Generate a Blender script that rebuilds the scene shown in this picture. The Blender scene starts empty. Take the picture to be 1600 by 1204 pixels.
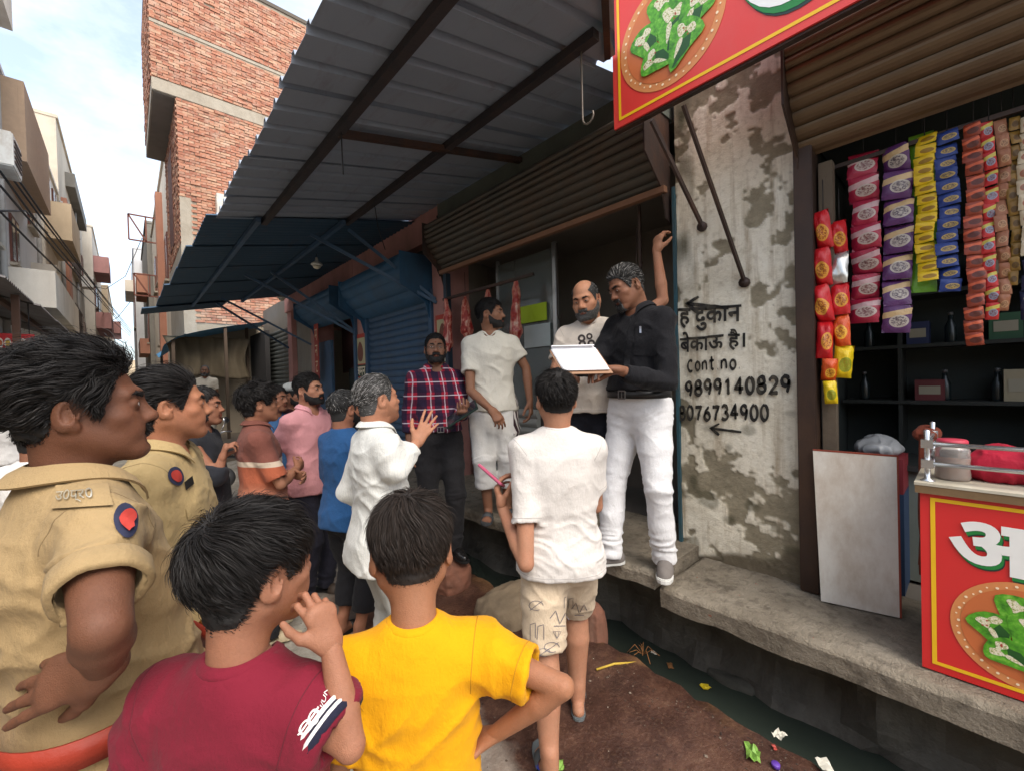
import bpy, bmesh, math, random
import numpy as np
from mathutils import Vector, Matrix

# ------------------------------------------------------------------ camera, sky, sun, exposure
SC = bpy.context.scene
COL = SC.collection
FPX = 657.0                      # focal length in photo pixels (photo is 1600 px wide)
CAM = np.array((0.0, 0.0, 1.67))
YAW, PITCH, ROLL = math.radians(42.4), math.radians(-0.8), math.radians(1.55)
_f = np.array((math.sin(YAW)*math.cos(PITCH), math.cos(YAW)*math.cos(PITCH), math.sin(PITCH)))
_r0 = np.array((math.cos(YAW), -math.sin(YAW), 0.0))
_u0 = np.cross(_r0, _f)
_r = math.cos(ROLL)*_r0 - math.sin(ROLL)*_u0
_u = math.sin(ROLL)*_r0 + math.cos(ROLL)*_u0
cam_data = bpy.data.cameras.new('camera')
cam_data.sensor_width = 36.0
cam_data.lens = FPX/1600*36.0
cam_data.clip_start = 0.02
cam_data.clip_end = 800
cam = bpy.data.objects.new('camera', cam_data)
COL.objects.link(cam)
cam.matrix_world = Matrix(((_r[0], _u[0], -_f[0], CAM[0]), (_r[1], _u[1], -_f[1], CAM[1]),
                           (_r[2], _u[2], -_f[2], CAM[2]), (0, 0, 0, 1)))
SC.camera = cam

SUN_ELEV, SUN_AZ = math.radians(52), math.radians(192)    # azimuth clockwise from +Y: the sun stands behind the camera
world = bpy.data.worlds.new('World')
SC.world = world
world.use_nodes = True
_wn = world.node_tree
_bg = _wn.nodes['Background']
_sky = _wn.nodes.new('ShaderNodeTexSky')
_sky.sky_type = 'NISHITA'
_sky.sun_disc = False
_sky.sun_elevation = SUN_ELEV
_sky.sun_rotation = SUN_AZ
_sky.air_density = 1.0
_sky.dust_density = 3.0
_sky.ozone_density = 1.0
# thin milky cloud veil over the blue, the same all round the dome
_tc = _wn.nodes.new('ShaderNodeTexCoord')
_mp = _wn.nodes.new('ShaderNodeMapping'); _mp.inputs['Scale'].default_value = (1.6, 1.6, 3.2)
_nz = _wn.nodes.new('ShaderNodeTexNoise'); _nz.inputs['Scale'].default_value = 1.7
_nz.inputs['Detail'].default_value = 7; _nz.inputs['Roughness'].default_value = 0.62
_rp = _wn.nodes.new('ShaderNodeValToRGB')
_rp.color_ramp.elements[0].position = 0.40; _rp.color_ramp.elements[0].color = (0.30, 0.30, 0.30, 1)
_rp.color_ramp.elements[1].position = 0.66; _rp.color_ramp.elements[1].color = (0.90, 0.90, 0.90, 1)
_mx = _wn.nodes.new('ShaderNodeMix'); _mx.data_type = 'RGBA'
_wn.links.new(_tc.outputs['Generated'], _mp.inputs['Vector'])
_wn.links.new(_mp.outputs['Vector'], _nz.inputs['Vector'])
_wn.links.new(_nz.outputs['Fac'], _rp.inputs['Fac'])
_wn.links.new(_rp.outputs['Color'], _mx.inputs['Factor'])
_wn.links.new(_sky.outputs['Color'], _mx.inputs['A'])
_mx.inputs['B'].default_value = (3.9, 4.2, 4.5, 1)
_wn.links.new(_mx.outputs['Result'], _bg.inputs['Color'])
_bg.inputs['Strength'].default_value = 0.15
_sun = bpy.data.lights.new('sun', 'SUN')
_sun.energy = 1.3
_sun.angle = math.radians(42)
_sun.color = (1.0, 0.93, 0.82)
sun = bpy.data.objects.new('sun', _sun)
COL.objects.link(sun)
_sd = Vector((math.sin(SUN_AZ)*math.cos(SUN_ELEV), math.cos(SUN_AZ)*math.cos(SUN_ELEV), math.sin(SUN_ELEV)))
sun.rotation_euler = _sd.to_track_quat('Z', 'Y').to_euler()
SC.view_settings.view_transform = 'Standard'
SC.view_settings.look = 'None'
SC.view_settings.gamma = 1.0
SC.view_settings.exposure = 1.35
SC.cycles.max_bounces = 8
SC.cycles.diffuse_bounces = 4
SC.cycles.use_denoising = True

# ------------------------------------------------------------------ helpers
def W(px, py, d):
    """photo pixel + depth along the view axis -> world point"""
    return CAM + d*(_f + (px-800)/FPX*_r + (602-py)/FPX*_u)
def _ray(px, py):
    return _f + (px-800)/FPX*_r + (602-py)/FPX*_u
def onX(px, py, X):
    v = _ray(px, py); return CAM + v*((X-CAM[0])/v[0])
def onY(px, py, Y):
    v = _ray(px, py); return CAM + v*((Y-CAM[1])/v[1])
def onZ(px, py, Z):
    v = _ray(px, py); return CAM + v*((Z-CAM[2])/v[2])

def tag(o, label=None, cat=None, group=None, kind=None):
    if label: o['label'] = label
    if cat: o['category'] = cat
    if group: o['group'] = group
    if kind: o['kind'] = kind
    return o
def empty(name, loc=(0, 0, 0), rz=0.0):
    o = bpy.data.objects.new(name, None)
    o.empty_display_size = 0.1
    COL.objects.link(o)
    o.location = loc
    o.rotation_euler = (0, 0, rz)
    return o
def obj(name, me, mat=None, parent=None, loc=None, rot=None):
    o = bpy.data.objects.new(name, me)
    COL.objects.link(o)
    if mat is not None and len(me.materials) == 0:
        me.materials.append(mat)
    if parent is not None: o.parent = parent
    if loc is not None: o.location = loc
    if rot is not None: o.rotation_euler = rot
    return o
def mesh_np(name, V, F, smooth=True):
    me = bpy.data.meshes.new(name)
    V = np.asarray(V, np.float32); F = np.asarray(F, np.int32)
    k = F.shape[1]
    me.vertices.add(len(V)); me.vertices.foreach_set('co', V.ravel())
    me.loops.add(F.size); me.loops.foreach_set('vertex_index', F.ravel())
    me.polygons.add(len(F))
    me.polygons.foreach_set('loop_start', np.arange(0, F.size, k, dtype=np.int32))
    if smooth: me.polygons.foreach_set('use_smooth', np.ones(len(F), bool))
    me.update(calc_edges=True)
    return me
class MB:
    """collects simple shapes into one mesh"""
    def __init__(s): s.V = []; s.F = []; s.S = []
    def add(s, V, F, smooth=False):
        o = len(s.V); s.V += [tuple(map(float, v)) for v in V]
        s.F += [tuple(i+o for i in f) for f in F]; s.S += [smooth]*len(F)
        return s
    def box(s, c, d, R=None):
        x, y, z = d[0]/2, d[1]/2, d[2]/2
        P = [(-x,-y,-z),(x,-y,-z),(x,y,-z),(-x,y,-z),(-x,-y,z),(x,-y,z),(x,y,z),(-x,y,z)]
        if R is not None: P = [tuple(R @ Vector(p)) for p in P]
        P = [(p[0]+c[0], p[1]+c[1], p[2]+c[2]) for p in P]
        return s.add(P, [(0,3,2,1),(4,5,6,7),(0,1,5,4),(1,2,6,5),(2,3,7,6),(3,0,4,7)])
    def box2(s, a, b):
        return s.box([(a[i]+b[i])/2 for i in range(3)], [abs(b[i]-a[i]) for i in range(3)])
    def bar(s, a, b, w, h=None, up=(0, 0, 1)):
        """rectangular bar from a to b"""
        a = Vector(a); b = Vector(b); h = h or w
        t = (b-a).normalized(); u = Vector(up)
        if abs(t.dot(u)) > .98: u = Vector((1, 0, 0))
        x = t.cross(u).normalized(); y = x.cross(t)
        P = []
        for e in (a, b):
            for sx, sy in ((-1,-1),(1,-1),(1,1),(-1,1)):
                P.append(e+x*sx*w/2+y*sy*h/2)
        return s.add(P, [(0,1,2,3)[::-1],(4,5,6,7)]+[(i,(i+1)%4,4+(i+1)%4,4+i) for i in range(4)])
    def tube(s, pts, r, n=8, cap=True):
        pts = [Vector(p) for p in pts]
        if not hasattr(r, '__len__'): r = [r]*len(pts)
        V = []; F = []; u = None
        for i, p in enumerate(pts):
            t = (pts[min(i+1, len(pts)-1)]-pts[max(i-1, 0)]).normalized()
            if u is None:
                u = t.orthogonal().normalized()
            else:
                u = (u - t*u.dot(t)).normalized()
            v = t.cross(u)
            for k in range(n):
                a = 2*math.pi*k/n
                V.append(p+(u*math.cos(a)+v*math.sin(a))*r[i])
        for i in range(len(pts)-1):
            for k in range(n):
                F.append((i*n+k, i*n+(k+1)%n, (i+1)*n+(k+1)%n, (i+1)*n+k))
        if cap:
            F.append(tuple(range(n))[::-1]); F.append(tuple((len(pts)-1)*n+k for k in range(n)))
        return s.add(V, F, True)
    def lathe(s, prof, c=(0, 0, 0), n=24, R=None):
        V = []; F = []
        for (r, z) in prof:
            for k in range(n):
                a = 2*math.pi*k/n
                p = Vector((r*math.cos(a), r*math.sin(a), z))
                if R is not None: p = R @ p
                V.append(p+Vector(c))
        for i in range(len(prof)-1):
            for k in range(n):
                F.append((i*n+k, i*n+(k+1)%n, (i+1)*n+(k+1)%n, (i+1)*n+k))
        F.append(tuple(range(n))[::-1]); F.append(tuple((len(prof)-1)*n+k for k in range(n)))
        return s.add(V, F, True)
    def prism(s, poly, h, M=None):
        """polygon in xy extruded 0..h in z, then matrix"""
        n = len(poly)
        P = [Vector((x, y, 0)) for x, y in poly]+[Vector((x, y, h)) for x, y in poly]
        if M is not None: P = [M @ p for p in P]
        return s.add(P, [tuple(range(n))[::-1], tuple(range(n, 2*n))]+[(i,(i+1)%n,n+(i+1)%n,n+i) for i in range(n)])
    def build(s, name, mat=None, parent=None, bevel=0.0, loc=None):
        me = bpy.data.meshes.new(name)
        me.from_pydata(s.V, [], s.F)
        me.polygons.foreach_set('use_smooth', s.S)
        me.update()
        if bevel:
            bm = bmesh.new(); bm.from_mesh(me)
            es = [e for e in bm.edges if len(e.link_faces) == 2 and e.calc_face_angle(0) > .7]
            bmesh.ops.bevel(bm, geom=es, offset=bevel, segments=2, affect='EDGES', clamp_overlap=True)
            bm.to_mesh(me); bm.free()
        return obj(name, me, mat, parent, loc)

def Rz(a): return Matrix.Rotation(a, 3, 'Z')
def Rx(a): return Matrix.Rotation(a, 3, 'X')
def Ry(a): return Matrix.Rotation(a, 3, 'Y')
def lin(r, g, b):
    """sRGB 0-255 -> linear"""
    f = lambda c: (c/255/12.92) if c/255 <= .04045 else ((c/255+.055)/1.055)**2.4
    return (f(r), f(g), f(b), 1.0)

# ------------------------------------------------------------------ materials
class MT:
    """small node graph builder"""
    def __init__(s, name):
        s.m = bpy.data.materials.new(name); s.m.use_nodes = True
        s.t = s.m.node_tree; s.b = s.t.nodes['Principled BSDF']
    def n(s, ty, **kw):
        o = s.t.nodes.new('ShaderNode'+ty)
        for k, v in kw.items():
            if k in o.inputs: s.set(o.inputs[k], v)
            else: setattr(o, k, v)
        return o
    def set(s, sock, v):
        if isinstance(v, bpy.types.NodeSocket): s.t.links.new(v, sock)
        elif hasattr(v, 'outputs'): s.t.links.new(v.outputs[0], sock)
        else: sock.default_value = v
    def obj(s): return s.n('TexCoord').outputs['Object']
    def noise(s, scale, detail=4, rough=.55, vec=None, dist=0.0):
        o = s.n('TexNoise'); o.inputs['Scale'].default_value = scale
        o.inputs['Detail'].default_value = detail; o.inputs['Roughness'].default_value = rough
        o.inputs['Distortion'].default_value = dist
        s.set(o.inputs['Vector'], vec if vec is not None else s.obj())
        return o.outputs['Fac']
    def mapv(s, scale=(1, 1, 1), rot=(0, 0, 0), loc=(0, 0, 0), vec=None):
        o = s.n('Mapping'); o.inputs['Scale'].default_value = scale
        o.inputs['Rotation'].default_value = rot; o.inputs['Location'].default_value = loc
        s.set(o.inputs['Vector'], vec if vec is not None else s.obj())
        return o.outputs[0]
    def ramp(s, fac, stops, interp='LINEAR'):
        o = s.n('ValToRGB'); cr = o.color_ramp; cr.interpolation = interp
        while len(cr.elements) < len(stops): cr.elements.new(.5)
        for e, (p, c) in zip(cr.elements, stops):
            e.position = p
            e.color = c if hasattr(c, '__len__') else (c, c, c, 1)
        s.set(o.inputs['Fac'], fac)
        return o.outputs['Color']
    def mix(s, f, a, b, mode='MIX'):
        o = s.n('Mix'); o.data_type = 'RGBA'; o.blend_type = mode
        s.set(o.inputs['Factor'], f); s.set(o.inputs['A'], a); s.set(o.inputs['B'], b)
        return o.outputs['Result']
    def math(s, op, a, b=None, c=None):
        o = s.n('Math'); o.operation = op
        s.set(o.inputs[0], a)
        if b is not None: s.set(o.inputs[1], b)
        if c is not None: s.set(o.inputs[2], c)
        return o.outputs[0]
    def sep(s, vec=None):
        o = s.n('SeparateXYZ'); s.set(o.inputs[0], vec if vec is not None else s.obj()); return o.outputs
    def bump(s, h, strength=.3, dist=.01, normal=None):
        o = s.n('Bump'); o.inputs['Strength'].default_value = strength; o.inputs['Distance'].default_value = dist
        s.set(o.inputs['Height'], h)
        if normal is not None: s.set(o.inputs['Normal'], normal)
        s.t.links.new(o.outputs[0], s.b.inputs['Normal'])
        return o.outputs[0]
    def out(s, col=None, rough=None, metal=None, spec=None, **kw):
        if col is not None: s.set(s.b.inputs['Base Color'], col)
        if rough is not None: s.set(s.b.inputs['Roughness'], rough)
        if metal is not None: s.set(s.b.inputs['Metallic'], metal)
        if spec is not None: s.set(s.b.inputs['Specular IOR Level'], spec)
        for k, v in kw.items(): s.set(s.b.inputs[k], v)
        return s.m
def mul(c, f): return (min(c[0]*f, 1), min(c[1]*f, 1), min(c[2]*f, 1), 1)
_mc = {}
def worn(name, c, rough=.7, var=.25, scale=6, bump=.15, metal=0.0, dirt=None, dirt_amt=.5, bscale=40):
    """paint / metal / plaster with blotchy variation and optional dirt"""
    if name in _mc: return _mc[name]
    m = MT(name)
    a = m.noise(scale, 6, .6)
    col = m.mix(a, mul(c, 1-var), mul(c, 1+var))
    if dirt is not None:
        d = m.ramp(m.noise(scale*.6, 8, .7, m.mapv((1, 1, .5), loc=(3, 1, 7))), [(.5-.1*dirt_amt, 0.0), (.72, dirt_amt)])
        col = m.mix(d, col, dirt)
    if bump: m.bump(m.noise(bscale, 5, .6), bump, .01)
    _mc[name] = m.out(col, m.math('MULTIPLY_ADD', a, .3, rough-.15), metal)
    return _mc[name]
def flat(name, c, rough=.6, metal=0.0, var=.08, **kw):
    if name in _mc: return _mc[name]
    m = MT(name)
    _mc[name] = m.out(m.mix(m.noise(14, 4), mul(c, 1-var), mul(c, 1+var)), rough, metal, **kw)
    return _mc[name]

def noise3(p, seed=0):
    p = np.asarray(p, np.float64); i = np.floor(p).astype(np.int64); f = p-i; f = f*f*(3-2*f)
    def h(a, b, c):
        n = (a*374761393+b*668265263+c*1440662683+seed*974711) & 0xffffffff
        n = ((n ^ (n >> 13))*1274126177) & 0xffffffff
        return ((n ^ (n >> 16)) & 0xffff)/65535.0
    x, y, z = i[:, 0], i[:, 1], i[:, 2]; fx, fy, fz = f[:, 0], f[:, 1], f[:, 2]
    l = lambda a, b, t: a+(b-a)*t
    return l(l(l(h(x,y,z), h(x+1,y,z), fx), l(h(x,y+1,z), h(x+1,y+1,z), fx), fy),
             l(l(h(x,y,z+1), h(x+1,y,z+1), fx), l(h(x,y+1,z+1), h(x+1,y+1,z+1), fx), fy), fz)
def A3(*v): return np.array(v, np.float64)
def nrm(v): v = np.asarray(v, float); return v/(np.linalg.norm(v)+1e-12)


def text2(body, offset=0.0):
    """font outlines as a flat mesh scaled into the unit square"""
    cu = bpy.data.curves.new('lettering', 'FONT'); cu.body = body; cu.offset = offset; cu.resolution_u = 3
    ob = bpy.data.objects.new('lettering', cu); COL.objects.link(ob)
    dg = bpy.context.evaluated_depsgraph_get(); dg.update()
    me = bpy.data.meshes.new_from_object(ob.evaluated_get(dg))
    V = [(v.co.x, v.co.y) for v in me.vertices]; F = [tuple(p.vertices) for p in me.polygons]
    bpy.data.objects.remove(ob); bpy.data.curves.remove(cu); bpy.data.meshes.remove(me)
    xs = [v[0] for v in V]; ys = [v[1] for v in V]; x0, x1, y0, y1 = min(xs), max(xs), min(ys), max(ys)
    return [((x-x0)/(x1-x0), (y-y0)/(y1-y0)) for x, y in V], F, (x1-x0)/(y1-y0)
# ------------------------------------------------------------------ main planes of the place (metres)
XW, XP, XD0, XD1 = 2.69, 2.12, 2.03, 2.46      # shop wall, platform edge, near and far side of the drain
Z1, Z2, ZW = .57, .51, -.07                    # platform before the meat shop, ledge before the snack shop, drain water
rnd = random.Random(7)

# ------------------------------------------------------------------ setting materials
def m_ground():
    m = MT('street_concrete')
    s = m.sep()
    a = m.noise(1.3, 8, .62); b = m.noise(9, 8, .7); c = m.noise(55, 5, .6)
    base = m.ramp(a, [(.3, lin(146, 140, 129)), (.55, lin(174, 167, 155)), (.75, lin(192, 185, 173))])
    base = m.mix(m.ramp(b, [(.42, 0.0), (.68, .6)]), base, lin(92, 84, 74))
    base = m.mix(m.ramp(c, [(.55, 0.0), (.75, .45)]), base, lin(196, 188, 176))
    # brown, greasy stain along the drain in front of the meat shop
    e = m.math('ADD', s[0], m.math('MULTIPLY', m.math('SUBTRACT', m.noise(2.2, 6, .6), .5), 1.0))
    st = m.ramp(m.math('MULTIPLY', e, .5), [(.42, 0.0), (.60, 1.0)])
    yy = m.ramp(m.math('MULTIPLY', s[1], .1), [(.30, 1.0), (.42, 0.0)])
    st = m.mix(1.0, st, yy, 'MULTIPLY')
    brown = m.ramp(m.noise(5, 9, .72), [(.3, lin(46, 29, 23)), (.48, lin(68, 45, 37)), (.62, lin(90, 63, 51)), (.74, lin(116, 92, 76))])
    brown = m.mix(m.ramp(m.noise(70, 5, .6), [(.52, 0.0), (.75, .5)]), brown, lin(116, 90, 72))
    col = m.mix(st, base, brown)
    # pale tan patches along the rim of the drain
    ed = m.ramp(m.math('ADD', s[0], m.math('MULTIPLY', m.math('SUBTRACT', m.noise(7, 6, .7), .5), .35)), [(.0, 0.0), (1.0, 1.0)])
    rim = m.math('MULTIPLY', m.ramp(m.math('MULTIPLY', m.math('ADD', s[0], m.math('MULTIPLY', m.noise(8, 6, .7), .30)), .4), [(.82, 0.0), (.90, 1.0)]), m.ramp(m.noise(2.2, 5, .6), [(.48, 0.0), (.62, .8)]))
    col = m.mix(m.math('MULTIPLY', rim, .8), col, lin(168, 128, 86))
    h = m.math('ADD', m.math('MULTIPLY', b, .8), m.math('ADD', m.math('MULTIPLY', c, .4), m.math('MULTIPLY', m.noise(230, 4), .2)))
    m.bump(h, .6, .02)
    wet = m.math('MULTIPLY', m.math('MULTIPLY', st, .42), m.noise(4, 4))
    return m.out(col, m.math('SUBTRACT', .92, m.math('MULTIPLY', wet, 2.3)), spec=.35)
def m_slab(name='platform_concrete'):
    m = MT(name)
    a = m.noise(2.3, 8, .65); b = m.noise(14, 8, .7); c = m.noise(90, 4, .6)
    col = m.ramp(a, [(.3, lin(112, 103, 90)), (.5, lin(148, 138, 122)), (.72, lin(172, 162, 146))])
    col = m.mix(m.ramp(b, [(.5, 0.0), (.7, .7)]), col, lin(82, 74, 64))
    col = m.mix(m.ramp(m.noise(4.5, 5, .6, m.mapv(loc=(4, 2, 1))), [(.62, 0.0), (.68, .55)]), col, lin(68, 60, 52))
    red = m.math('GREATER_THAN', m.noise(19, 5, .65, m.mapv(loc=(9, 3, 2))), .69)
    s = m.sep()
    col = m.mix(m.math('MULTIPLY', red, m.math('MULTIPLY', m.math('GREATER_THAN', s[1], .35), .65)), col, lin(165, 80, 58))
    m.bump(m.math('ADD', m.math('MULTIPLY', b, 1.0), m.math('ADD', m.math('MULTIPLY', c, .5), m.math('MULTIPLY', m.noise(36, 6, .75), .9))), 1.0, .022)
    return m.out(col, .92, spec=.3)
def m_plaster():
    m = MT('peeling_whitewash')
    at = m.n('Attribute'); at.attribute_name = 'peel'
    p = at.outputs['Color']
    a = m.noise(3, 8, .65); f = m.noise(26, 7, .7)
    white = m.ramp(a, [(.25, lin(214, 205, 184)), (.5, lin(234, 227, 209)), (.75, lin(242, 237, 222))])
    white = m.mix(m.ramp(f, [(.5, 0.0), (.75, .5)]), white, lin(150, 136, 108))
    st = m.noise(3, 7, .65, m.mapv((5, 5, .35)))
    white = m.mix(m.ramp(st, [(.50, 0.0), (.70, .6)]), white, lin(142, 118, 84))
    grey = m.ramp(m.noise(9, 7, .7), [(.3, lin(122, 114, 96)), (.7, lin(164, 154, 132))])
    sp = m.n('SeparateColor'); m.set(sp.inputs[0], p)
    col = m.mix(sp.outputs[0], white, grey)
    col = m.mix(sp.outputs[1], col, m.mix(m.noise(18, 6, .7), lin(30, 34, 20), lin(66, 66, 40)))   # green-black damp
    col = m.mix(sp.outputs[2], col, m.mix(f, lin(92, 84, 70), lin(124, 114, 96)))                  # bare cement foot
    m.bump(m.math('ADD', m.noise(45, 7, .75), m.math('MULTIPLY', m.noise(240, 4), .4)), .9, .008)
    return m.out(col, .93, spec=.25)
def m_brick(island):
    m = MT('fired_brick' + ('_joined' if island else ''))
    if island: r = m.n('NewGeometry').outputs['Random Per Island']
    else: r = m.n('ObjectInfo').outputs['Random']
    col = m.ramp(r, [(0, lin(156, 104, 86)), (.2, lin(174, 118, 96)), (.45, lin(184, 128, 104)), (.7, lin(190, 140, 114)), (.88, lin(198, 160, 132)), (1, lin(166, 122, 104))])
    w = m.noise(5, 7, .7)
    col = m.mix(m.ramp(w, [(.46, 0.0), (.68, .65)]), col, lin(206, 184, 164))
    col = m.mix(m.math('MULTIPLY', m.noise(40, 5), .3), col, lin(120, 66, 46))
    m.bump(m.noise(50, 5, .6), .5, .01)
    return m.out(col, .93, spec=.2)
def m_corr(name, c, rust=.25):
    m = MT(name)
    a = m.noise(1.6, 7, .6); b = m.noise(11, 6, .7, m.mapv((1, .25, 1)))
    col = m.mix(a, mul(c, .8), mul(c, 1.18))
    col = m.mix(m.ramp(b, [(.55, 0.0), (.78, rust)]), col, lin(96, 70, 52))
    m.bump(m.noise(30, 4), .08, .01)
    return m.out(col, .55, .15)
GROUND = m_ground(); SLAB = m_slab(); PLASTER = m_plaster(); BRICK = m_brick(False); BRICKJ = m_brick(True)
MORTAR = worn('mortar', lin(158, 146, 128), .95, .2, 3, .4)
CEMENT = worn('cement_band', lin(170, 160, 144), .95, .2, 5, .5, dirt=lin(120, 106, 88))
DARKCEM = worn('dark_drain_concrete', lin(98, 94, 86), .75, .4, 4, .9, dirt=lin(34, 32, 28), dirt_amt=.8)
GREYCEM = worn('grey_render', lin(128, 124, 116), .93, .2, 2, .4, dirt=lin(82, 76, 68), dirt_amt=.5)
ROOFG = m_corr('grey_roof_sheet', lin(140, 149, 162), .4)
ROOFB = m_corr('blue_roof_sheet', lin(56, 80, 100), .4)
RUST = worn('rusty_brown_steel', lin(62, 50, 46), .62, .3, 7, .25, .3, lin(112, 70, 44), .5)
DKSTEEL = worn('dark_brown_steel', lin(58, 44, 38), .5, .22, 5, .12, .35, lin(104, 74, 50), .35)
BLUEP = worn('blue_shutter_paint', lin(60, 88, 116), .55, .22, 5, .12, .1, lin(60, 56, 52), .5)
BLUEL = worn('blue_hood_paint', lin(44, 88, 122), .55, .2, 4, .12, .1, lin(50, 50, 52), .5)
GREYSH = worn('grey_shutter_metal', lin(112, 116, 112), .55, .2, 5, .12, .5, lin(74, 66, 58), .5)
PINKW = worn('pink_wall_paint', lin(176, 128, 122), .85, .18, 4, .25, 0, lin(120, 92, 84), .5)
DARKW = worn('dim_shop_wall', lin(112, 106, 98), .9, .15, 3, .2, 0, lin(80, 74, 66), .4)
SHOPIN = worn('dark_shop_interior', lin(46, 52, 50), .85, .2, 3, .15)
WHITEM = worn('white_painted_tin', lin(214, 212, 204), .5, .08, 5, .08, 0, lin(150, 124, 98), .8)
ALU = flat('aluminium', lin(178, 180, 180), .35, .8)
BLACKM = flat('black_rubber', (.012, .012, .012, 1), .6)
WIREM = flat('black_cable', (.01, .01, .011, 1), .6)
def m_water():
    m = MT('drain_water')
    m.bump(m.noise(16, 4, .6), .10, .01)
    return m.out(m.mix(m.noise(3, 5), lin(40, 47, 42), lin(60, 68, 60)), .09, spec=.4)
WATER = m_water()
def rough_slab(name, mat, x0, x1, y0, y1, z0, z1, seed=1, step=.035, edge=.03, parent=None, notch=None):
    """cast slab with a broken front edge (x0 side) and uneven faces"""
    nx = max(3, int((x1-x0)/step)); ny = max(3, int((y1-y0)/step)); nz = max(2, int((z1-z0)/step))
    bm = bmesh.new(); bmesh.ops.create_cube(bm, size=1)
    me = bpy.data.meshes.new(name)
    # build a box grid by hand
    V = {}; L = []; F = []
    def vid(i, j, k):
        if (i, j, k) not in V: V[(i, j, k)] = len(L); L.append((i, j, k))
        return V[(i, j, k)]
    for i in range(nx):
        for j in range(ny):
            for k, fl in ((0, 1), (nz, 0)):
                q = [vid(i, j, k), vid(i+1, j, k), vid(i+1, j+1, k), vid(i, j+1, k)]
                F.append(q[::-1] if fl else q)
    for i in range(nx):
        for k in range(nz):
            F.append([vid(i, 0, k), vid(i+1, 0, k), vid(i+1, 0, k+1), vid(i, 0, k+1)])
            F.append([vid(i, ny, k), vid(i+1, ny, k), vid(i+1, ny, k+1), vid(i, ny, k+1)][::-1])
    for j in range(ny):
        for k in range(nz):
            F.append([vid(0, j, k), vid(0, j+1, k), vid(0, j+1, k+1), vid(0, j, k+1)][::-1])
            F.append([vid(nx, j, k), vid(nx, j+1, k), vid(nx, j+1, k+1), vid(nx, j, k+1)])
    bm.free()
    A = np.array(L, float)
    P = np.stack([x0+(x1-x0)*A[:,0]/nx, y0+(y1-y0)*A[:,1]/ny, z0+(z1-z0)*A[:,2]/nz], 1)
    fr = np.clip(1-(P[:,0]-x0)/.16, 0, 1)
    n1 = noise3(P*A3(3, 5, 4)+seed*3.7, seed)-.5; n2 = noise3(P*19+seed, seed+1)-.5
    top = A[:,2]/nz
    P[:,0] += fr*(n1*edge*2.6+n2*edge*.8)
    P[:,0] += np.where(A[:,0] == 0, (1-top)*edge*1.2*(.5+n1), 0)
    P[:,0] += np.where((A[:,0] == 0) & (A[:,2] == nz), .010+.012*n2, 0)
    P[:,2] += (noise3(P*A3(2.4, 2.4, 0)+seed, seed+2)-.5)*.014*top+(noise3(P*26, seed+3)-.5)*.006
    P[:,2] -= np.where((A[:,0] == 0) & (A[:,2] == nz), .008, 0)
    P[:,2] += np.where(A[:,2] == 0, (noise3(P*A3(7, 7, 0)+seed, seed+5)-.5)*edge*1.5, 0)
    for side, yy in ((0, y0), (ny, y1)):
        m = A[:,1] == side; P[m, 1] += ((noise3(P*9+seed, seed+4)-.5)*edge)[m]
    me.from_pydata(P.tolist(), [], F); me.update()
    nt = 2*nx*ny; sm = np.zeros(len(me.polygons), bool); sm[:nt] = True
    me.polygons.foreach_set('use_smooth', sm)
    return obj(name, me, mat, parent)

# ------------------------------------------------------------------ ground, drain, platforms
def build_ground():
    xs = np.unique(np.concatenate([np.linspace(-300, -6, 12), np.linspace(-6, .6, 34), np.linspace(.6, 1.96, 46), [XD0]]))
    ys = np.unique(np.concatenate([np.linspace(-120, -1.5, 12), np.linspace(-1.5, 4.5, 130), np.linspace(4.5, 20, 60), np.linspace(20, 420, 24)]))
    X, Y = np.meshgrid(xs, ys, indexing='ij')
    P = np.stack([X.ravel(), Y.ravel(), np.zeros(X.size)], 1)
    near = np.clip(1-(np.abs(P[:,1]-2)-4)/3, 0, 1)
    z = (noise3(P*A3(1.1, 1.1, 0)+5, 3)-.5)*.03+(noise3(P*A3(7, 7, 0)+5, 4)-.5)*.012
    z += .09*np.clip((P[:,0]-1.0)/.9, 0, 1)
    P[:,2] = z*np.where(np.abs(P[:,0]) < 8, 1, 0)
    ed = P[:,0] > XD0-.001
    w = (noise3(P*A3(0, 2.2, 0)+2, 8)-.5)*.09+(noise3(P*A3(0, 13, 0)+2, 9)-.5)*.04+(noise3(P*A3(0, 40, 0)+2, 10)-.5)*.015
    k = np.clip((P[:,0]-1.6)/(XD0-1.6), 0, 1)
    P[:,0] += k*w
    P[ed, 2] -= .004
    nx, ny = X.shape
    idx = np.arange(nx*ny).reshape(nx, ny)
    F = np.stack([idx[:-1,:-1], idx[1:,:-1], idx[1:,1:], idx[:-1,1:]], -1).reshape(-1, 4)
    # near wall of the drain
    e = idx[-1]; lowv = P[e].copy(); lowv[:,2] = -.6; lowv[:,0] -= .03
    o = len(P); up_ = P[e].copy(); P = np.concatenate([P, up_, lowv]); uw = np.arange(o, o+ny); lw = uw+ny
    F2 = np.stack([uw[:-1], lw[:-1], lw[1:], uw[1:]], -1)
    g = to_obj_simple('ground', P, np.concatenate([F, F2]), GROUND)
    tag(g, kind='structure')
def to_obj_simple(name, P, F, mat, parent=None, smooth=True):
    return obj(name, mesh_np(name, P, F, smooth), mat, parent)
build_ground()
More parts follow.
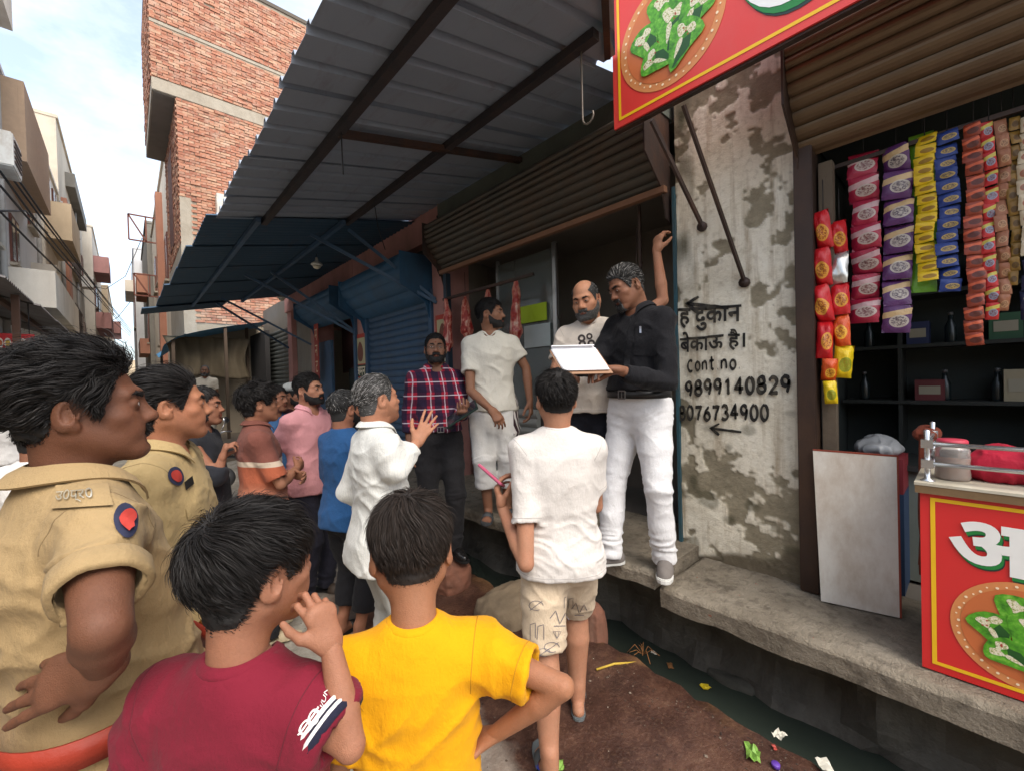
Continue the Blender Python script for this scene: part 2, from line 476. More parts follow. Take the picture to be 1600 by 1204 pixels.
# drain channel
mb = MB()
mb.box2((XD1, -8, -.6), (XD1+.12, 40, Z2-.10)); mb.box2((XD0-.4, -8, -.62), (XD1+.1, 40, -.55))
d = rough_slab('drain', DARKCEM, XD1, XD1+.25, -3.0, 9.0, -.5, Z2-.10, 5, .07, .05); tag(d, kind='structure')
mb = MB(); mb.box2((XD0-.5, -8, -.62), (XD1+.1, 60, -.5)); o = mb.build('drain_bed', DARKCEM); tag(o, kind='structure')
P = [(XD0-.45, -8, ZW), (XD1+.15, -8, ZW), (XD1+.15, 60, ZW), (XD0-.45, 60, ZW)]
w = MB().add(P, [(0, 1, 2, 3)]).build('drain_water', WATER); tag(w, kind='structure')
# platforms
pl = rough_slab('platform', SLAB, XP, 3.0, 1.20, 4.25, Z1-.09, Z1, 11, .022, .010); tag(pl, kind='structure')
pl = rough_slab('ledge', m_slab('ledge_concrete'), XP+.01, 2.9, -1.6, 1.17, Z2-.11, Z2, 23, .020, .014); tag(pl, kind='structure')
pl = rough_slab('platform_far', SLAB, XP+.05, 3.0, 4.27, 14, Z1-.14, Z1-.02, 31, .09, .03); tag(pl, kind='structure')
pl = MB().box2((2.9, -1.6, -.3), (6.5, 16, Z2-.02)).build('shop_floor', DARKW); tag(pl, kind='structure')
def boulder(name, c, r, seed, mat, label, sq=(1, 1, 1), cat='stone'):
    bm = bmesh.new(); bmesh.ops.create_icosphere(bm, subdivisions=5, radius=1)
    for v in bm.verts:
        m_ = max(abs(v.co.x), abs(v.co.y), abs(v.co.z)); v.co = v.co*(.62+.38*1/m_*.72) if m_ > 0 else v.co
    me = bpy.data.meshes.new(name); bm.to_mesh(me); bm.free()
    n = len(me.vertices); A = np.zeros(n*3); me.vertices.foreach_get('co', A); A = A.reshape(-1, 3)
    N = A/np.linalg.norm(A, axis=1)[:, None]
    A = A*np.array(r)*A3(*sq)+N*((noise3(A*1.6+seed, seed)-.5)*.35*min(r)+(noise3(A*5+seed, seed+1)-.5)*.10*min(r))[:, None]
    me.vertices.foreach_set('co', A.ravel())
    me.polygons.foreach_set('use_smooth', np.ones(len(me.polygons), bool)); me.update()
    o = obj(name, me, mat, None, c); tag(o, label, cat); return o
REDST = worn('reddish_stone', lin(128, 84, 66), .9, .3, 9, .5, 0, lin(92, 84, 74), .6)
TANST = worn('tan_stone', lin(142, 124, 100), .9, .2, 6, .5, 0, lin(96, 84, 70), .6)
PALEST = worn('pale_drain_block', lin(84, 82, 74), .9, .3, 9, .5, 0, lin(40, 38, 34), .6)
c = W(700, 905, 3.25); STONE_A = c
boulder('stone', (c[0]+.02, c[1], .13), (.16, .17, .17), 3, REDST, 'reddish stone block under the plaid-shirted man\'s shoe')
c = onZ(790, 935, .18)
boulder('stone', (c[0]+.02, c[1], .06), (.24, .20, .20), 9, TANST, 'large tan rounded stone at the drain rim behind the man in printed shorts', (1.1, 1.1, 1))
c = onZ(925, 985, .12)
boulder('stone', (c[0]+.02, c[1], .10), (.07, .09, .22), 15, REDST, 'upright narrow brown stone beside the printed shorts')
c = onZ(1140, 1068, ZW)
boulder('stone', (c[0]+.06, c[1], ZW-.02), (.10, .17, .07), 21, PALEST, 'dark concrete block half sunk in the drain water', cat='block')

# ------------------------------------------------------------------ peeling pillar with painted notice
PY0, PY1 = .63, 1.30
def build_pillar():
    root = empty('wall_pillar', (XW, (PY0+PY1)/2, Z2))
    tag(root, 'peeling whitewashed plaster pillar with black painted phone numbers between two shops', 'pillar')
    st = .0085; ny = int((PY1-PY0)/st); nz = int(3.3/st)
    yy = np.linspace(PY0, PY1, ny+1); zz = np.linspace(Z2-.04, Z2+3.3, nz+1)
    Yg, Zg = np.meshgrid(yy, zz, indexing='ij'); P = np.stack([np.full(Yg.size, XW), Yg.ravel(), Zg.ravel()], 1)
    q = P*A3(1, 1, 1)
    big = noise3(q*2.6+4.2, 11)*.40+noise3(q*7+1.2, 12)*.30+noise3(q*17+8, 13)*.29+noise3(q*44, 14)*.16
    hgt = P[:,2]-Z2
    # more loss in a band above the struts and low down, less round the lettering
    bias = .07*np.exp(-((hgt-1.72)/.30)**2)+.05*np.exp(-((hgt-2.35)/.35)**2)-.11*np.exp(-((hgt-1.1)/.28)**2)+.03*np.exp(-((hgt-.42)/.22)**2)
    v = big+bias
    v = v+.05*(noise3(q*30+2, 31)-.5)
    peel = np.clip((v-.612)/.03, 0, 1)
    foot = np.clip((.06+.16*(noise3(q*5, 15)-.3)+.25*np.clip((PY1-.30-P[:,1]), -.2, .4)-hgt)/.03, 0, 1)
    far = np.clip((P[:,1]-(PY1-.13)+.05*(noise3(q*A3(1, 3, 4), 16)-.5)*2)/.05, 0, 1)
    green = far*np.clip((hgt-1.55)/.3, 0, 1)*np.clip(noise3(q*A3(4, 12, 6), 17)*1.7-.35, 0, 1)
    green = np.maximum(green, .5*np.clip((noise3(q*9+3, 19)-.70)/.08, 0, 1)*np.clip((1.2-hgt)/.4, 0, 1))
    x = XW-.006+peel*.005+foot*.004+(noise3(q*12, 18)-.5)*.006+(noise3(q*3, 20)-.5)*.014-(noise3(q*50, 21)-.5)*.003
    P[:,0] = x
    idx = np.arange(len(P)).reshape(ny+1, nz+1)
    F = np.stack([idx[:-1,:-1], idx[:-1,1:], idx[1:,1:], idx[1:,:-1]], -1).reshape(-1, 4)
    me = mesh_np('plaster_face', P-A3(*root.location), F)
    a = me.color_attributes.new('peel', 'FLOAT_COLOR', 'POINT')
    C = np.stack([peel, green, foot, np.ones(len(P))], 1).astype(np.float32); a.data.foreach_set('color', C.ravel())
    obj('plaster_face', me, PLASTER, root)
    mb = MB(); mb.box2((XW+.012, PY0, -.3), (XW+.34, PY1, 3.85))
    o = mb.build('core', GREYCEM, root); o.location = -Vector(root.location)
    return root
PILLAR = build_pillar()

# hand painted letters: strokes in a unit box (x right, y up), brush width varies along the stroke
def arc(cx, cy, rx, ry, a0, a1, n=10):
    return [(cx+rx*math.cos(math.radians(a0+(a1-a0)*i/n)), cy+ry*math.sin(math.radians(a0+(a1-a0)*i/n))) for i in range(n+1)]
GL = {
 '0': [arc(.5, .5, .36, .5, 80, 440, 18)],
 '1': [[(.2, .8), (.5, 1), (.5, 0)]],
 '2': [arc(.48, .72, .34, .28, 170, -40, 10)+[(.15, .02), (.9, .03)]],
 '3': [arc(.45, .75, .32, .25, 160, -90, 9), arc(.45, .26, .38, .26, 90, -150, 10)],
 '4': [[(.62, 0), (.62, 1), (.1, .36), (.95, .36)]],
 '6': [[(.75, .98), (.35, .7), (.17, .32)]+arc(.5, .28, .34, .28, 180, 540, 14)],
 '7': [[(.1, .95), (.88, .97), (.55, .5), (.4, 0)]],
 '8': [arc(.5, .74, .28, .25, -60, 300, 14), arc(.5, .26, .36, .26, 100, 460, 14)],
 '9': [arc(.48, .70, .32, .29, 20, 380, 14), [(.80, .74), (.76, .35), (.6, 0)]],
 'C': [arc(.55, .4, .40, .42, 50, 310, 12)],
 'o': [arc(.5, .32, .34, .32, 60, 430, 14)],
 'n': [[(.15, .62), (.15, 0)], [(.15, .42)]+arc(.48, .38, .28, .25, 150, 0, 6)+[(.78, 0)]],
 't': [[(.45, .95), (.42, .1), (.6, 0), (.75, .06)], [(.1, .62), (.8, .66)]],
 '.': [[(.35, .02), (.5, .06)]],
 'l': [[(.5, 1.0), (.5, .1)]],
 # Devanagari, headline at y = 1
 'ya': [[(0, 1), (1, 1)], [(.8, 1), (.8, 0)], [(.15, .8)]+arc(.35, .62, .16, .18, 120, -70, 8)+[(.25, .4), (.45, .28), (.8, .45)]],
 'ha': [[(0, 1), (1, 1)], [(.5, 1), (.5, .78), (.22, .72), (.3, .55), (.7, .58)]+arc(.62, .42, .2, .16, 70, -110, 7)+[(.35, .3), (.3, .12), (.6, .05), (.85, -.1)]],
 'da': [[(0, 1), (1, 1)], [(.6, 1), (.6, .8), (.3, .72), (.22, .5), (.45, .38), (.68, .5), (.6, .32), (.85, .12)]],
 'u': [arc(.45, -.12, .24, .14, 100, 380, 10)],
 'ka': [[(0, 1), (1, 1)], [(.5, 1), (.5, 0)], arc(.28, .5, .22, .2, 0, 340, 10), arc(.72, .5, .22, .2, 180, -60, 8)+[(.9, .2)]],
 'aa': [[(0, 1), (.9, 1)], [(.6, 1), (.6, 0)]],
 'na': [[(0, 1), (1, 1)], [(.8, 1), (.8, 0)], [(.8, .5), (.4, .5)]+arc(.28, .42, .14, .12, 60, -200, 7)],
 'ba': [[(0, 1), (1, 1)], [(.8, 1), (.8, 0)], arc(.48, .5, .32, .24, 0, 360, 12), [(.28, .64), (.7, .36)]],
 'e': [[(.35, 1.0), (.1, 1.35), (-.15, 1.5)]],
 'uu': [[(0, 1), (1.2, 1)], [(.75, 1), (.75, .75), (.2, .7), (.45, .55)]+arc(.4, .36, .3, .2, 60, -150, 8), [(.7, .5), (1.0, .6), (1.15, .35), (1.0, .15)]],
 'ai': [[(.45, 1.0), (.2, 1.3), (-.1, 1.42)], [(.5, 1.0), (.35, 1.42), (.1, 1.6)]],
 'bar': [[(.4, 1.15), (.4, .1)]],
}
PAINT = worn('black_sign_paint', lin(30, 28, 26), .8, .5, 30, .2, 0, lin(128, 118, 98), .35)
def stroke_mesh(mb, pts, w, M, rng, h=.0015):
    # densify, wobble, ribbon with thickness
    P = [pts[0]]
    for a, b in zip(pts[:-1], pts[1:]):
        n = max(1, int(math.hypot(b[0]-a[0], b[1]-a[1])/.1))
        P += [(a[0]+(b[0]-a[0])*i/n, a[1]+(b[1]-a[1])*i/n) for i in range(1, n+1)]
    n = len(P); V = []
    for i, p in enumerate(P):
        a = P[max(0, i-1)]; b = P[min(n-1, i+1)]
        t = Vector((b[0]-a[0], b[1]-a[1])); t.normalize(); nx, ny = -t.y, t.x
        ww = w*(.72+.5*abs(ny*.55+nx*.85))*(1 if 0 < i < n-1 else .7)*rng.uniform(.88, 1.12)
        for s_ in (-1, 1): V.append(M @ Vector((p[0]+nx*ww*s_, p[1]+ny*ww*s_, 0)))
        for s_ in (-1, 1): V.append(M @ Vector((p[0]+nx*ww*s_, p[1]+ny*ww*s_, h)))
    F = []
    for i in range(n-1):
        a = i*4; b = a+4
        F += [(a+2, a+3, b+3, b+2), (a, a+2, b+2, b), (a+3, a+1, b+1, b+3)]
    mb.add(V, F)
def paint_line(chars, p0, p1, height, w, xw, root, seed, xoff=-.014):
    """glyphs written on the plane X = xw from pixel p0 (baseline left) to pixel p1 (baseline right)"""
    rng = random.Random(seed)
    a = onX(p0[0], p0[1], xw); b = onX(p1[0], p1[1], xw)
    tot = sum(c[1] for c in chars); x = 0
    ex = Vector((b-a))/tot; up = Vector((0, 0, height))
    for g, adv, mark in chars:
        if g:
            mb = MB()
            o = Vector(a)+ex*x
            sx = ex*adv*.9
            M = Matrix(((sx[0], up[0], -1, o[0]+xoff), (sx[1], up[1], 0, o[1]), (sx[2], up[2]+0, 0, o[2]), (0, 0, 0, 1)))
            dz = rng.uniform(-.04, .04)
            for nm in (g,)+tuple(mark):
                for st in GL[nm]:
                    stroke_mesh(mb, [(px, py+dz) for px, py in st], w/height*.9, M, rng)
            ob = mb.build('letter', PAINT, root); ob.location = -Vector(root.location)
        x += adv
T = lambda g, adv=1.0, *m: (g, adv, m)
def paint_words(body, quad, seed):
    """brush-lettered word: font outline laid on the wall between four pixels, slightly wobbled"""
    V, F, asp = text2(body, .022); rng = random.Random(seed); mb = MB()
    q = [onX(a, b, XW) for a, b in quad]; out = []
    for u, v in V:
        w_ = .012*math.sin(u*9+seed)+.02*math.sin(u*23+v*5)
        p_ = (q[0]*(1-u)+q[1]*u)*(1-v-w_)+(q[3]*(1-u)+q[2]*u)*(v+w_)
        out.append((p_[0]-.0155, p_[1], p_[2]))
    mb.add(out, F); o = mb.build('word', PAINT, PILLAR); o.location = -Vector(PILLAR.location)
    if o.data.polygons[0].normal.x > 0: o.data.flip_normals()
paint_words('यह दुकान', [(1046, 520), (1160, 512), (1160, 476), (1046, 484)], 1)
paint_words('बेकाऊ है।', [(1064, 556), (1166, 546), (1166, 512), (1064, 520)], 2)
paint_line([T('C'), T('o', .9), T('n', .9), T('t', .9), T('.', .5), T('n'), T('o'), T('.', .4)], (1075, 580), (1160, 575), .085, .0098, XW, PILLAR, 3)
paint_line([T(c) for c in '9899140829'], (1072, 618), (1240, 612), .090, .0132, XW, PILLAR, 4)
paint_line([T(c) for c in '8076734900'], (1062, 655), (1205, 655), .086, .0122, XW, PILLAR, 5)
def arrow(p0, p1, root):
    a = onX(*p0, XW); b = onX(*p1, XW); mb = MB(); rng = random.Random(3)
    ex = Vector(b-a); L = ex.length; up = Vector((0, 0, L))
    M = Matrix(((ex[0], up[0], -1, a[0]-.014), (ex[1], up[1], 0, a[1]), (ex[2], up[2], 0, a[2]), (0, 0, 0, 1)))
    for st in ([(0, 0), (1, 0)], [(.3, .2), (0, 0), (.28, -.2)]): stroke_mesh(mb, st, .045, M, rng)
    o = mb.build('arrow_mark', PAINT, root); o.location = -Vector(root.location)
arrow((1075, 475), (1140, 482), PILLAR); arrow((1112, 668), (1160, 674), PILLAR)

# ------------------------------------------------------------------ shops
def part(name, mat, root, *boxes, bevel=0.0):
    mb = MB()
    for a, b in boxes: mb.box2(a, b)
    o = mb.build(name, mat, root, bevel); o.location = -Vector(root.location); return o
def put(mb, name, mat, root, bevel=0.0):
    o = mb.build(name, mat, root, bevel); o.location = -Vector(root.location); return o
def hood(root, y0, y1, mat, sidemat, zb=2.83, zt=3.36, xo=2.40, xi=2.66, slats=9, sides=True):
    """curved cover of a rolled shutter made of interlocking slats"""
    prof = []
    for i in range(slats+1):
        t = i/slats
        ang = t*math.pi*.62
        x = xi-(xi-xo)*math.sin(min(ang, math.pi/2))*1.0; z = zb+(zt-zb)*t
        prof.append((x, z))
    for i in range(slats):
        (xa, za), (xb, zb_) = prof[i], prof[i+1]
        mb = MB(); n = 5; V = []
        for y in (y0, y1):
            for k in range(n+1):
                t = k/n; bul = .016*math.sin(math.pi*t)
                V.append((xa+(xb-xa)*t-bul, y, za+(zb_-za)*t-(.0 if k else -.004)))
            V.append((xb+.03, y, zb_)); V.append((xa+.03, y, za))
        m = n+3
        mb.add(V, [(k, k+1, m+k+1, m+k) for k in range(m-1)]+[tuple(range(m))[::-1], tuple(range(m, 2*m))])
        put(mb, 'hood_slat', mat, root)
    if sides:
        for y in (y0-.012, y1+.002):
            mb = MB()
            poly = [(xi+.05, zb-.22), (xi-.01, zb-.20), (xi-.06, zb-.02), (xo-.03, zb+.16), (xo-.03, zt+.02), (xi+.05, zt+.02)]
            V = [(x, y, z) for x, z in poly]+[(x, y+.010, z) for x, z in poly]; n = len(poly)
            mb.add(V, [tuple(range(n)), tuple(range(n, 2*n))[::-1]]+[(i, n+i, n+(i+1) % n, (i+1) % n) for i in range(n)])
            put(mb, 'hood_side', sidemat, root)
def shutter(root, y0, y1, z0, z1, x, mat, pitch=.078, name='shutter_slat'):
    n = int((z1-z0)/pitch)
    pitch = (z1-z0)/n
    V = []; m = 6
    for y in (y0, y1):
        for k in range(m+1):
            t = k/m; V.append((-.018*math.sin(math.pi*t)**.8, y, pitch*.96*t))
        V.append((.02, y, pitch*.96)); V.append((.02, y, 0))
    k = m+3
    proto = bpy.data.meshes.new('shutter_slat')
    proto.from_pydata(V, [], [(i, i+1, k+i+1, k+i) for i in range(k-1)]+[tuple(range(k))[::-1], tuple(range(k, 2*k))]); proto.update()
    proto.materials.append(mat)
    for i in range(n):
        o = obj(name, proto, None, root); o.location = Vector((x, 0, z0+i*pitch))-Vector(root.location)

# snack shop on the near right
SN = empty('snack_shop', (XW, -.4, Z2)); tag(SN, 'small open snack shop with brown rolled-up shutter and dark shelves', 'shop')
part('side_post', DKSTEEL, SN, ((XW-.075, .545, Z2), (XW+.05, .628, 2.86)), bevel=.004)
part('door_jamb', worn('grey_wood', lin(92, 80, 66), .85, .25, 12, .3), SN, ((XW+.0, .475, Z2+.02), (XW+.06, .535, 2.75)), bevel=.003)
hood(SN, -1.6, .60, worn('brown_hood_metal', lin(108, 88, 66), .45, .35, 3, .15, .45, lin(70, 54, 42), .6), DKSTEEL, 2.80, 3.30, 2.40, 2.66)
part('lintel', DARKW, SN, ((2.50, -1.6, 3.30), (3.2, .62, 3.9)))
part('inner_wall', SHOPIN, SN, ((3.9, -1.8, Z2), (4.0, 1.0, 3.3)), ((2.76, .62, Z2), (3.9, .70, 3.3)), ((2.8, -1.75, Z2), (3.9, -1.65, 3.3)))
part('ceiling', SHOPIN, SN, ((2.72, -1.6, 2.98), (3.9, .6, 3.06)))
for k, zz in enumerate((1.45, 1.80, 2.12, 2.45)):
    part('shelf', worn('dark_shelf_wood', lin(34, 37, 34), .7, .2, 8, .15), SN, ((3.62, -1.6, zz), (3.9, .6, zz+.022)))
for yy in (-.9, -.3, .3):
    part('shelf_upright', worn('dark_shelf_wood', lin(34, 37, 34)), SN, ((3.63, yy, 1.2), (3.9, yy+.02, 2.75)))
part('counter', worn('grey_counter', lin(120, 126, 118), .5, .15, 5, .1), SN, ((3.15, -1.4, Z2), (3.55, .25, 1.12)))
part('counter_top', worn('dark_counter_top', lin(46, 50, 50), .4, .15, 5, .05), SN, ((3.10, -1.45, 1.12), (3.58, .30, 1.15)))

# meat shop
MS = empty('meat_shop', (XW, 2.6, Z1)); tag(MS, 'open meat shop with rolled-up rusty shutter and dim grey interior', 'shop')
hood(MS, 1.36, 3.98, worn('dark_hood_metal', lin(84, 82, 76), .5, .3, 4, .12, .4, lin(104, 76, 54), .5), RUST, 2.90, 3.36, 2.42, 2.66)
part('shutter_bottom_rail', worn('rusty_rail', lin(128, 92, 70), .7, .2, 9, .2), MS, ((2.585, 1.33, 2.855), (2.63, 3.98, 2.895)))
part('upper_wall', worn('damp_upper_wall', lin(92, 98, 90), .9, .25, 4, .3, 0, lin(54, 56, 50), .5), MS, ((2.60, 1.34, 3.37), (2.75, 4.0, 3.63)))
part('inner_wall', DARKW, MS, ((3.75, 1.3, Z1-.02), (3.85, 4.0, 3.3)), ((2.76, 4.0, Z1), (3.75, 4.06, 3.3)), ((3.03, 1.31, Z1-.03), (3.75, 1.36, 3.3)))
part('ceiling', DARKW, MS, ((2.70, 1.34, 3.06), (3.75, 4.0, 3.14)))
part('door_frame', worn('dark_blue_frame', lin(40, 56, 70), .5, .2, 6, .1), MS, ((XW-.07, 3.90, Z1-.01), (XW-.01, 3.96, 2.86)))
part('jamb_paint', worn('teal_jamb', lin(44, 84, 96), .7, .35, 8, .2, 0, lin(60, 56, 50), .6), MS, ((XW-.02, 1.302, Z1), (XW+.3, 1.322, 2.9)))
part('aluminium_post', ALU, MS, ((2.98, 2.62, Z1), (3.02, 2.665, 2.95)), bevel=.004)
part('aluminium_post', ALU, MS, ((2.98, 3.45, Z1), (3.02, 3.48, 2.95)), bevel=.004)
mg = MT('dusty_glass'); mg.b.inputs['Transmission Weight'].default_value = .85
GLASS = mg.out(lin(196, 206, 204), .12, Alpha=1.0)
part('glass_pane', GLASS, MS, ((2.995, 2.67, 1.3), (3.001, 3.45, 2.9)))
for i in range(9):
    zz = Z1+.01+i*.088
    mb = MB(); V = []; m = 5
    for y in (2.85, 3.88):
        for k in range(m+1): V.append((2.93-.022*math.sin(math.pi*k/m), y, zz+.086*k/m))
        V.append((2.97, y, zz+.086)); V.append((2.97, y, zz))
    k = m+3; mb.add(V, [(a, a+1, k+a+1, k+a) for a in range(k-1)]+[tuple(range(k))[::-1], tuple(range(k, 2*k))])
    put(mb, 'counter_slat', worn('grey_counter_slat', lin(150, 152, 148), .5, .1, 5, .1), MS)
part('meat_rail', DKSTEEL, MS, ((2.60, 2.55, 2.56), (2.625, 3.95, 2.585)))
g = part('notice_board', flat('lime_notice', lin(168, 196, 36), .6), MS, ((2.965, 2.74, 2.23), (2.978, 3.12, 2.40)))
part('notice_sheet', flat('white_notice', lin(180, 190, 188), .6), MS, ((2.97, 2.70, 1.98), (2.978, 3.05, 2.20)))
part('tray_hook', DKSTEEL, MS, ((2.75, 1.60, 2.30), (2.765, 1.62, 2.9)))

# shop with the blue rolling shutter, pink wall piers
BS = empty('blue_shutter_shop', (XW, 5.2, Z1)); tag(BS, 'closed shop with blue rolling shutter between pink wall piers', 'shop')
part('pier', PINKW, BS, ((XW-.02, 3.98, .3), (XW+.3, 4.26, 3.3)))
part('pier', PINKW, BS, ((XW-.02, 6.14, .3), (XW+.3, 6.46, 3.3)))
part('guide_rail', BLUEP, BS, ((XW-.05, 4.255, Z1), (XW+.02, 4.33, 2.75)))
part('guide_rail', BLUEP, BS, ((XW-.05, 6.06, Z1), (XW+.02, 6.135, 2.75)))
shutter(BS, 4.335, 6.055, Z1, 2.66, XW, BLUEP, .088)
part('backing_wall', SHOPIN, BS, ((XW+.06, 4.2, .3), (XW+.12, 6.2, 3.3)))
hood(BS, 4.30, 6.12, BLUEL, BLUEL, 2.62, 3.12, 2.30, 2.64, 4)
part('upper_wall', PINKW, BS, ((2.62, 4.02, 3.30), (2.8, 6.46, 3.66)))
# passage with dark doorway
DS = empty('doorway_shop', (XW, 7.5, Z1)); tag(DS, 'dark open doorway shop under a blue shutter hood with pink inner wall', 'shop')
part('pier', PINKW, DS, ((XW-.02, 8.38, .3), (XW+.3, 8.72, 3.3)))
part('blue_post', BLUEP, DS, ((XW-.06, 6.47, Z1), (XW+.03, 6.55, 2.8)))
part('blue_door_leaf', BLUEP, DS, ((XW-.03, 7.62, Z1), (XW+.02, 8.37, 2.45)))
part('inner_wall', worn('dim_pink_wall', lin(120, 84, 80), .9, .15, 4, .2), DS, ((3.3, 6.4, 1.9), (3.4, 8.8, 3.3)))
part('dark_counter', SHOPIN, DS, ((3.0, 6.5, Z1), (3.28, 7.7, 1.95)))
part('upper_wall', PINKW, DS, ((2.62, 6.47, 3.28), (2.8, 10.3, 3.66)))
hood(DS, 6.52, 8.34, BLUEL, BLUEL, 2.72, 3.14, 2.30, 2.64, 4)
# grey shutter
GS = empty('grey_shutter_shop', (XW, 10.6, Z1)); tag(GS, 'closed narrow shop with grey rolling shutter beyond the blue awning', 'shop')
part('pier', PINKW, GS, ((XW-.02, 10.0, .3), (XW+.3, 10.3, 3.3)))
part('wall', GREYCEM, GS, ((XW+.08, 8.7, .3), (XW+.2, 13.8, 3.7)))
shutter(GS, 10.32, 13.2, Z1, 3.0, XW, GREYSH, .095)
part('pipe', GREYSH, GS, ((XW-.06, 13.24, Z1), (XW+.02, 13.36, 3.2)))
part('brick_pier', worn('sooty_pier', lin(70, 64, 60), .9, .3, 8, .3), GS, ((XW-.02, 13.4, .3), (XW+.3, 14.6, 3.4)))
# roof mass over the shops
RM = empty('shop_row_roof', (XW, 5, 3.6)); tag(RM, 'flat concrete roof slab and parapet over the row of shops', 'roof')
part('roof_slab', GREYCEM, RM, ((2.81, -1.8, 3.40), (7, 13.9, 3.66)))
part('back_wall', GREYCEM, RM, ((6.5, -1.8, .2), (6.7, 13.9, 3.39)))

# ------------------------------------------------------------------ corrugated awnings
def corr_sheet(mb, f, y0, y1, x0, x1, pitch, depth, kind, th=.003, nx=3, lim=None):
    ys = []
    n = max(1, round((y1-y0)/pitch)); p = (y1-y0)/n
    for i in range(n):
        b = y0+i*p
        if kind == 'trap': ys += [(b, 0), (b+p*.72, 0), (b+p*.80, depth), (b+p*.93, depth)]
        else: ys += [(b+p*k/6, depth*.5*(1-math.cos(2*math.pi*k/6))) for k in range(6)]
    ys.append((y1, 0))
    V = []; m = len(ys)
    for i in range(nx+1):
        x = x0+(x1-x0)*i/nx
        for s_ in (0, 1):
            for y, d in ys:
                yy = max(y, lim(x)) if lim else y
                V.append((x, yy, f(x, yy)+d+s_*th))
    F = []
    for i in range(nx):
        a = i*2*m; b = (i+1)*2*m
        for k in range(m-1):
            F.append((a+k, a+k+1, b+k+1, b+k)); F.append((a+m+k, b+m+k, b+m+k+1, a+m+k+1))
    for k in range(m-1):
        F.append((k, m+k, m+k+1, k+1)); b = nx*2*m; F.append((b+k, b+k+1, b+m+k+1, b+m+k))
    mb.add(V, F)
PURL = worn('dark_purlin', lin(50, 46, 48), .6, .25, 7, .2, .2, lin(86, 62, 50), .4)
GA = empty('grey_awning', (1.6, 3, 3.4)); tag(GA, 'large grey corrugated tin awning on dark steel purlins over the meat shop', 'awning')
zg = lambda x, y: 3.20+(x-.65)*.221
edges = [.40, 1.50, 2.37, 3.24, 4.02, 4.58]
for i in range(len(edges)-1):
    mb = MB(); y0, y1 = edges[i], edges[i+1]
    off = .004*(i % 2)
    corr_sheet(mb, lambda x, y: zg(x, y)+off, y0, y1+.02, .63+rnd.uniform(-.02, .02), 2.135 if i == 0 else 2.72, .21, .036, 'trap', nx=8 if i == 0 else 3, lim=(lambda x: min(1.5, .645*x)) if i == 0 else None)
    put(mb, 'roof_sheet', ROOFG, GA)
for x in (1.02, 1.82):
    mb = MB(); mb.bar((x, .70*x+.01, zg(x, 0)-.035), (x, 4.62, zg(x, 0)-.03), .05, .05); put(mb, 'purlin', PURL, GA)
for y in (2.66,):
    mb = MB(); mb.bar((1.02, y, zg(1.02, 0)-.045), (2.66, y, zg(2.66, 0)-.045), .045, .04); put(mb, 'rafter', RUST, GA)
mb = MB(); mb.bar((.70, .655*.70+.03, zg(.7, 0)-.02), (2.08, .655*2.08+.03, zg(2.08, 0)-.02), .035, .03); put(mb, 'rafter', RUST, GA)
BA = empty('blue_awning', (1.5, 7.5, 3.4)); tag(BA, 'long blue corrugated awning with ragged outer edge over closed shops', 'awning')
zb = lambda x, y: 3.17+(x-.5)*.20
ed = [4.52, 5.6, 6.7, 7.8, 8.9, 9.9]
for i in range(5):
    mb = MB()
    corr_sheet(mb, lambda x, y: zb(x, y)-.004*(i % 2), ed[i], ed[i+1]+.03, .56-.035*i+rnd.uniform(-.03, .03), 2.70, .105, .026, 'sine', nx=2)
    put(mb, 'roof_sheet', ROOFB, BA)
mb = MB(); corr_sheet(mb, lambda x, y: zb(x, y)-.03+(y-9.9)*.02, 9.8, 10.7, .22, 1.5, .105, .026, 'sine', nx=2); put(mb, 'roof_sheet', ROOFB, BA)
for x in (.95, 1.75):
    mb = MB(); mb.bar((x, 4.5, zb(x, 0)-.03), (x, 9.95, zb(x, 0)-.03), .04, .045); put(mb, 'purlin', BLUEP, BA)
for (wy, wz, ty, tx) in ((4.18, 2.58, 4.95, 1.55), (4.20, 2.62, 4.75, 1.9), (6.52, 2.45, 7.1, 1.30), (6.58, 2.5, 6.95, 1.6), (8.70, 2.45, 9.2, 1.3), (10.25, 2.5, 9.8, 1.3)):
    mb = MB(); mb.bar((XW-.02, wy, wz), (tx, ty, zb(tx, 0)-.04), .035, .035); put(mb, 'strut', BLUEP, BA)

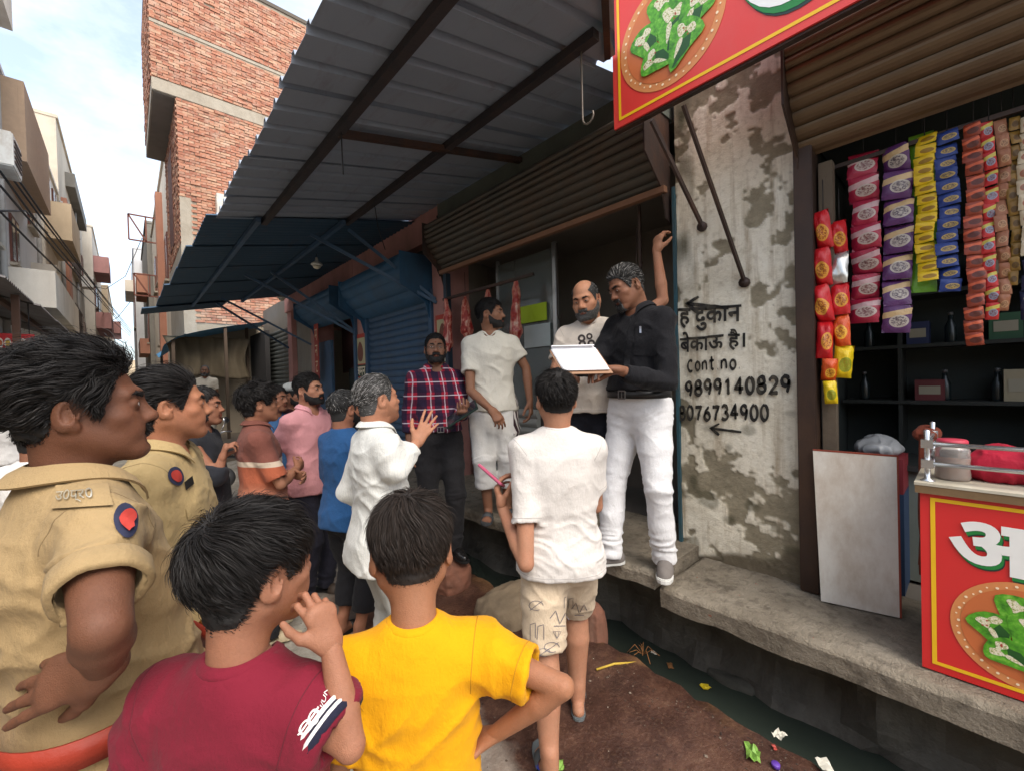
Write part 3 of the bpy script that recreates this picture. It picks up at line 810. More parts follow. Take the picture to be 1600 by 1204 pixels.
# ------------------------------------------------------------------ unfinished brick building over the lane
def build_brick():
    B = empty('brick_building', (1.07, 13.0, 0)); tag(B, 'tall unfinished red brick building with cement floor bands and overhanging upper storey', 'building')
    Yb = 13.0; zj = 8.75; top = 12.25; xl, xu, xr = 1.07, .62, 6.2
    part('core', MORTAR, B, ((xl+.012, Yb+.012, .3), (xr, Yb+4, zj)), ((xu+.012, Yb+.012, zj+.30), (xr, Yb+4, top-.1)))
    part('floor_band', CEMENT, B, ((xu, Yb-.012, zj), (xr, Yb+4, zj+.30)), bevel=.01)
    part('lintel_band', CEMENT, B, ((xu-.004, Yb-.006, 10.35), (xr, Yb+.02, 10.42)))
    part('lintel_band', CEMENT, B, ((3.0, Yb-.004, 11.3), (xr, Yb+.02, 11.37)))
    part('coping', worn('dark_coping', lin(96, 88, 78), .9, .2, 4, .3), B, ((xu-.02, Yb-.02, top-.1), (xr, Yb+4, top)))
    part('plaster_patch', CEMENT, B, ((xl-.006, Yb-.010, 3.0), (xl+.24, Yb+.02, 6.35)), ((xl-.010, Yb-.006, 3.0), (xl+.02, Yb+3.9, 5.2)))
    bl, bh, bd, mj = .205, .056, .10, .012
    proto = []
    rng = np.random.default_rng(4)
    def mk(L, H, D, s):
        V = np.array([(0, 0, 0), (L, 0, 0), (L, D, 0), (0, D, 0), (0, 0, H), (L, 0, H), (L, D, H), (0, D, H)], float)
        V += (np.random.default_rng(s).uniform(-1, 1, V.shape))*A3(.006, .006, .005)
        return V
    BF = [(0, 1, 5, 4), (1, 2, 6, 5), (3, 0, 4, 7), (4, 5, 6, 7), (0, 3, 2, 1)]
    for s in range(6):
        me = bpy.data.meshes.new('brick'); me.from_pydata(mk(bl, bh, bd, s).tolist(), [], BF); me.update(); me.materials.append(BRICK); proto.append(me)
    rest = MB(); cnt = 0; spots = []
    row = 0; z = 3.3
    while z < top-.18:
        if zj-.085 < z < zj+.30 or 10.275 < z < 10.45: z += .0; 
        in_band = (zj-.07 < z < zj+.29) or (10.30 < z < 10.42)
        if not in_band:
            x0 = xl if z < zj else xu
            x = x0-(bl*.5 if row % 2 else 0)
            while x < xr:
                a = max(x, x0)
                L = min(x+bl, xr)-a
                patch = (z < 6.35 and a < xl+.2)
                hole = (10.9 < z < 12.4 and 1.62 < a < 1.78 and rng.random() < .5)
                if L > .06 and not patch and not hole: spots.append((a, z, L))
                x += bl+mj
        z += bh+mj; row += 1
    # the bricks that show largest stand on their own, the rest are one joined part
    vis = sorted([s for s in spots if abs(s[2]-bl) < .01 and s[0] < 2.6 and 5.0 < s[1]], key=lambda s: s[1]+s[0]*.6)[:300]
    vs = set((round(a, 3), round(z, 3)) for a, z, L in vis)
    for i, (a, z, L) in enumerate(spots):
        jy = rng.normal(0, .007); jz = rng.normal(0, .003)
        if (round(a, 3), round(z, 3)) in vs:
            o = obj('brick', proto[i % 6], None, B); o.location = (a-1.07, -.016+jy, z+jz)
        else:
            V = mk(L, bh, bd, i % 97); V += A3(a, Yb-.016+jy, z+jz)
            rest.add(V, BF)
    o = put(rest, 'brick_rows', BRICKJ, B); o['kind'] = 'stuff'
    # street side: bricks of the long wall, a window and the underside of the overhang
    side = MB(); row = 0; z = 5.25
    while z < top-.18:
        if not ((zj-.07 < z < zj+.29)):
            xs = xl if z < zj else xu
            y = Yb+(.115 if row % 2 else 0)
            while y < Yb+3.75:
                if not (z < 8.3 and z > 5.6 and Yb+1.6 < y < Yb+2.8):
                    V = mk(bl, bh, bd, int(y*31+row) % 97); V = np.stack([V[:,1]+xs-.016+rng.normal(0, .006), y+bl-V[:,0], V[:,2]+z], 1)
                    side.add(V, BF)
                y += bl+mj
        z += bh+mj; row += 1
    o = put(side, 'side_brick_rows', BRICKJ, B); o['kind'] = 'stuff'
    part('window_frame', worn('brown_window', lin(96, 56, 44), .7, .2, 6, .2), B, ((xl-.03, Yb+1.6, 5.6), (xl+.03, Yb+2.8, 8.2)))
    part('soffit_patch', GREYCEM, B, ((xu+.03, Yb+.05, zj-.02), (xl+.01, Yb+3.9, zj+.01)))
    # meter box on the facade over the awning
    part('sheet_box', WHITEM, B, ((1.78, Yb-.25, 5.9), (2.9, Yb-.02, 6.55)), bevel=.01)
    return B
build_brick()

# ------------------------------------------------------------------ houses along the lane
CREAM = worn('cream_wall', lin(220, 210, 194), .92, .12, 1.2, .25, 0, lin(150, 136, 118), .5)
PALE = worn('pale_grey_wall', lin(214, 215, 216), .9, .1, 1.0, .2, 0, lin(150, 146, 142), .5)
SAND = worn('sand_wall', lin(190, 170, 142), .92, .15, 1.4, .3, 0, lin(136, 116, 94), .5)
TERRA = worn('terracotta_wall', lin(172, 122, 100), .92, .15, 1.6, .3, 0, lin(120, 76, 60), .5)
WINF = worn('window_wood', lin(104, 62, 50), .7, .2, 8, .2)
WGL = flat('dark_window_glass', lin(60, 66, 72), .15)
def house(name, label, side, x, y0, y1, h, mat, floors, extra=()):
    """a house whose street face is the plane X = x; side -1: left row, +1: right row"""
    R = empty(name, (x, (y0+y1)/2, 0)); tag(R, label, 'building', None)
    dep = 6*side
    part('wall', mat, R, ((x, y0, -.3), (x+dep, y1, h)))
    part('parapet', mat, R, ((x-.06*side, y0-.03, h), (x+dep, y1+.03, h+.12)))
    for (kind, a, b, za, zb_, *o) in extra:
        if kind == 'win':
            f = part('window', WINF, R, ((x-.04*side, a, za), (x+.02*side, b, zb_)))
            p = part('pane', WGL, R, ((x-.048*side, a+.07, za+.07), (x-.041*side, b-.07, zb_-.07)))
            p.parent = f; p.location = (0, 0, 0)
            mb = MB(); mb.box2((x-.12*side, a-.06, za-.08), (x+.02*side, b+.06, za-.01)); s_ = put(mb, 'sill', CEMENT, R)
            if b-a > .7:
                mu = part('mullion', WINF, R, ((x-.058*side, (a+b)/2-.025, za+.07), (x-.042*side, (a+b)/2+.025, zb_-.07)))
        elif kind == 'bal':
            d = o[0]
            part('balcony_slab', o[1] if len(o) > 1 else CREAM, R, ((x-d*side, a, za), (x+.01*side, b, za+.14)))
            part('balcony_front', o[1] if len(o) > 1 else CREAM, R, ((x-d*side, a, za+.141), (x-(d-.09)*side, b, zb_)))
            part('balcony_end', o[1] if len(o) > 1 else CREAM, R, ((x-(d-.091)*side, a, za+.141), (x+.01*side, a+.09, zb_)))
        elif kind == 'box':
            part(o[2] if len(o) > 2 else 'bay', o[1], R, ((x-o[0]*side, a, za), (x+.01*side, b, zb_)))
    return R
WN = lambda a, b, za, zb_: ('win', a, b, za, zb_)
house('house', 'pale grey tall house with jutting top balcony at the lane entrance', -1, -1.85, 7.0, 13.3, 11.2, PALE, 4,
      [('bal', 8.2, 12.9, 8.9, 9.9, .36, CREAM), WN(12.0, 13.0, 6.6, 8.0), WN(12.2, 13.0, 4.6, 5.4)])
house('house', 'house with brick-walled upper balcony and white soffit in the left row', -1, -1.95, 13.4, 19.6, 8.9, PALE, 3,
      [('bal', 13.6, 17.4, 6.6, 8.3, .50, worn('brick_cream', lin(178, 150, 124), .92, .2, 8, .5)), ('bal', 13.5, 19.4, 3.5, 4.3, .85, CREAM), WN(15.2, 16.2, 4.75, 5.9), ('box', 18.2, 19.3, 4.31, 5.4, .5, CREAM), WN(17.9, 18.9, 6.4, 7.6)])
house('house', 'narrow cream house with small projecting balcony and red washing', -1, -1.8, 19.7, 23.6, 9.2, CREAM, 3,
      [('bal', 19.9, 23.2, 6.6, 7.8, .6, SAND), WN(20.6, 21.6, 4.6, 6.0), WN(22.2, 23.1, 4.6, 6.0), WN(20.4, 21.2, 7.9, 8.9), WN(22.0, 22.9, 7.9, 8.9), WN(20.6, 21.8, 2.2, 3.4), ('box', 20.1, 20.7, 4.3, 5.3, .22, TERRA, 'washing')])
house('house', 'weathered concrete house with brown chimney shaft and long barred window', -1, -1.75, 23.7, 35.5, 12.2, worn('weathered_concrete', lin(196, 184, 166), .94, .2, 1.0, .4, 0, lin(116, 104, 92), .6), 4,
      [('box', 24.4, 25.5, .2, 9.4, .16, TERRA, 'brick_shaft'), WN(26.0, 26.7, 8.0, 9.4), WN(34.2, 35.2, 8.0, 9.4), WN(34.2, 35.2, 4.2, 5.6), WN(27.0, 31.5, 7.2, 9.6), WN(27.0, 31.0, 3.7, 5.6), ('bal', 26.5, 33.5, 10.6, 11.2, .3, GREYCEM), WN(32.4, 33.8, 4.0, 5.8)])
house('house', 'far cream house with stacked small balconies in the left row', -1, -1.35, 36, 47, 11.6, CREAM, 4,
      [('bal', 36.5, 40, 9.0, 10.0, .7, PINKW), ('bal', 37, 43, 5.6, 6.6, .7, PINKW), ('bal', 37, 44, 3.2, 4.1, .6, PINKW), WN(37, 38.4, 6.9, 8.4), WN(40.5, 42, 6.9, 8.4)])
house('house', 'farthest pinkish house closing the left row', -1, -1.0, 48, 66, 10.2, SAND, 3, [('bal', 49, 55, 6.5, 7.5, .7, PINKW), WN(50, 53, 4, 6)])
house('house', 'cream house beyond the brick building with wall-mounted steel frames', 1, 1.15, 17.3, 29, 9.6, CREAM, 3,
      [WN(18.4, 19.6, 5.4, 7.0), WN(23, 24.2, 6.2, 7.8), WN(25.4, 26.6, 6.2, 7.8), WN(23.4, 24.6, 3.6, 5.2), ('box', 20.4, 20.9, 2.6, 9.0, .2, TERRA, 'brick_strip')])
house('house', 'grey concrete house with terracotta panels farther along the right row', 1, .95, 29.2, 38, 10.4, GREYCEM, 3,
      [('bal', 29.6, 33, 6.8, 7.8, .45, TERRA), WN(30, 31.4, 4.2, 5.8), ('bal', 30, 34, 3.6, 4.4, .4, TERRA)])
house('house', 'distant pale slab-sided house at the end of the right row', 1, .55, 38.2, 52, 11.2, PALE, 3, [WN(39, 41, 6, 8), ('bal', 40, 45, 8.6, 9.4, .5, CREAM)])
house('house', 'low far-off house at the very end of the lane', 1, -.6, 95, 110, 6.5, SAND, 2, [])
# unseen row beside and behind the viewpoint, kept low so skylight reaches the shops
house('house', 'plain unseen sand-coloured house front on the side of the lane opposite the shops', -1, -2.1, -7.5, 6.9, 3.1, SAND, 1, [WN(-4, -2.8, 1.2, 2.6), WN(0, 1.2, 1.2, 2.6), WN(3.5, 4.7, 1.2, 2.6)])
def fittings():
    """drainpipes, window grilles, air coolers and roof tanks on the left row, each a thing of its own"""
    GR = worn('grille_iron', lin(88, 74, 66), .7, .2, 9, .1); PIPE = worn('grey_pipe', lin(150, 146, 140), .7, .2, 6, .1)
    for k, (x, y, z0, z1) in enumerate(((-1.80, 13.36, .2, 10.9), (-1.90, 19.5, .2, 8.6), (-1.70, 23.65, .2, 9.0), (-1.70, 30.2, .2, 11.8))):
        mb = MB(); mb.tube([(0, 0, z0), (0, 0, z1)], .055, 8); o = mb.build('drainpipe', PIPE, None, 0, (x, y, 0))
        tag(o, ('grey drainpipe down the corner of the pale tall house', 'grey drainpipe beside the brick-walled balcony house', 'grey drainpipe between cream house and weathered concrete house', 'grey drainpipe in the middle of the weathered concrete front')[k], 'pipe')
    for k, (x, y0, y1, z0, z1, lab) in enumerate(((-1.75, 27.0, 31.5, 7.2, 9.6, 'rusty iron grille over the long upper window'), (-1.75, 27.0, 31.0, 3.7, 5.6, 'rusty iron grille over the long lower window'))):
        R = empty('window_grille', (x+.10, y0, z0)); tag(R, lab, 'grille')
        for q in range(13): part('bar', GR, R, ((x+.085, y0+(y1-y0)*q/12-.015, z0), (x+.115, y0+(y1-y0)*q/12+.015, z1)))
        for q in range(4): part('cross_bar', GR, R, ((x+.116, y0, z0+(z1-z0)*q/3-.015), (x+.14, y1, z0+(z1-z0)*q/3+.015)))
    for k, (x, y, z, lab) in enumerate(((-1.85, 11.2, 5.6, 'white air cooler box on the pale tall house'), (-1.8, 21.9, 3.4, 'white air cooler box under the cream house windows'), (-1.75, 33.0, 7.4, 'white air cooler box on the weathered concrete house'))):
        R = empty('air_cooler', (x, y, z)); tag(R, lab, 'air cooler')
        part('box', WHITEM, R, ((x+.01, y, z), (x+.5, y+.8, z+.6)), bevel=.02)
        for q in range(5): part('louvre', GR, R, ((x+.501, y+.08, z+.1+q*.09), (x+.52, y+.72, z+.13+q*.09)))
    for k, (x, y, z, lab) in enumerate(((-2.6, 16.5, 9.02, 'black water tank on the brick-balcony house roof'), (-2.4, 30, 12.3, 'black water tank on the weathered concrete house roof'))):
        mb = MB(); mb.lathe([(.5, 0), (.52, .1), (.5, .2), (.52, .35), (.5, .5), (.52, .7), (.45, .95), (.2, 1.05), (.2, 1.12)], (0, 0, 0), 20); o = mb.build('water_tank', BLACKM, None, 0, (x, y, z)); tag(o, lab, 'water tank')
fittings()
# ------------------------------------------------------------------ implicit-surface figure builder
from mathutils.bvhtree import BVHTree
def cone(a, b, ra, rb, sq=None):
    a = np.asarray(a, float); b = np.asarray(b, float)
    R = max(ra, rb)*(max(1, sq[1]) if sq else 1)
    lo = np.minimum(a, b)-R; hi = np.maximum(a, b)+R
    ab = b-a; L2 = ab.dot(ab)+1e-12
    if sq: ax = nrm(sq[0]); g = 1/sq[1]**2-1; sc = min(1, sq[1])
    def f(X, Y, Z):
        t = np.clip(((X-a[0])*ab[0]+(Y-a[1])*ab[1]+(Z-a[2])*ab[2])/L2, 0, 1)
        x = X-a[0]-t*ab[0]; y = Y-a[1]-t*ab[1]; z = Z-a[2]-t*ab[2]
        d2 = x*x+y*y+z*z
        r = ra+(rb-ra)*t
        if sq:
            d2 = d2+g*(x*ax[0]+y*ax[1]+z*ax[2])**2
            return (np.sqrt(d2)-r)*sc
        return np.sqrt(d2)-r
    return lo, hi, f
def ell(c, r, R=None):
    c = np.asarray(c, float); r = np.asarray(r, float)
    m = r.max(); lo = c-m; hi = c+m
    def f(X, Y, Z):
        x, y, z = X-c[0], Y-c[1], Z-c[2]
        if R is not None:
            x, y, z = (R[0][0]*x+R[1][0]*y+R[2][0]*z, R[0][1]*x+R[1][1]*y+R[2][1]*z, R[0][2]*x+R[1][2]*y+R[2][2]*z)
        k0 = np.sqrt((x/r[0])**2+(y/r[1])**2+(z/r[2])**2)
        k1 = np.sqrt((x/r[0]**2)**2+(y/r[1]**2)**2+(z/r[2]**2)**2)+1e-9
        return k0*(k0-1)/k1
    return lo, hi, f
def lathe_z(zs, rx, ryf, ryb, cx, cy, p=2.35):
    """vertical trunk: elliptic sections with separate front and back depth"""
    zs, rx, ryf, ryb, cx, cy = [np.asarray(a, float) for a in (zs, rx, ryf, ryb, cx, cy)]
    R = max(rx.max(), ryf.max(), ryb.max())
    lo = A3(cx.min()-R, cy.min()-R, zs[0]); hi = A3(cx.max()+R, cy.max()+R, zs[-1])
    def f(X, Y, Z):
        z = np.clip(Z, zs[0], zs[-1])
        g = lambda a: np.interp(z.ravel(), zs, a).reshape(z.shape)
        a, bf, bb = g(rx), g(ryf), g(ryb)
        x = X-g(cx); y = Y-g(cy)
        b = np.where(y > 0, bf, bb)
        q = ((np.abs(x)/a)**p+(np.abs(y)/b)**p)**(1/p)
        d = (q-1)*np.minimum(a, b)
        e = np.abs(Z-z)
        return np.where(e > 0, np.sqrt(np.maximum(d, 0)**2+e*e), d)
    return lo, hi, f

class Field:
    def __init__(s, lo, hi, v):
        s.v = v; s.lo = np.asarray(lo, float)-2.5*v
        n = np.ceil((np.asarray(hi)-s.lo)/v).astype(int)+4
        s.n = n; s.F = np.full(n, .5, np.float32)
        s.ax = [(s.lo[i]+v*np.arange(n[i])) for i in range(3)]
    def blk(s, lo, hi, m):
        sl = []
        for i in range(3):
            a = max(0, int((lo[i]-m-s.lo[i])/s.v)); b = min(s.n[i], int((hi[i]+m-s.lo[i])/s.v)+2)
            sl.append(slice(a, max(a, b)))
        X = s.ax[0][sl[0]][:, None, None]; Y = s.ax[1][sl[1]][None, :, None]; Z = s.ax[2][sl[2]][None, None, :]
        return tuple(sl), X, Y, Z
    def add(s, prim, k=.02):
        sl, X, Y, Z = s.blk(prim[0], prim[1], k+3*s.v)
        if s.F[sl].size == 0: return s
        d = prim[2](X, Y, Z); a = s.F[sl]
        h = np.maximum(k-np.abs(a-d), 0)/k
        s.F[sl] = np.minimum(a, d)-h*h*k*.25
        return s
    def sub(s, prim, k=.01):
        sl, X, Y, Z = s.blk(prim[0], prim[1], k+3*s.v)
        if s.F[sl].size == 0: return s
        d = -prim[2](X, Y, Z); a = s.F[sl]
        h = np.maximum(k-np.abs(a-d), 0)/k
        s.F[sl] = np.maximum(a, d)+h*h*k*.25
        return s
    def cut(s, c, n, rad=None):
        """remove the half space in direction n beyond point c (inside radius rad of c if given)"""
        c = np.asarray(c, float); n = nrm(n)
        if rad is None: sl, X, Y, Z = s.blk(s.lo, s.lo+s.n*s.v, 0)
        else: sl, X, Y, Z = s.blk(c-rad, c+rad, 0)
        d = (X-c[0])*n[0]+(Y-c[1])*n[1]+(Z-c[2])*n[2]
        if rad is not None:
            r = np.sqrt((X-c[0])**2+(Y-c[1])**2+(Z-c[2])**2)
            d = np.where(r < rad, d, -1)
        s.F[sl] = np.maximum(s.F[sl], d)
        return s
    def mesh(s, smooth=1):
        F = s.F; v = s.v
        S = F < 0
        nx, ny, nz = F.shape
        c = S[:-1,:-1,:-1].astype(np.int8)
        cnt = np.zeros((nx-1, ny-1, nz-1), np.int8)
        offs = [(i, j, k) for i in (0, 1) for j in (0, 1) for k in (0, 1)]
        for i, j, k in offs: cnt += S[i:nx-1+i, j:ny-1+j, k:nz-1+k]
        act = (cnt > 0) & (cnt < 8)
        I = np.argwhere(act)
        idx = np.full(act.shape, -1, np.int64); idx[act] = np.arange(len(I))
        val = {o: F[I[:,0]+o[0], I[:,1]+o[1], I[:,2]+o[2]].astype(np.float64) for o in offs}
        P = np.zeros((len(I), 3)); N = np.zeros(len(I))
        for a in offs:
            for ax in range(3):
                if a[ax] == 0:
                    b = list(a); b[ax] = 1; b = tuple(b)
                    fa, fb = val[a], val[b]
                    m = (fa < 0) != (fb < 0)
                    t = np.where(m, fa/(np.where(fa == fb, 1, fa-fb)), 0)
                    p = np.zeros((len(I), 3)); p[:] = a; p[:, ax] = t
                    P[m] += p[m]; N[m] += 1
        P = (P/np.maximum(N, 1)[:, None]+I)*v+s.lo
        Q = []
        for ax in range(3):
            u, w = (ax+1) % 3, (ax+2) % 3
            sl0 = [slice(None)]*3; sl1 = [slice(None)]*3
            sl0[ax] = slice(0, -1); sl1[ax] = slice(1, None)
            a = S[tuple(sl0)]; b = S[tuple(sl1)]
            E = np.argwhere(a != b)
            ok = (E[:, u] > 0) & (E[:, w] > 0) & (E[:, u] < F.shape[u]-1) & (E[:, w] < F.shape[w]-1)
            E = E[ok]
            flip = a[E[:,0], E[:,1], E[:,2]]
            q = []
            for du, dw in ((1, 1), (0, 1), (0, 0), (1, 0)):
                e = E.copy(); e[:, u] -= du; e[:, w] -= dw
                q.append(idx[e[:,0], e[:,1], e[:,2]])
            q = np.stack(q, 1)
            q = np.where(flip[:, None], q, q[:, ::-1])
            Q.append(q)
        Q = np.concatenate(Q); Q = Q[(Q >= 0).all(1)]
        for _ in range(smooth): P = relax(P, Q, .5)
        return P, Q
def relax(P, Q, a):
    S = np.zeros_like(P); C = np.zeros(len(P))
    for i in range(4):
        j = (i+1) % 4
        np.add.at(S, Q[:, i], P[Q[:, j]]); np.add.at(S, Q[:, j], P[Q[:, i]])
        np.add.at(C, Q[:, i], 1); np.add.at(C, Q[:, j], 1)
    return P+(S/np.maximum(C, 1)[:, None]-P)*a
def vnormals(P, Q):
    n = np.cross(P[Q[:, 2]]-P[Q[:, 0]], P[Q[:, 3]]-P[Q[:, 1]])
    N = np.zeros_like(P)
    for i in range(4): np.add.at(N, Q[:, i], n)
    return N/(np.linalg.norm(N, axis=1)[:, None]+1e-12)
def rotm(M): return np.array(M)

def chain(F, pts, rad, k=.015, sq=None):
    for i in range(len(pts)-1):
        F.add(cone(pts[i], pts[i+1], rad[i], rad[i+1], sq), k if i == 0 else .006)
def tube_prim(pts, rad, end=None, dirn=None):
    cs = [cone(pts[i], pts[i+1], rad[i], rad[i+1]) for i in range(len(pts)-1)]
    lo = np.min([c[0] for c in cs], 0); hi = np.max([c[1] for c in cs], 0)
    def f(X, Y, Z):
        d = cs[0][2](X, Y, Z)
        for c in cs[1:]:
            e = c[2](X, Y, Z); h = np.maximum(.012-np.abs(d-e), 0)/.012
            d = np.minimum(d, e)-h*h*.003
        if end is not None:
            d = np.maximum(d, (X-end[0])*dirn[0]+(Y-end[1])*dirn[1]+(Z-end[2])*dirn[2])
        return d
    return lo, hi, f
def ik(S, T, l1, l2, pole):
    S, T, pole = A3(*S), A3(*T), nrm(pole)
    v = T-S; L = np.linalg.norm(v); 
    if L > (l1+l2)*.999: T = S+v/L*(l1+l2)*.999; v = T-S; L = np.linalg.norm(v)
    a = (l1*l1-l2*l2+L*L)/(2*L); h = math.sqrt(max(l1*l1-a*a, 0))
    d = v/L; p = pole-d*d.dot(pole); p = nrm(p)
    return S+d*a+p*h, T

# --- head --------------------------------------------------------------------
SK = lambda q: ((q[:,0]/.077)**2+((q[:,1]+.010)/.100)**2+((q[:,2]-.030)/.090)**2)
def head_mesh(v, nbl, opt):
    """head in its own frame (eye level at 0, facing +y); nbl = neck base in that frame"""
    fat = opt.get('fat', 0.0); jaw = opt.get('jaw', 1.0); nose = opt.get('nose', 1.0)
    F = Field((-.105, -.125, min(-.2, nbl[2]-.02)), (.105, .15, .135), v)
    F.add(ell((0, -.012, .032), (.0755, .098, .088)))
    F.add(ell((0, .022, -.035), (.060+fat, .068, .078)), .04)
    F.add(ell((0, .052, -.055), (.047+fat, .045, .058)), .03)
    for s in (-1, 1):
        F.add(cone((s*(.053+fat), -.008, -.052), (s*.019*jaw, .070, -.098), .022, .018), .03)
        F.add(ell((s*.043, .058, -.026), (.024+fat*.5, .024, .020)), .02)
        F.add(ell((s*.03, .072, -.055), (.018+fat*.6, .02, .022)), .02)
        F.add(cone((s*.012, .090, .021), (s*.044, .074, .020), .011, .009), .02)
    F.add(cone((-.010, .081, -.101), (.010, .081, -.101), .017*jaw, .017*jaw), .025)
    nw = opt.get('neck', 1.0); F.add(cone((0, -.03, -.05), nbl, (.057+fat*.6)*nw, (.060+fat*.6)*nw), .035)
    if fat > .004: F.add(ell((0, .03, -.105), (.045, .045, .025)), .03)
    for s in (-1, 1):                                   # sockets, lids
        F.sub(ell((s*.032, .104, .001), (.021, .020, .0135)), .018)
        F.add(ell((s*.0315, .0800, .000), (.0168, .0155, .0140)), .006)
    F.add(cone((0, .086, .012), (0, .107*1+.006*(nose-1), -.030), .0085, .0125*nose), .014)
    F.add(ell((0, .111, -.033), (.0125*nose, .0115, .011)), .008)
    for s in (-1, 1):
        F.add(ell((s*.0135*nose, .100, -.036), (.0088, .012, .0085)), .008)
        F.sub(ell((s*.0065, .107, -.043), (.004, .006, .004)), .004)
    for s in (-1, 1):                                   # lips
        F.add(cone((0, .0985, -.0625), (s*.023, .0885, -.066), .0065, .004), .006)
        F.add(cone((0, .0965, -.0745), (s*.020, .0875, -.0705), .0075, .004), .006)
    F.sub(cone((-.022, .095, -.0685), (.022, .095, -.0685), .0022, .0022), .006)
    F.sub(ell((0, .108, -.087), (.022, .012, .006)), .015)
    e = opt.get('eye', 1.0)
    if v < .0045:
        for s in (-1, 1):
            F.sub(ell((s*.0315, .098, -.0008), (.0130, .010, .0036*e)), .002)
    for s in (-1, 1):                                   # ears
        M = np.array(Rz(s*-.45) @ Rx(-.18))
        F.add(ell((s*.0845, -.020, -.012), (.0075, .0200, .0320), M), .007)
        F.add(ell((s*.0805, -.008, -.034), (.007, .011, .013), M), .008)
        if v < .0045:
            F.sub(ell((s*.0915, -.0125, -.006), (.0065, .0115, .0205), M), .004)
            F.add(cone((s*.083, .000, -.018), (s*.081, .002, -.010), .004, .004), .003)
    P, Q = F.mesh(1)
    return P, Q

def hair_line(q, style):
    """signed scalp mask: > 0 where hair grows"""
    y, z, x = q[:,1], q[:,2], np.abs(q[:,0])
    rec = style.get('recede', 0.0); nape = style.get('nape', -.082)
    side = style.get('side', .0)
    zf = np.interp(y, [-.13, -.055, -.042, -.030, .000, .010, .022, .034, .050, .064, .078, .12],
                   [nape, nape+.010, -.040, .010, .022, .010, -.022-side, -.018-side, .028, .056+rec, .068+rec, .072+rec])
    zf = zf - np.where(y > .05, np.clip(.04-x, 0, .04)*(.18 if rec <= 0 else .1), 0)
    m = z-zf
    ear = np.maximum(np.abs(q[:,1]+.016)/.034, np.abs(q[:,2]+.012)/.042)
    m = np.where((x > .0765) & (ear < 1), -1, m)
    m = np.where(z < -.06, np.minimum(m, -.030-q[:,1]), m)
    return m

def shell(P, Q, N, m, th, jitter=0.0, seed=1, lo=-.004):
    """thin layer over the faces where m > lo; th = thickness per vertex"""
    keep = (m[Q] > lo).all(1)
    Qk = Q[keep]
    if len(Qk) == 0: return None
    u, inv = np.unique(Qk, return_inverse=True)
    Qn = inv.reshape(Qk.shape)
    Pn = P[u]+N[u]*(th[u])[:, None]
    if jitter: Pn = Pn+N[u]*((noise3(P[u]*90, seed)-.5)*jitter*np.clip(th[u]/.004, 0, 1))[:, None]
    return Pn, Qn, N[u], m[u]

def ribbons(roots, pts_fn, n, w, rng):
    """roots -> strand polylines (n points) -> ribbon quads"""
    K = len(roots)
    L = pts_fn()                                     # (K, n, 3)
    T = np.gradient(L, axis=1); T /= np.linalg.norm(T, axis=2, keepdims=True)+1e-9
    C = L-A3(0, -.012, .02)
    Nn = C/np.linalg.norm(C, axis=2, keepdims=True)
    roll = rng.normal(0, .95, (K, 1, 1))
    Nn = Nn*np.cos(roll)+np.cross(T, Nn)*np.sin(roll)
    S = np.cross(T, Nn); S /= np.linalg.norm(S, axis=2, keepdims=True)+1e-9
    t = np.linspace(0, 1, n)
    ww = (w*(1-t**2*.85))[None, :, None]*rng.uniform(.6, 1.3, (K, 1, 1))
    V = np.stack([L-S*ww, L+S*ww], 2).reshape(-1, 3)
    b = (np.arange(K)*n*2)[:, None]+(np.arange(n-1)*2)[None, :]
    F = np.stack([b, b+1, b+3, b+2], -1).reshape(-1, 4)
    return V, F

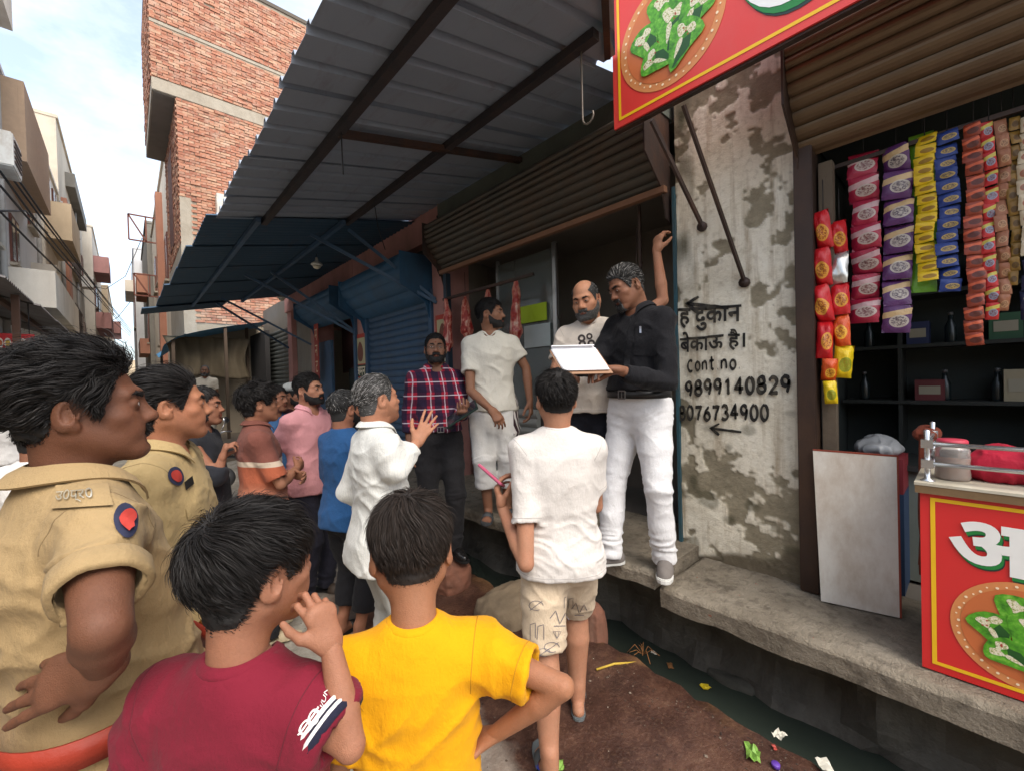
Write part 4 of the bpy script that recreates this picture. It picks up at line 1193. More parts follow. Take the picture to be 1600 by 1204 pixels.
def hair_strands(P, N, m, T0, st, seed):
    """strands grown over the scalp, combed along a flow field"""
    rng = np.random.default_rng(seed)
    cand = np.where(m > -.001)[0]
    K = st.get('count', 1500)
    pick = rng.choice(cand, K)
    R = P[pick]+rng.normal(0, .0018, (K, 3)); Nn = N[pick]; mm = m[pick]
    crown = A3(*st.get('crown', (0, -.07, .10))); n = st.get('seg', 6)
    top = np.clip((R[:,2]-.005)/.08, 0, 1)
    L = st.get('len_side', .02)+(st.get('len_top', .05)-st.get('len_side', .02))*top
    L = L*rng.uniform(.65, 1.15, K)*np.clip(mm/.025, .22, 1)
    def flow(p, nn):
        d = p-crown
        if 'flow' in st: d = d*st.get('radial', 0.0)*8+A3(*st['flow'])[None]+ (A3(*st.get('fx', (0,0,0)))[None]*np.sign(p[:, :1]-st.get('part', 0.0)))
        d = d/(np.linalg.norm(d, axis=1, keepdims=True)+1e-9)
        w = st.get('wave', .25)
        q = p*st.get('wfreq', 28.0)
        d = d+w*np.stack([noise3(q, 3)-.5, noise3(q, 4)-.5, noise3(q, 5)-.5], 1)*2
        d = d+np.cross(nn, d)*st.get('twist', .15)+A3(0, 0, -st.get('grav', .25))
        d = d-nn*np.sum(d*nn, 1, keepdims=True)
        return d/(np.linalg.norm(d, axis=1, keepdims=True)+1e-9)
    def pts():
        out = np.zeros((K, n, 3)); p = R.copy(); nn = Nn.copy()
        th = (T0*np.clip(mm/.02, .15, 1))*rng.uniform(.55, 1.25, K)
        lift = st.get('lift', .5)*np.where(rng.random(K) < .06, 2.6, 1.0)
        for i in range(n):
            out[:, i] = p
            d = flow(p, nn)
            t = i/(n-1)
            d = d+nn*(lift*max(0, 1-1.6*t))[:, None]
            p = p+d*(L/(n-1))[:, None]
            q = (p-A3(0, -.012, .030))
            s = np.sqrt((q[:,0]/.0765)**2+(q[:,1]/.099)**2+(q[:,2]/.089)**2)
            want = 1+(th*(.45+.55*math.sin(math.pi*min(1, .25+t*.75))))/.088
            f = np.where((s < want) & (q[:, 2] > -.05), want/s, 1.0)
            p = q*f[:, None]+A3(0, -.012, .030)
            nn = q/np.linalg.norm(q, axis=1, keepdims=True)
        return out
    return ribbons(R, pts, n, st.get('w', .0011), rng)

def beard_mask(q, b):
    """> 0 where beard / moustache grows"""
    y, z, x = q[:,1], q[:,2], np.abs(q[:,0])
    top = np.interp(y, [-.02, .0, .02, .045, .07, .12], [-.02, -.012, -.022, -.048, -.060, -.060])
    m = np.minimum(top-z, z+.122)
    m = np.minimum(m, (y-(.002 if b.get('full', True) else .045)))
    m = np.where((z < -.09), np.minimum(m, y-.02), m)
    lips = np.sqrt((x/.021)**2+((z+.0685)/.0095)**2)
    m = np.where(y > .07, np.minimum(m, (lips-1)*.012), m)
    ms = np.minimum(.030-x, .012-np.abs(z+.0545+.25*x*.3))            # moustache
    m = np.maximum(m, np.where(y > .075, ms, -1)) if b.get('moustache', True) else m
    if b.get('only_moustache'): m = np.where(y > .075, ms, -1)
    if b.get('goatee'):
        m = np.maximum(np.where(y > .075, ms, -1), np.minimum(m, .032-x))
    return m

# --- hands -------------------------------------------------------------------
HP = {  # curl per finger (index..little) for mcp, pip, dip in degrees; thumb (out, fold, bend); spread
 'relaxed': dict(c=[(18,28,18),(24,34,20),(28,38,22),(30,40,24)], th=(38,25,18), sp=3),
 'flat':    dict(c=[(4,8,5),(4,8,5),(5,9,5),(6,10,6)], th=(42,10,8), sp=5),
 'spread':  dict(c=[(0,12,8),(2,14,8),(6,18,10),(8,20,12)], th=(55,5,8), sp=9),
 'grip':    dict(c=[(48,62,30),(52,66,32),(54,68,34),(56,66,34)], th=(30,55,35), sp=1),
 'hold':    dict(c=[(30,38,18),(34,40,18),(36,42,20),(38,42,20)], th=(28,40,15), sp=3),
 'fist':    dict(c=[(75,85,45),(78,88,45),(80,90,45),(80,90,45)], th=(25,65,45), sp=0),
 'pinch':   dict(c=[(42,58,25),(30,66,34),(46,70,35),(55,72,38)], th=(52,-8,16), sp=4),
 'back':    dict(c=[(6,10,6),(8,12,8),(10,14,8),(14,18,10)], th=(30,20,10), sp=4),
 'hip':     dict(c=[(34,30,16),(36,32,16),(38,34,18),(40,36,18)], th=(60,-14,12), sp=4),
}
_hand_cache = {}
def hand_mesh(side, pose, v):
    """wrist at 0, fingers +y, back of hand +z, thumb towards -x for a right hand (side=+1)"""
    key = (side, pose, round(v, 4))
    if key in _hand_cache: return _hand_cache[key]
    h = HP[pose]; F = Field((-.13, -.06, -.16), (.13, .22, .10), v); up = (0, 0, 1)
    F.add(cone((0, -.008, 0), (0, .010, 0), .0265, .0265, (up, .84)))
    F.add(cone((-.012, .012, 0), (-.019, .082, .002), .020, .0175, (up, .70)), .015)
    F.add(cone((.010, .012, 0), (.020, .076, -.001), .019, .0165, (up, .70)), .015)
    F.add(cone((0, .010, 0), (0, .082, .002), .022, .018, (up, .66)), .012)
    bx = [-.0285, -.0095, .0095, .027]; by = [.086, .091, .087, .078]
    ln = [(.043, .026, .021), (.047, .030, .022), (.044, .028, .022), (.034, .021, .019)]
    rr = [.0092, .0095, .0090, .0080]
    for i in range(4):
        p = A3(bx[i], by[i]-.012, 0.001); a = 0.0; sp = math.radians(h['sp']*(i-1.5))
        for j in range(3):
            a += math.radians(h['c'][i][j])
            d = A3(math.sin(sp)*math.cos(a), math.cos(sp)*math.cos(a), -math.sin(a))
            q = p+d*ln[i][j]*(1.18 if j == 0 else 1)
            r0 = rr[i]*(1.0-.10*j); r1 = rr[i]*(.93-.10*j)
            F.add(cone(p, q, r0, r1), .008 if j == 0 else .003)
            p = q
    o, f, b = [math.radians(x) for x in h['th']]
    p = A3(-.018, .018, -.006)
    d1 = A3(-math.sin(o), math.cos(o)*math.cos(f), -math.sin(f)*math.cos(o)-.12); d1 = nrm(d1)
    q = p+d1*.046; F.add(cone(p, q, .0175, .0128), .018)
    d2 = nrm(d1+A3(math.sin(b)*.9, .35*math.cos(b), -.25*math.sin(f))); q2 = q+d2*.034; F.add(cone(q, q2, .0118, .0102), .005)
    d3 = nrm(d2+A3(math.sin(b)*.5, .25, -.1*math.sin(f))); F.add(cone(q2, q2+d3*.026, .0104, .0080), .004)
    P, Q = F.mesh(1)
    if side < 0:
        P = P*A3(-1, 1, 1); Q = Q[:, ::-1]
    _hand_cache[key] = (P, Q)
    return P, Q

def foot_prims(side, bare=True):
    """foot frame: ankle over 0, toes +y, sole at z=0"""
    L = [cone((0, -.055, .032), (0, .0, .055), .030, .030), cone((0, -.01, .07), (0, -.005, .13), .034, .036),
         cone((0, .0, .055), (side*-.004, .10, .026), .034, .026), cone((.012*side, .03, .026), (.022*side, .105, .020), .024, .019),
         cone((0, -.045, .024), (.005*side, .10, .020), .026, .024)]
    if bare:
        for i, (x, y, r) in enumerate([(-.026, .165, .0125), (-.006, .168, .0090), (.009, .160, .0085), (.022, .150, .0080), (.034, .138, .0078)]):
            L.append(cone((x*side*.75, .095, .020), (x*side, y, .0115), .016, r))
    return L

# --- materials for figures -----------------------------------------------------
def skin_mat(name, c, rough=.6):
    rough += .10; c = (c[0]*.95, c[1]*1.06, c[2]*1.14, 1)
    m = MT(name)
    at = m.n('Attribute'); at.attribute_name = 'tint'
    col = m.mix(m.noise(22, 6, .6), mul(c, .80), mul(c, 1.18))
    col = m.mix(m.ramp(m.noise(6, 4, .6), [(.45, 0.0), (.7, .35)]), col, (c[0]*1.12, c[1]*.88, c[2]*.82, 1))
    col = m.mix(m.math('MULTIPLY', m.ramp(m.noise(160, 3, .5), [(.35, 1.0), (.55, 0.0)]), .16), col, mul(c, .55))
    col = m.mix(1.0, col, at.outputs['Color'], 'MULTIPLY')
    h = m.math('ADD', m.noise(420, 3, .6), m.math('MULTIPLY', m.noise(70, 4), .8))
    m.bump(h, .4, .003)
    m.b.inputs['Subsurface Weight'].default_value = .12
    m.b.inputs['Subsurface Radius'].default_value = (.010, .004, .002)
    m.b.inputs['Subsurface Scale'].default_value = .5
    return m.out(col, m.math('MULTIPLY_ADD', m.noise(30, 4), .25, rough-.12), spec=.30)
SHELLM = {}
def hair_mat(name, c, grey=0.0, rough=.36):
    SHELLM[name] = flat(name+'_base', tuple(x*(1-grey)*.8+.12*grey for x in c[:3])+(1,), .8)
    rough += .24
    m = MT(name)
    g = m.n('NewGeometry')
    v = g.outputs['Random Per Island']
    col = m.mix(v, mul(c, .45), mul(c, 1.9))
    if grey: col = m.mix(m.ramp(v, [(1-grey-.02, 0.0), (1-grey+.02, 1.0)]), col, (.32, .31, .30, 1))
    return m.out(col, rough, spec=.24)
def cloth(name, c, rough=.85, weave=900, var=.10, col=None, bstr=.16, sheen=.15):
    m = MT(name)
    base = col(m) if col else c
    a = m.noise(7, 5, .6)
    shade = m.ramp(a, [(.25, 1-var), (.75, 1+var)])
    cc = m.mix(1.0, base, shade, 'MULTIPLY')
    cr = m.noise(11, 4, .6, m.mapv((1.6, 1.6, .8), (.3, .5, .2)), 1.2)
    h = m.math('ADD', m.math('ADD', m.math('MULTIPLY', m.noise(weave, 2), .35), m.math('MULTIPLY', m.ramp(cr, [(.40, 0.0), (.5, 1.0), (.60, 0.0)]), .22)), m.math('ADD', m.math('MULTIPLY', m.noise(26, 5, .65, m.mapv((1, 1, .55))), 2.6), m.math('MULTIPLY', m.noise(60, 4), .9)))
    m.bump(h, bstr*2.2, .008)
    return m.out(cc, rough, spec=.2, **{'Sheen Weight': sheen*.3})
def eye_mat():
    m = MT('eyeball')
    s = m.sep()
    r = m.math('SQRT', m.math('ADD', m.math('POWER', s[0], 2.0), m.math('POWER', s[2], 2.0)))
    col = m.ramp(m.math('MULTIPLY', r, 100.0), [(.24, (.004, .003, .003, 1)), (.28, (.045, .02, .01, 1)), (.55, (.03, .013, .007, 1)), (.62, (.55, .48, .44, 1))])
    return m.out(col, .12, spec=.6)
EYE = eye_mat()

# --- clothing wrinkles ---------------------------------------------------------
def wrinkle(P, N, amp, seed, zfold=None, fine=1.0):
    o = seed*7.31; amp = amp*.62
    def rid(q, s): return 1-np.abs(2*noise3(q+o, s)-1)*1.0
    wx = (noise3(P*5+o, seed+9)-.5)*.10
    Pw = P+np.stack([wx, wx*.6, wx], 1)
    d1 = rid(np.stack([Pw[:,0]*5+Pw[:,2]*4, Pw[:,1]*5+Pw[:,2]*3, Pw[:,2]*10-Pw[:,0]*6], 1), seed)**4
    d2 = rid(np.stack([Pw[:,0]*6-Pw[:,2]*8, Pw[:,1]*6, Pw[:,2]*9+Pw[:,0]*8], 1), seed+1)**4
    d3 = rid(np.stack([Pw[:,0]*19, Pw[:,1]*19, Pw[:,2]*11+Pw[:,0]*7], 1), seed+2)**2
    d4 = noise3(P*3.2+o, seed+3)-.5
    dsp = amp*(.9*d1+.8*d2+.35*fine*d3-.75)+amp*.9*d4
    if zfold is not None:
        for z0, wd, a in zfold:       # bunched cloth near a height (waist, ankle, elbow)
            g = np.exp(-((P[:,2]-z0)/wd)**2)
            r = rid(np.stack([P[:,0]*7, P[:,1]*7, (P[:,2]+.25*(noise3(P*6+o, 5)-.5)*.4+P[:,0]*.12)*34], 1), seed+6)**2
            dsp += a*g*(r-.4)
    return P+N*dsp[:, None]

def to_obj(name, PQ, mat, parent, tint=None):
    me = mesh_np(name, PQ[0], PQ[1])
    if tint is not None:
        a = me.color_attributes.new('tint', 'FLOAT_COLOR', 'POINT')
        c = np.ones((len(PQ[0]), 4), np.float32); c[:, :3] = tint
        a.data.foreach_set('color', c.ravel())
    return obj(name, me, mat, parent)
def join_pq(L):
    V = []; Q = []; o = 0
    for p, q in L: V.append(p); Q.append(q+o); o += len(p)
    return np.concatenate(V), np.concatenate(Q)

class Fig:
    """a standing figure; local frame faces +y, right hand at +x, feet at z=0"""
    def __init__(s, label, pos, turn, H=1.70, cat='person', group=None, vox=.011, hs=1.0, **o):
        s.o = o; s.H = H; s.s = H/1.72; s.v = vox; s.hs = hs
        s.root = empty('person', pos, math.radians(turn-90))
        tag(s.root, label, cat, group)
        s.pos = np.array(pos, float); s.a = math.radians(turn-90)
        H_ = H; S = s.s; wid = o.get('wide', 1.0); bel = o.get('belly', 0.0); dp = o.get('deep', wid)
        s.lean = np.array(o.get('lean', (0, 0)), float)
        zf = np.array([.445, .47, .52, .57, .62, .68, .74, .785, .812, .832, .85, .875])*H
        rx = np.array([.085, .150, .166, .154, .148, .156, .168, .166, .145, .105, .068, .056])*S*wid
        rf = np.array([.08, .098, .104, .100, .098, .106, .116, .102, .082, .066, .056, .054])*S*dp
        rb = np.array([.08, .108, .116, .098, .090, .100, .112, .106, .090, .074, .060, .054])*S*dp
        g = np.exp(-((zf/H-.595)/.075)**2)
        rf = rf+bel*g; rx = rx+bel*.35*g
        t = np.clip((zf/H-.5)/.35, 0, 1)
        s.prof = (zf, rx, rf, rb, s.lean[0]*t, s.lean[1]*t-.012*t)
        sw = o.get('sw', .168)*S*(wid*.5+.5)
        tl = np.clip((.80-.5)/.35, 0, 1)
        ly = s.lean[1]*tl-.012
        shr = o.get('shrug', (0, 0))
        tw = math.radians(o.get('twist', 0))
        s.S = {}
        for sd, i in ((1, 0), (-1, 1)):
            x, y = sd*sw, 0.0
            s.S[sd] = A3(s.lean[0]*tl+x*math.cos(tw)-y*math.sin(tw), ly+x*math.sin(tw), .797*H+shr[i])
        s.nb = A3(s.lean[0], s.lean[1]-.014, .845*H)
        # legs
        pel = A3(0, 0, .515*H)
        feet = o.get('feet', [(.095*S, 0, 8), (-.095*S, 0, -8)])       # right, left : x, y, toe-out deg (z optional)
        s.leg = {}
        for sd, ft in ((1, feet[0]), (-1, feet[1])):
            fz = ft[3] if len(ft) > 3 else 0.0
            hip = pel+A3(sd*.085*S*wid, 0, 0)
            ank = A3(ft[0], ft[1], .075*S+fz)
            fa = math.radians(-ft[2]); fd = A3(math.sin(-fa), math.cos(fa), 0)
            kn, ank = ik(hip, ank, .418*S*.9999, .412*S, fd)
            s.leg[sd] = (hip, kn, ank, fd, fz)
        # arms
        s.arm = {}
        for sd, key in ((1, 'R'), (-1, 'L')):
            a = o.get('arm'+key, {})
            Sh = s.S[sd]
            if 'elbow' in a:
                el = s.loc(a['elbow']); wr = s.loc(a['wrist'])
            else:
                tgt = s.loc(a['wrist']) if 'wrist' in a else A3(sd*(sw+.055)+s.lean[0]*.6, .03, .485*H)
                pole = s.ldir(a.get('pole', (sd*.35, -1, -.1, 0)))
                el, wr = ik(Sh, tgt, .292*S, .25*S, pole)
            fdir = nrm(s.ldir(a['dir'])) if 'dir' in a else nrm(wr-el)
            back = s.ldir(a['back']) if 'back' in a else A3(sd, .25, 0)
            back = nrm(back-fdir*fdir.dot(back))
            s.arm[sd] = (Sh, el, wr, fdir, back, a.get('pose', 'relaxed'))
        # head
        hy, hp, hr = [math.radians(x) for x in o.get('head', (0, 0, 0))]    # yaw left +, pitch up +, roll
        s.Rh = np.array(Rz(hy) @ Rx(hp) @ Ry(hr))
        piv = s.nb+A3(0, .012, .025*S)
        s.ho = piv+s.Rh @ (A3(0, .016, .936*H-piv[2]+o.get('hl', 0.0)))
        s.kids = {}
    def loc(s, w):
        w = np.asarray(w, float)
        if len(w) == 4: return w[:3]            # four numbers: already local
        d = w-s.pos; c, n = math.cos(-s.a), math.sin(-s.a)
        return A3(c*d[0]-n*d[1], n*d[0]+c*d[1], d[2])
    def ldir(s, w):
        w = np.asarray(w, float)
        if len(w) == 4: return w[:3]
        c, n = math.cos(-s.a), math.sin(-s.a)
        return A3(c*w[0]-n*w[1], n*w[0]+c*w[1], w[2])
    def world(s, l):
        c, n = math.cos(s.a), math.sin(s.a)
        return s.pos+A3(c*l[0]-n*l[1], n*l[0]+c*l[1], l[2])
    def bounds(s, m=.1):
        pts = [p for sd in (1, -1) for p in s.arm[sd][:3]]+[p for sd in (1, -1) for p in s.leg[sd][:3]]+[A3(.26, .26, 0), A3(-.26, -.26, s.H*.9)]
        P = np.array(pts); return P.min(0)-m, P.max(0)+m
    # ---- skin
    def body(s, skin, bare_feet=False, head_v=None):
        S = s.s; lo, hi = s.bounds()
        F = Field(lo, (hi[0], hi[1], max(s.H*.90, hi[2] if max(s.arm[1][2][2], s.arm[-1][2][2]) > s.H*.8 else 0)), s.v)
        zf, rx, rf, rb, cx, cy = s.prof
        F.add(lathe_z(zf, rx-.012, rf-.012, rb-.012, cx, cy))
        mus = s.o.get('muscle', 1.0)
        for sd in (1, -1):
            Sh, el, wr, fd, bk, _ = s.arm[sd]
            m1 = Sh*.45+el*.55; m2 = el*.68+wr*.32
            F.add(cone(s.nb-A3(0, 0, .02), Sh, .05*S, .046*S), .05)
            chain(F, [Sh, m1, el, m2, wr], np.array([.045, .0415, .034, .0375, .0255])*S*mus, .03)
            hip, kn, an, fdir, fz = s.leg[sd]
            c1 = kn*.68+an*.32+fdir*-.012
            chain(F, [hip, hip*.5+kn*.5, kn, c1, kn*.3+an*.7, an], np.array([.088, .076, .053, .056, .041, .034])*S*mus*s.o.get('legs', .82), .04)
        if bare_feet:
            for sd in (1, -1): s.put_foot(F, sd, foot_prims(sd, True))
        parts = [F.mesh(1)]
        tints = [np.ones((len(parts[0][0]), 3))]
        hv = min(s.v, .0042) if s.v <= .012 else .006
        for sd in (1, -1):
            Sh, el, wr, fd, bk, pose = s.arm[sd]
            P, Q = hand_mesh(sd, pose, hv)
            x = np.cross(fd, bk)
            M = np.stack([x, fd, bk], 1)
            sc = s.o.get('hand', 1.0)*S*1.0
            parts.append(((P*sc) @ M.T+wr, Q)); tints.append(np.ones((len(P), 3)))
        hv = head_v or s.o.get('head_v', .0042)
        hsc = s.hs
        nbl = s.Rh.T @ (s.nb-s.ho)/hsc
        P, Q = head_mesh(hv, nbl, s.o.get('face', {}))
        s.hP, s.hQ, s.hN = P, Q, vnormals(P, Q)
        tn = np.ones((len(P), 3))
        lip = (np.abs(P[:,2]+.0685) < .012) & (P[:,1] > .086) & (np.abs(P[:,0]) < .023)
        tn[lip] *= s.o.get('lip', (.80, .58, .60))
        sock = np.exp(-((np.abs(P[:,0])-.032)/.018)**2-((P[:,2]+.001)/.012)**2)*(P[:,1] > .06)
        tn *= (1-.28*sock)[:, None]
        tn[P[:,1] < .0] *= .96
        st = s.o.get('stubble', 0)
        if st:
            bm = np.clip(beard_mask(P, {})/.012, 0, 1); tn *= (1-st*bm)[:, None]
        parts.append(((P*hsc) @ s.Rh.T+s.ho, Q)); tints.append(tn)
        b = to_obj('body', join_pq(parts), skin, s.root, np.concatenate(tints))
        s.skin = skin
        for sd in (1, -1):                    # eyeballs
            bm = bmesh.new(); bmesh.ops.create_uvsphere(bm, u_segments=16, v_segments=10, radius=.0128*hsc)
            me = bpy.data.meshes.new('eye'); bm.to_mesh(me); bm.free()
            me.polygons.foreach_set('use_smooth', np.ones(len(me.polygons), bool))
            o = obj('eye', me, EYE, b)
            gz = s.o.get('gaze', (0, 0))
            M = Matrix((s.Rh @ np.array(Rz(math.radians(gz[0])) @ Rx(math.radians(gz[1])))).tolist()).to_4x4()
            M.translation = Vector(s.ho+s.Rh @ (A3(sd*.0315, .0818, -.0005)*hsc))
            o.matrix_local = M
        return b
    def put_foot(s, F, sd, prims):
        hip, kn, an, fdir, fz = s.leg[sd]
        x = A3(fdir[1], -fdir[0], 0); S = s.s
        for lo, hi, f in prims:
            base = A3(an[0], an[1], fz)
            c = base+(fdir*.05)*S
            def g(X, Y, Z, f=f):
                dx, dy, dz = X-base[0], Y-base[1], Z-base[2]
                return f((dx*x[0]+dy*x[1])/S, (dx*fdir[0]+dy*fdir[1])/S, dz/S)*S
            F.add((c-.22*S, c+.22*S, g), .008)
    # ---- hair
    def hair(s, mat, st, seed=1, name='hair'):
        P, Q, N = s.hP, s.hQ, s.hN
        m = hair_line(P, st)
        if 'bald' in st:
            b = st['bald']; m = np.minimum(m, np.sqrt(((P[:,0])/b[0])**2+((P[:,1]-b[3])/b[1])**2+((P[:,2]-.12)/b[2])**2)*.06-.06)
        T = st.get('T', .010)
        top = np.clip((P[:,2]-.0)/.085, 0, 1)
        th = (st.get('Ts', T*.5)+(T-st.get('Ts', T*.5))*top)*np.clip((m+.002)/st.get('soft', .018), 0.06, 1)
        sh = shell(P, Q, N, m, th*.62, st.get('jit', .003), seed, .002)
        if sh is None: return
        parts = [(sh[0], sh[1])]
        if st.get('count', 0):
            V, Fq = hair_strands(P, N, m, np.interp(.5, [0, 1], [T, T]), st, seed)
            parts.append((V, Fq))
        V, Fq = join_pq(parts)
        o = to_obj(name, ((V*s.hs) @ s.Rh.T+s.ho, Fq), SHELLM[mat.name], s.root)
        o.data.materials.append(mat)
        mi = np.ones(len(Fq), np.int32); mi[:len(parts[0][1])] = 0
        o.data.polygons.foreach_set('material_index', mi)
        return o
    def patch(s, name, mat, mask, T, count=0, ln=.006, seed=3, w=.0005, direction=(0, .3, -1), lo=.0):
        """eyebrows, beard: thin shell on the face plus short strands"""
        P, Q, N = s.hP, s.hQ, s.hN
        m = mask(P)
        th = T*np.clip(m/.006, 0.1, 1)
        parts = []
        sh = shell(P, Q, N, m, th, T*.9, seed, lo)
        if sh is not None: parts.append((sh[0], sh[1]))
        if count:
            rng = np.random.default_rng(seed)
            c = np.where(m > lo)[0]
            if len(c):
                pk = rng.choice(c, count)
                R = P[pk]+N[pk]*T*.4+rng.normal(0, .0012, (count, 3)); n = 4
                d = nrm(direction)[None]+N[pk]*.7+rng.normal(0, .25, (count, 3))
                d /= np.linalg.norm(d, axis=1, keepdims=True)
                ll = ln*rng.uniform(.5, 1.2, count)
                def pts(): return np.stack([R+d*(ll*t)[:, None] for t in np.linspace(0, 1, n)], 1)
                parts.append(ribbons(R, pts, n, w, rng))
        if not parts: return
        V, Fq = join_pq(parts)
        o = to_obj(name, ((V*s.hs) @ s.Rh.T+s.ho, Fq), SHELLM[mat.name], s.root)
        o.data.materials.append(mat)
        mi = np.ones(len(Fq), np.int32)
        if sh is not None: mi[:len(parts[0][1])] = 0
        o.data.polygons.foreach_set('material_index', mi)
        return o
    def brows(s, mat, seed=5, thick=1.0):
        def mask(P):
            x = np.abs(P[:,0]); zc = .0185+.0045*np.sin(np.clip((x-.012)/.036, 0, 1)*math.pi*.8)-.05*np.clip(x-.036, 0, 1)
            m = .0042*thick*np.clip((.052-x)/.02, 0, 1)-np.abs(P[:,2]-zc)
            return np.where((x > .0115) & (x < .050) & (P[:,1] > .055), m, -1)
        for sd in (1, -1):
            s.patch('eyebrow', mat, lambda P: np.where(P[:, 0]*sd > 0, mask(P), -1), .0014, 130, .006, seed, .00045, (0, .2, .3), -.0012)
    def beard(s, mat, b, seed=6, T=.004, count=900, ln=.008):
        return s.patch('beard' if not b.get('only_moustache') else 'moustache', mat, lambda P: beard_mask(P, b), T, count, ln, seed, .0006, (0, .35, -1), .0)
    # ---- clothes
    def torso_field(s, ease, hem, v, sleeve=.6, slack=1.0, hem_flare=.0, chest=0.0, sl_ease=.018, boxy=0.0):
        S = s.s; H = s.H; zf, rx, rf, rb, cx, cy = [np.array(a) for a in s.prof]
        lo, hi = s.bounds(.14)
        F = Field((lo[0], lo[1], hem*H-.05), (hi[0], hi[1], max(s.H*.90, hi[2] if max(s.arm[1][1][2], s.arm[-1][1][2]) > s.H*.8 else 0)), v)
        z = zf/H
        e = ease*np.interp(z, [.44, .55, .70, .79, .84, .86], [1.25, 1.2, 1.0, .75, .45, .3])+np.interp(z, [.50, .60], [.022, 0])
        rx = np.where(z < .52, np.interp(.52, z, rx), rx); rf = np.where(z < .52, np.interp(.52, z, rf), rf); rb = np.where(z < .52, np.interp(.52, z, rb), rb)
        bx = boxy*np.exp(-((z-.60)/.09)**2)
        fl = hem_flare*np.clip((.62-z)/.2, 0, 1)
        keep = z < .862
        lst = [a[keep] for a in (zf, np.maximum(rx, .14*S*(z < .7))+e+bx+fl, rf+e+bx*.7+fl, rb+e+bx*.7+fl, cx, cy)]
        F.add(lathe_z(*lst, p=2.45))
        for sd in (1, -1):
            Sh, el, wr, *_ = s.arm[sd]
            F.add(cone(s.nb-A3(0, 0, .024), Sh+A3(0, 0, .004), .050*S+ease*.5, .050*S+ease*.6), .05)
        s.sl = {}
        for sd in (1, -1):
            Sh, el, wr, *_ = s.arm[sd]
            sv = sleeve[0 if sd > 0 else 1] if hasattr(sleeve, '__len__') else sleeve
            if sv <= 0: continue
            mz = max(1.0, s.o.get('muscle', 1.0)); S_ = S; S = S*mz
            pts = [Sh, Sh*.5+el*.5, el]; rad = [.046*S+sl_ease*.6, .047*S+sl_ease*.9, .041*S+sl_ease]
            if sv <= 1:
                end = Sh+(el-Sh)*sv; dirn = nrm(el-Sh)
                pts = [Sh, Sh+(end-Sh)*.5, end+dirn*.02]
                rad = [.046*S+sl_ease*.5, .047*S+sl_ease*.8, (.046-.006*sv)*S+sl_ease*1.2]
            else:
                u = sv-1; end = el+(wr-el)*u; dirn = nrm(wr-el)
                pts += [el+(end-el)*.5, end+dirn*.02]; rad += [.041*S+sl_ease*.9, (.040-.011*u)*S+sl_ease*.7]
            s.sl[sd] = (end, dirn, rad[-1]); S = S_
            F.add(tube_prim(pts, rad, end, dirn), .045)
        for sd, (end, dirn, r) in s.sl.items():
            th = max(.010, 2.1*v); F.sub(cone(end-dirn*(.016-r+th), end+dirn*.001, r-th, r-th) if False else cone(end-dirn*.012, end+dirn*.004, r-th, r-th), .003)
        if hem: F.cut((0, 0, hem*H), (0, 0, -1))
        return F
    def shirt(s, mat, ease=.016, hem=.46, sleeve=.62, amp=.012, seed=1, v=None, neck=(.060, .008), name='shirt', zfold=None, cut_neck=True, **kw):
        F = s.torso_field(ease, hem, v or s.v, sleeve, **kw)
        S = s.s
        if cut_neck:
            nb = s.nb; ax0 = nb+A3(0, 0, -.02*S); axd = nrm(A3(0, .035, .12)); rn = (neck[0]+.004)*S
            F.sub(cone(ax0, ax0+axd*.16, rn, rn), .006)
            if neck[1]: F.sub(ell(nb+A3(0, .062*S, -.010), (.042*S, .03*S, neck[1]+.012*S)), .012)
        P, Q = F.mesh(1)
        N = vnormals(P, Q)
        if cut_neck: amp_ = amp*np.clip((np.linalg.norm(P-s.nb, axis=1)-.08)/.1, 0, 1)
        else: amp_ = amp
        P = wrinkle(P, N, amp_, seed, zfold)
        if cut_neck:                                    # rim of the neck opening, for collars and neckbands
            q = P-ax0; h = q @ axd; rv = q-h[:, None]*axd; rr = np.linalg.norm(rv, axis=1)
            ang = np.arctan2(rv[:, 0], rv[:, 1]); n = 40; ring = []
            near = (rr < rn+.03) & (h > -.03) & (rr > rn-.012)
            for k in range(n):
                t = -math.pi+2*math.pi*(k+.5)/n
                m = near & (np.abs((ang-t+math.pi) % (2*math.pi)-math.pi) < .2)
                ring.append(np.percentile(h[m]-(rr[m]-rn)*.3, 92) if m.any() else np.nan)
            ring = np.array(ring); ring = np.where(np.isnan(ring), np.nanmean(ring), ring)
            for _ in range(3): ring = (np.roll(ring, 1)+ring*2+np.roll(ring, -1))/4
            s.ring = []
            for k in range(n):
                t = -math.pi+2*math.pi*(k+.5)/n
                s.ring.append((ax0+axd*ring[k]+A3(math.sin(t), math.cos(t), -axd[1]/axd[2]*math.cos(t))*rn, t))
        return to_obj(name, (P, Q), mat, s.root)
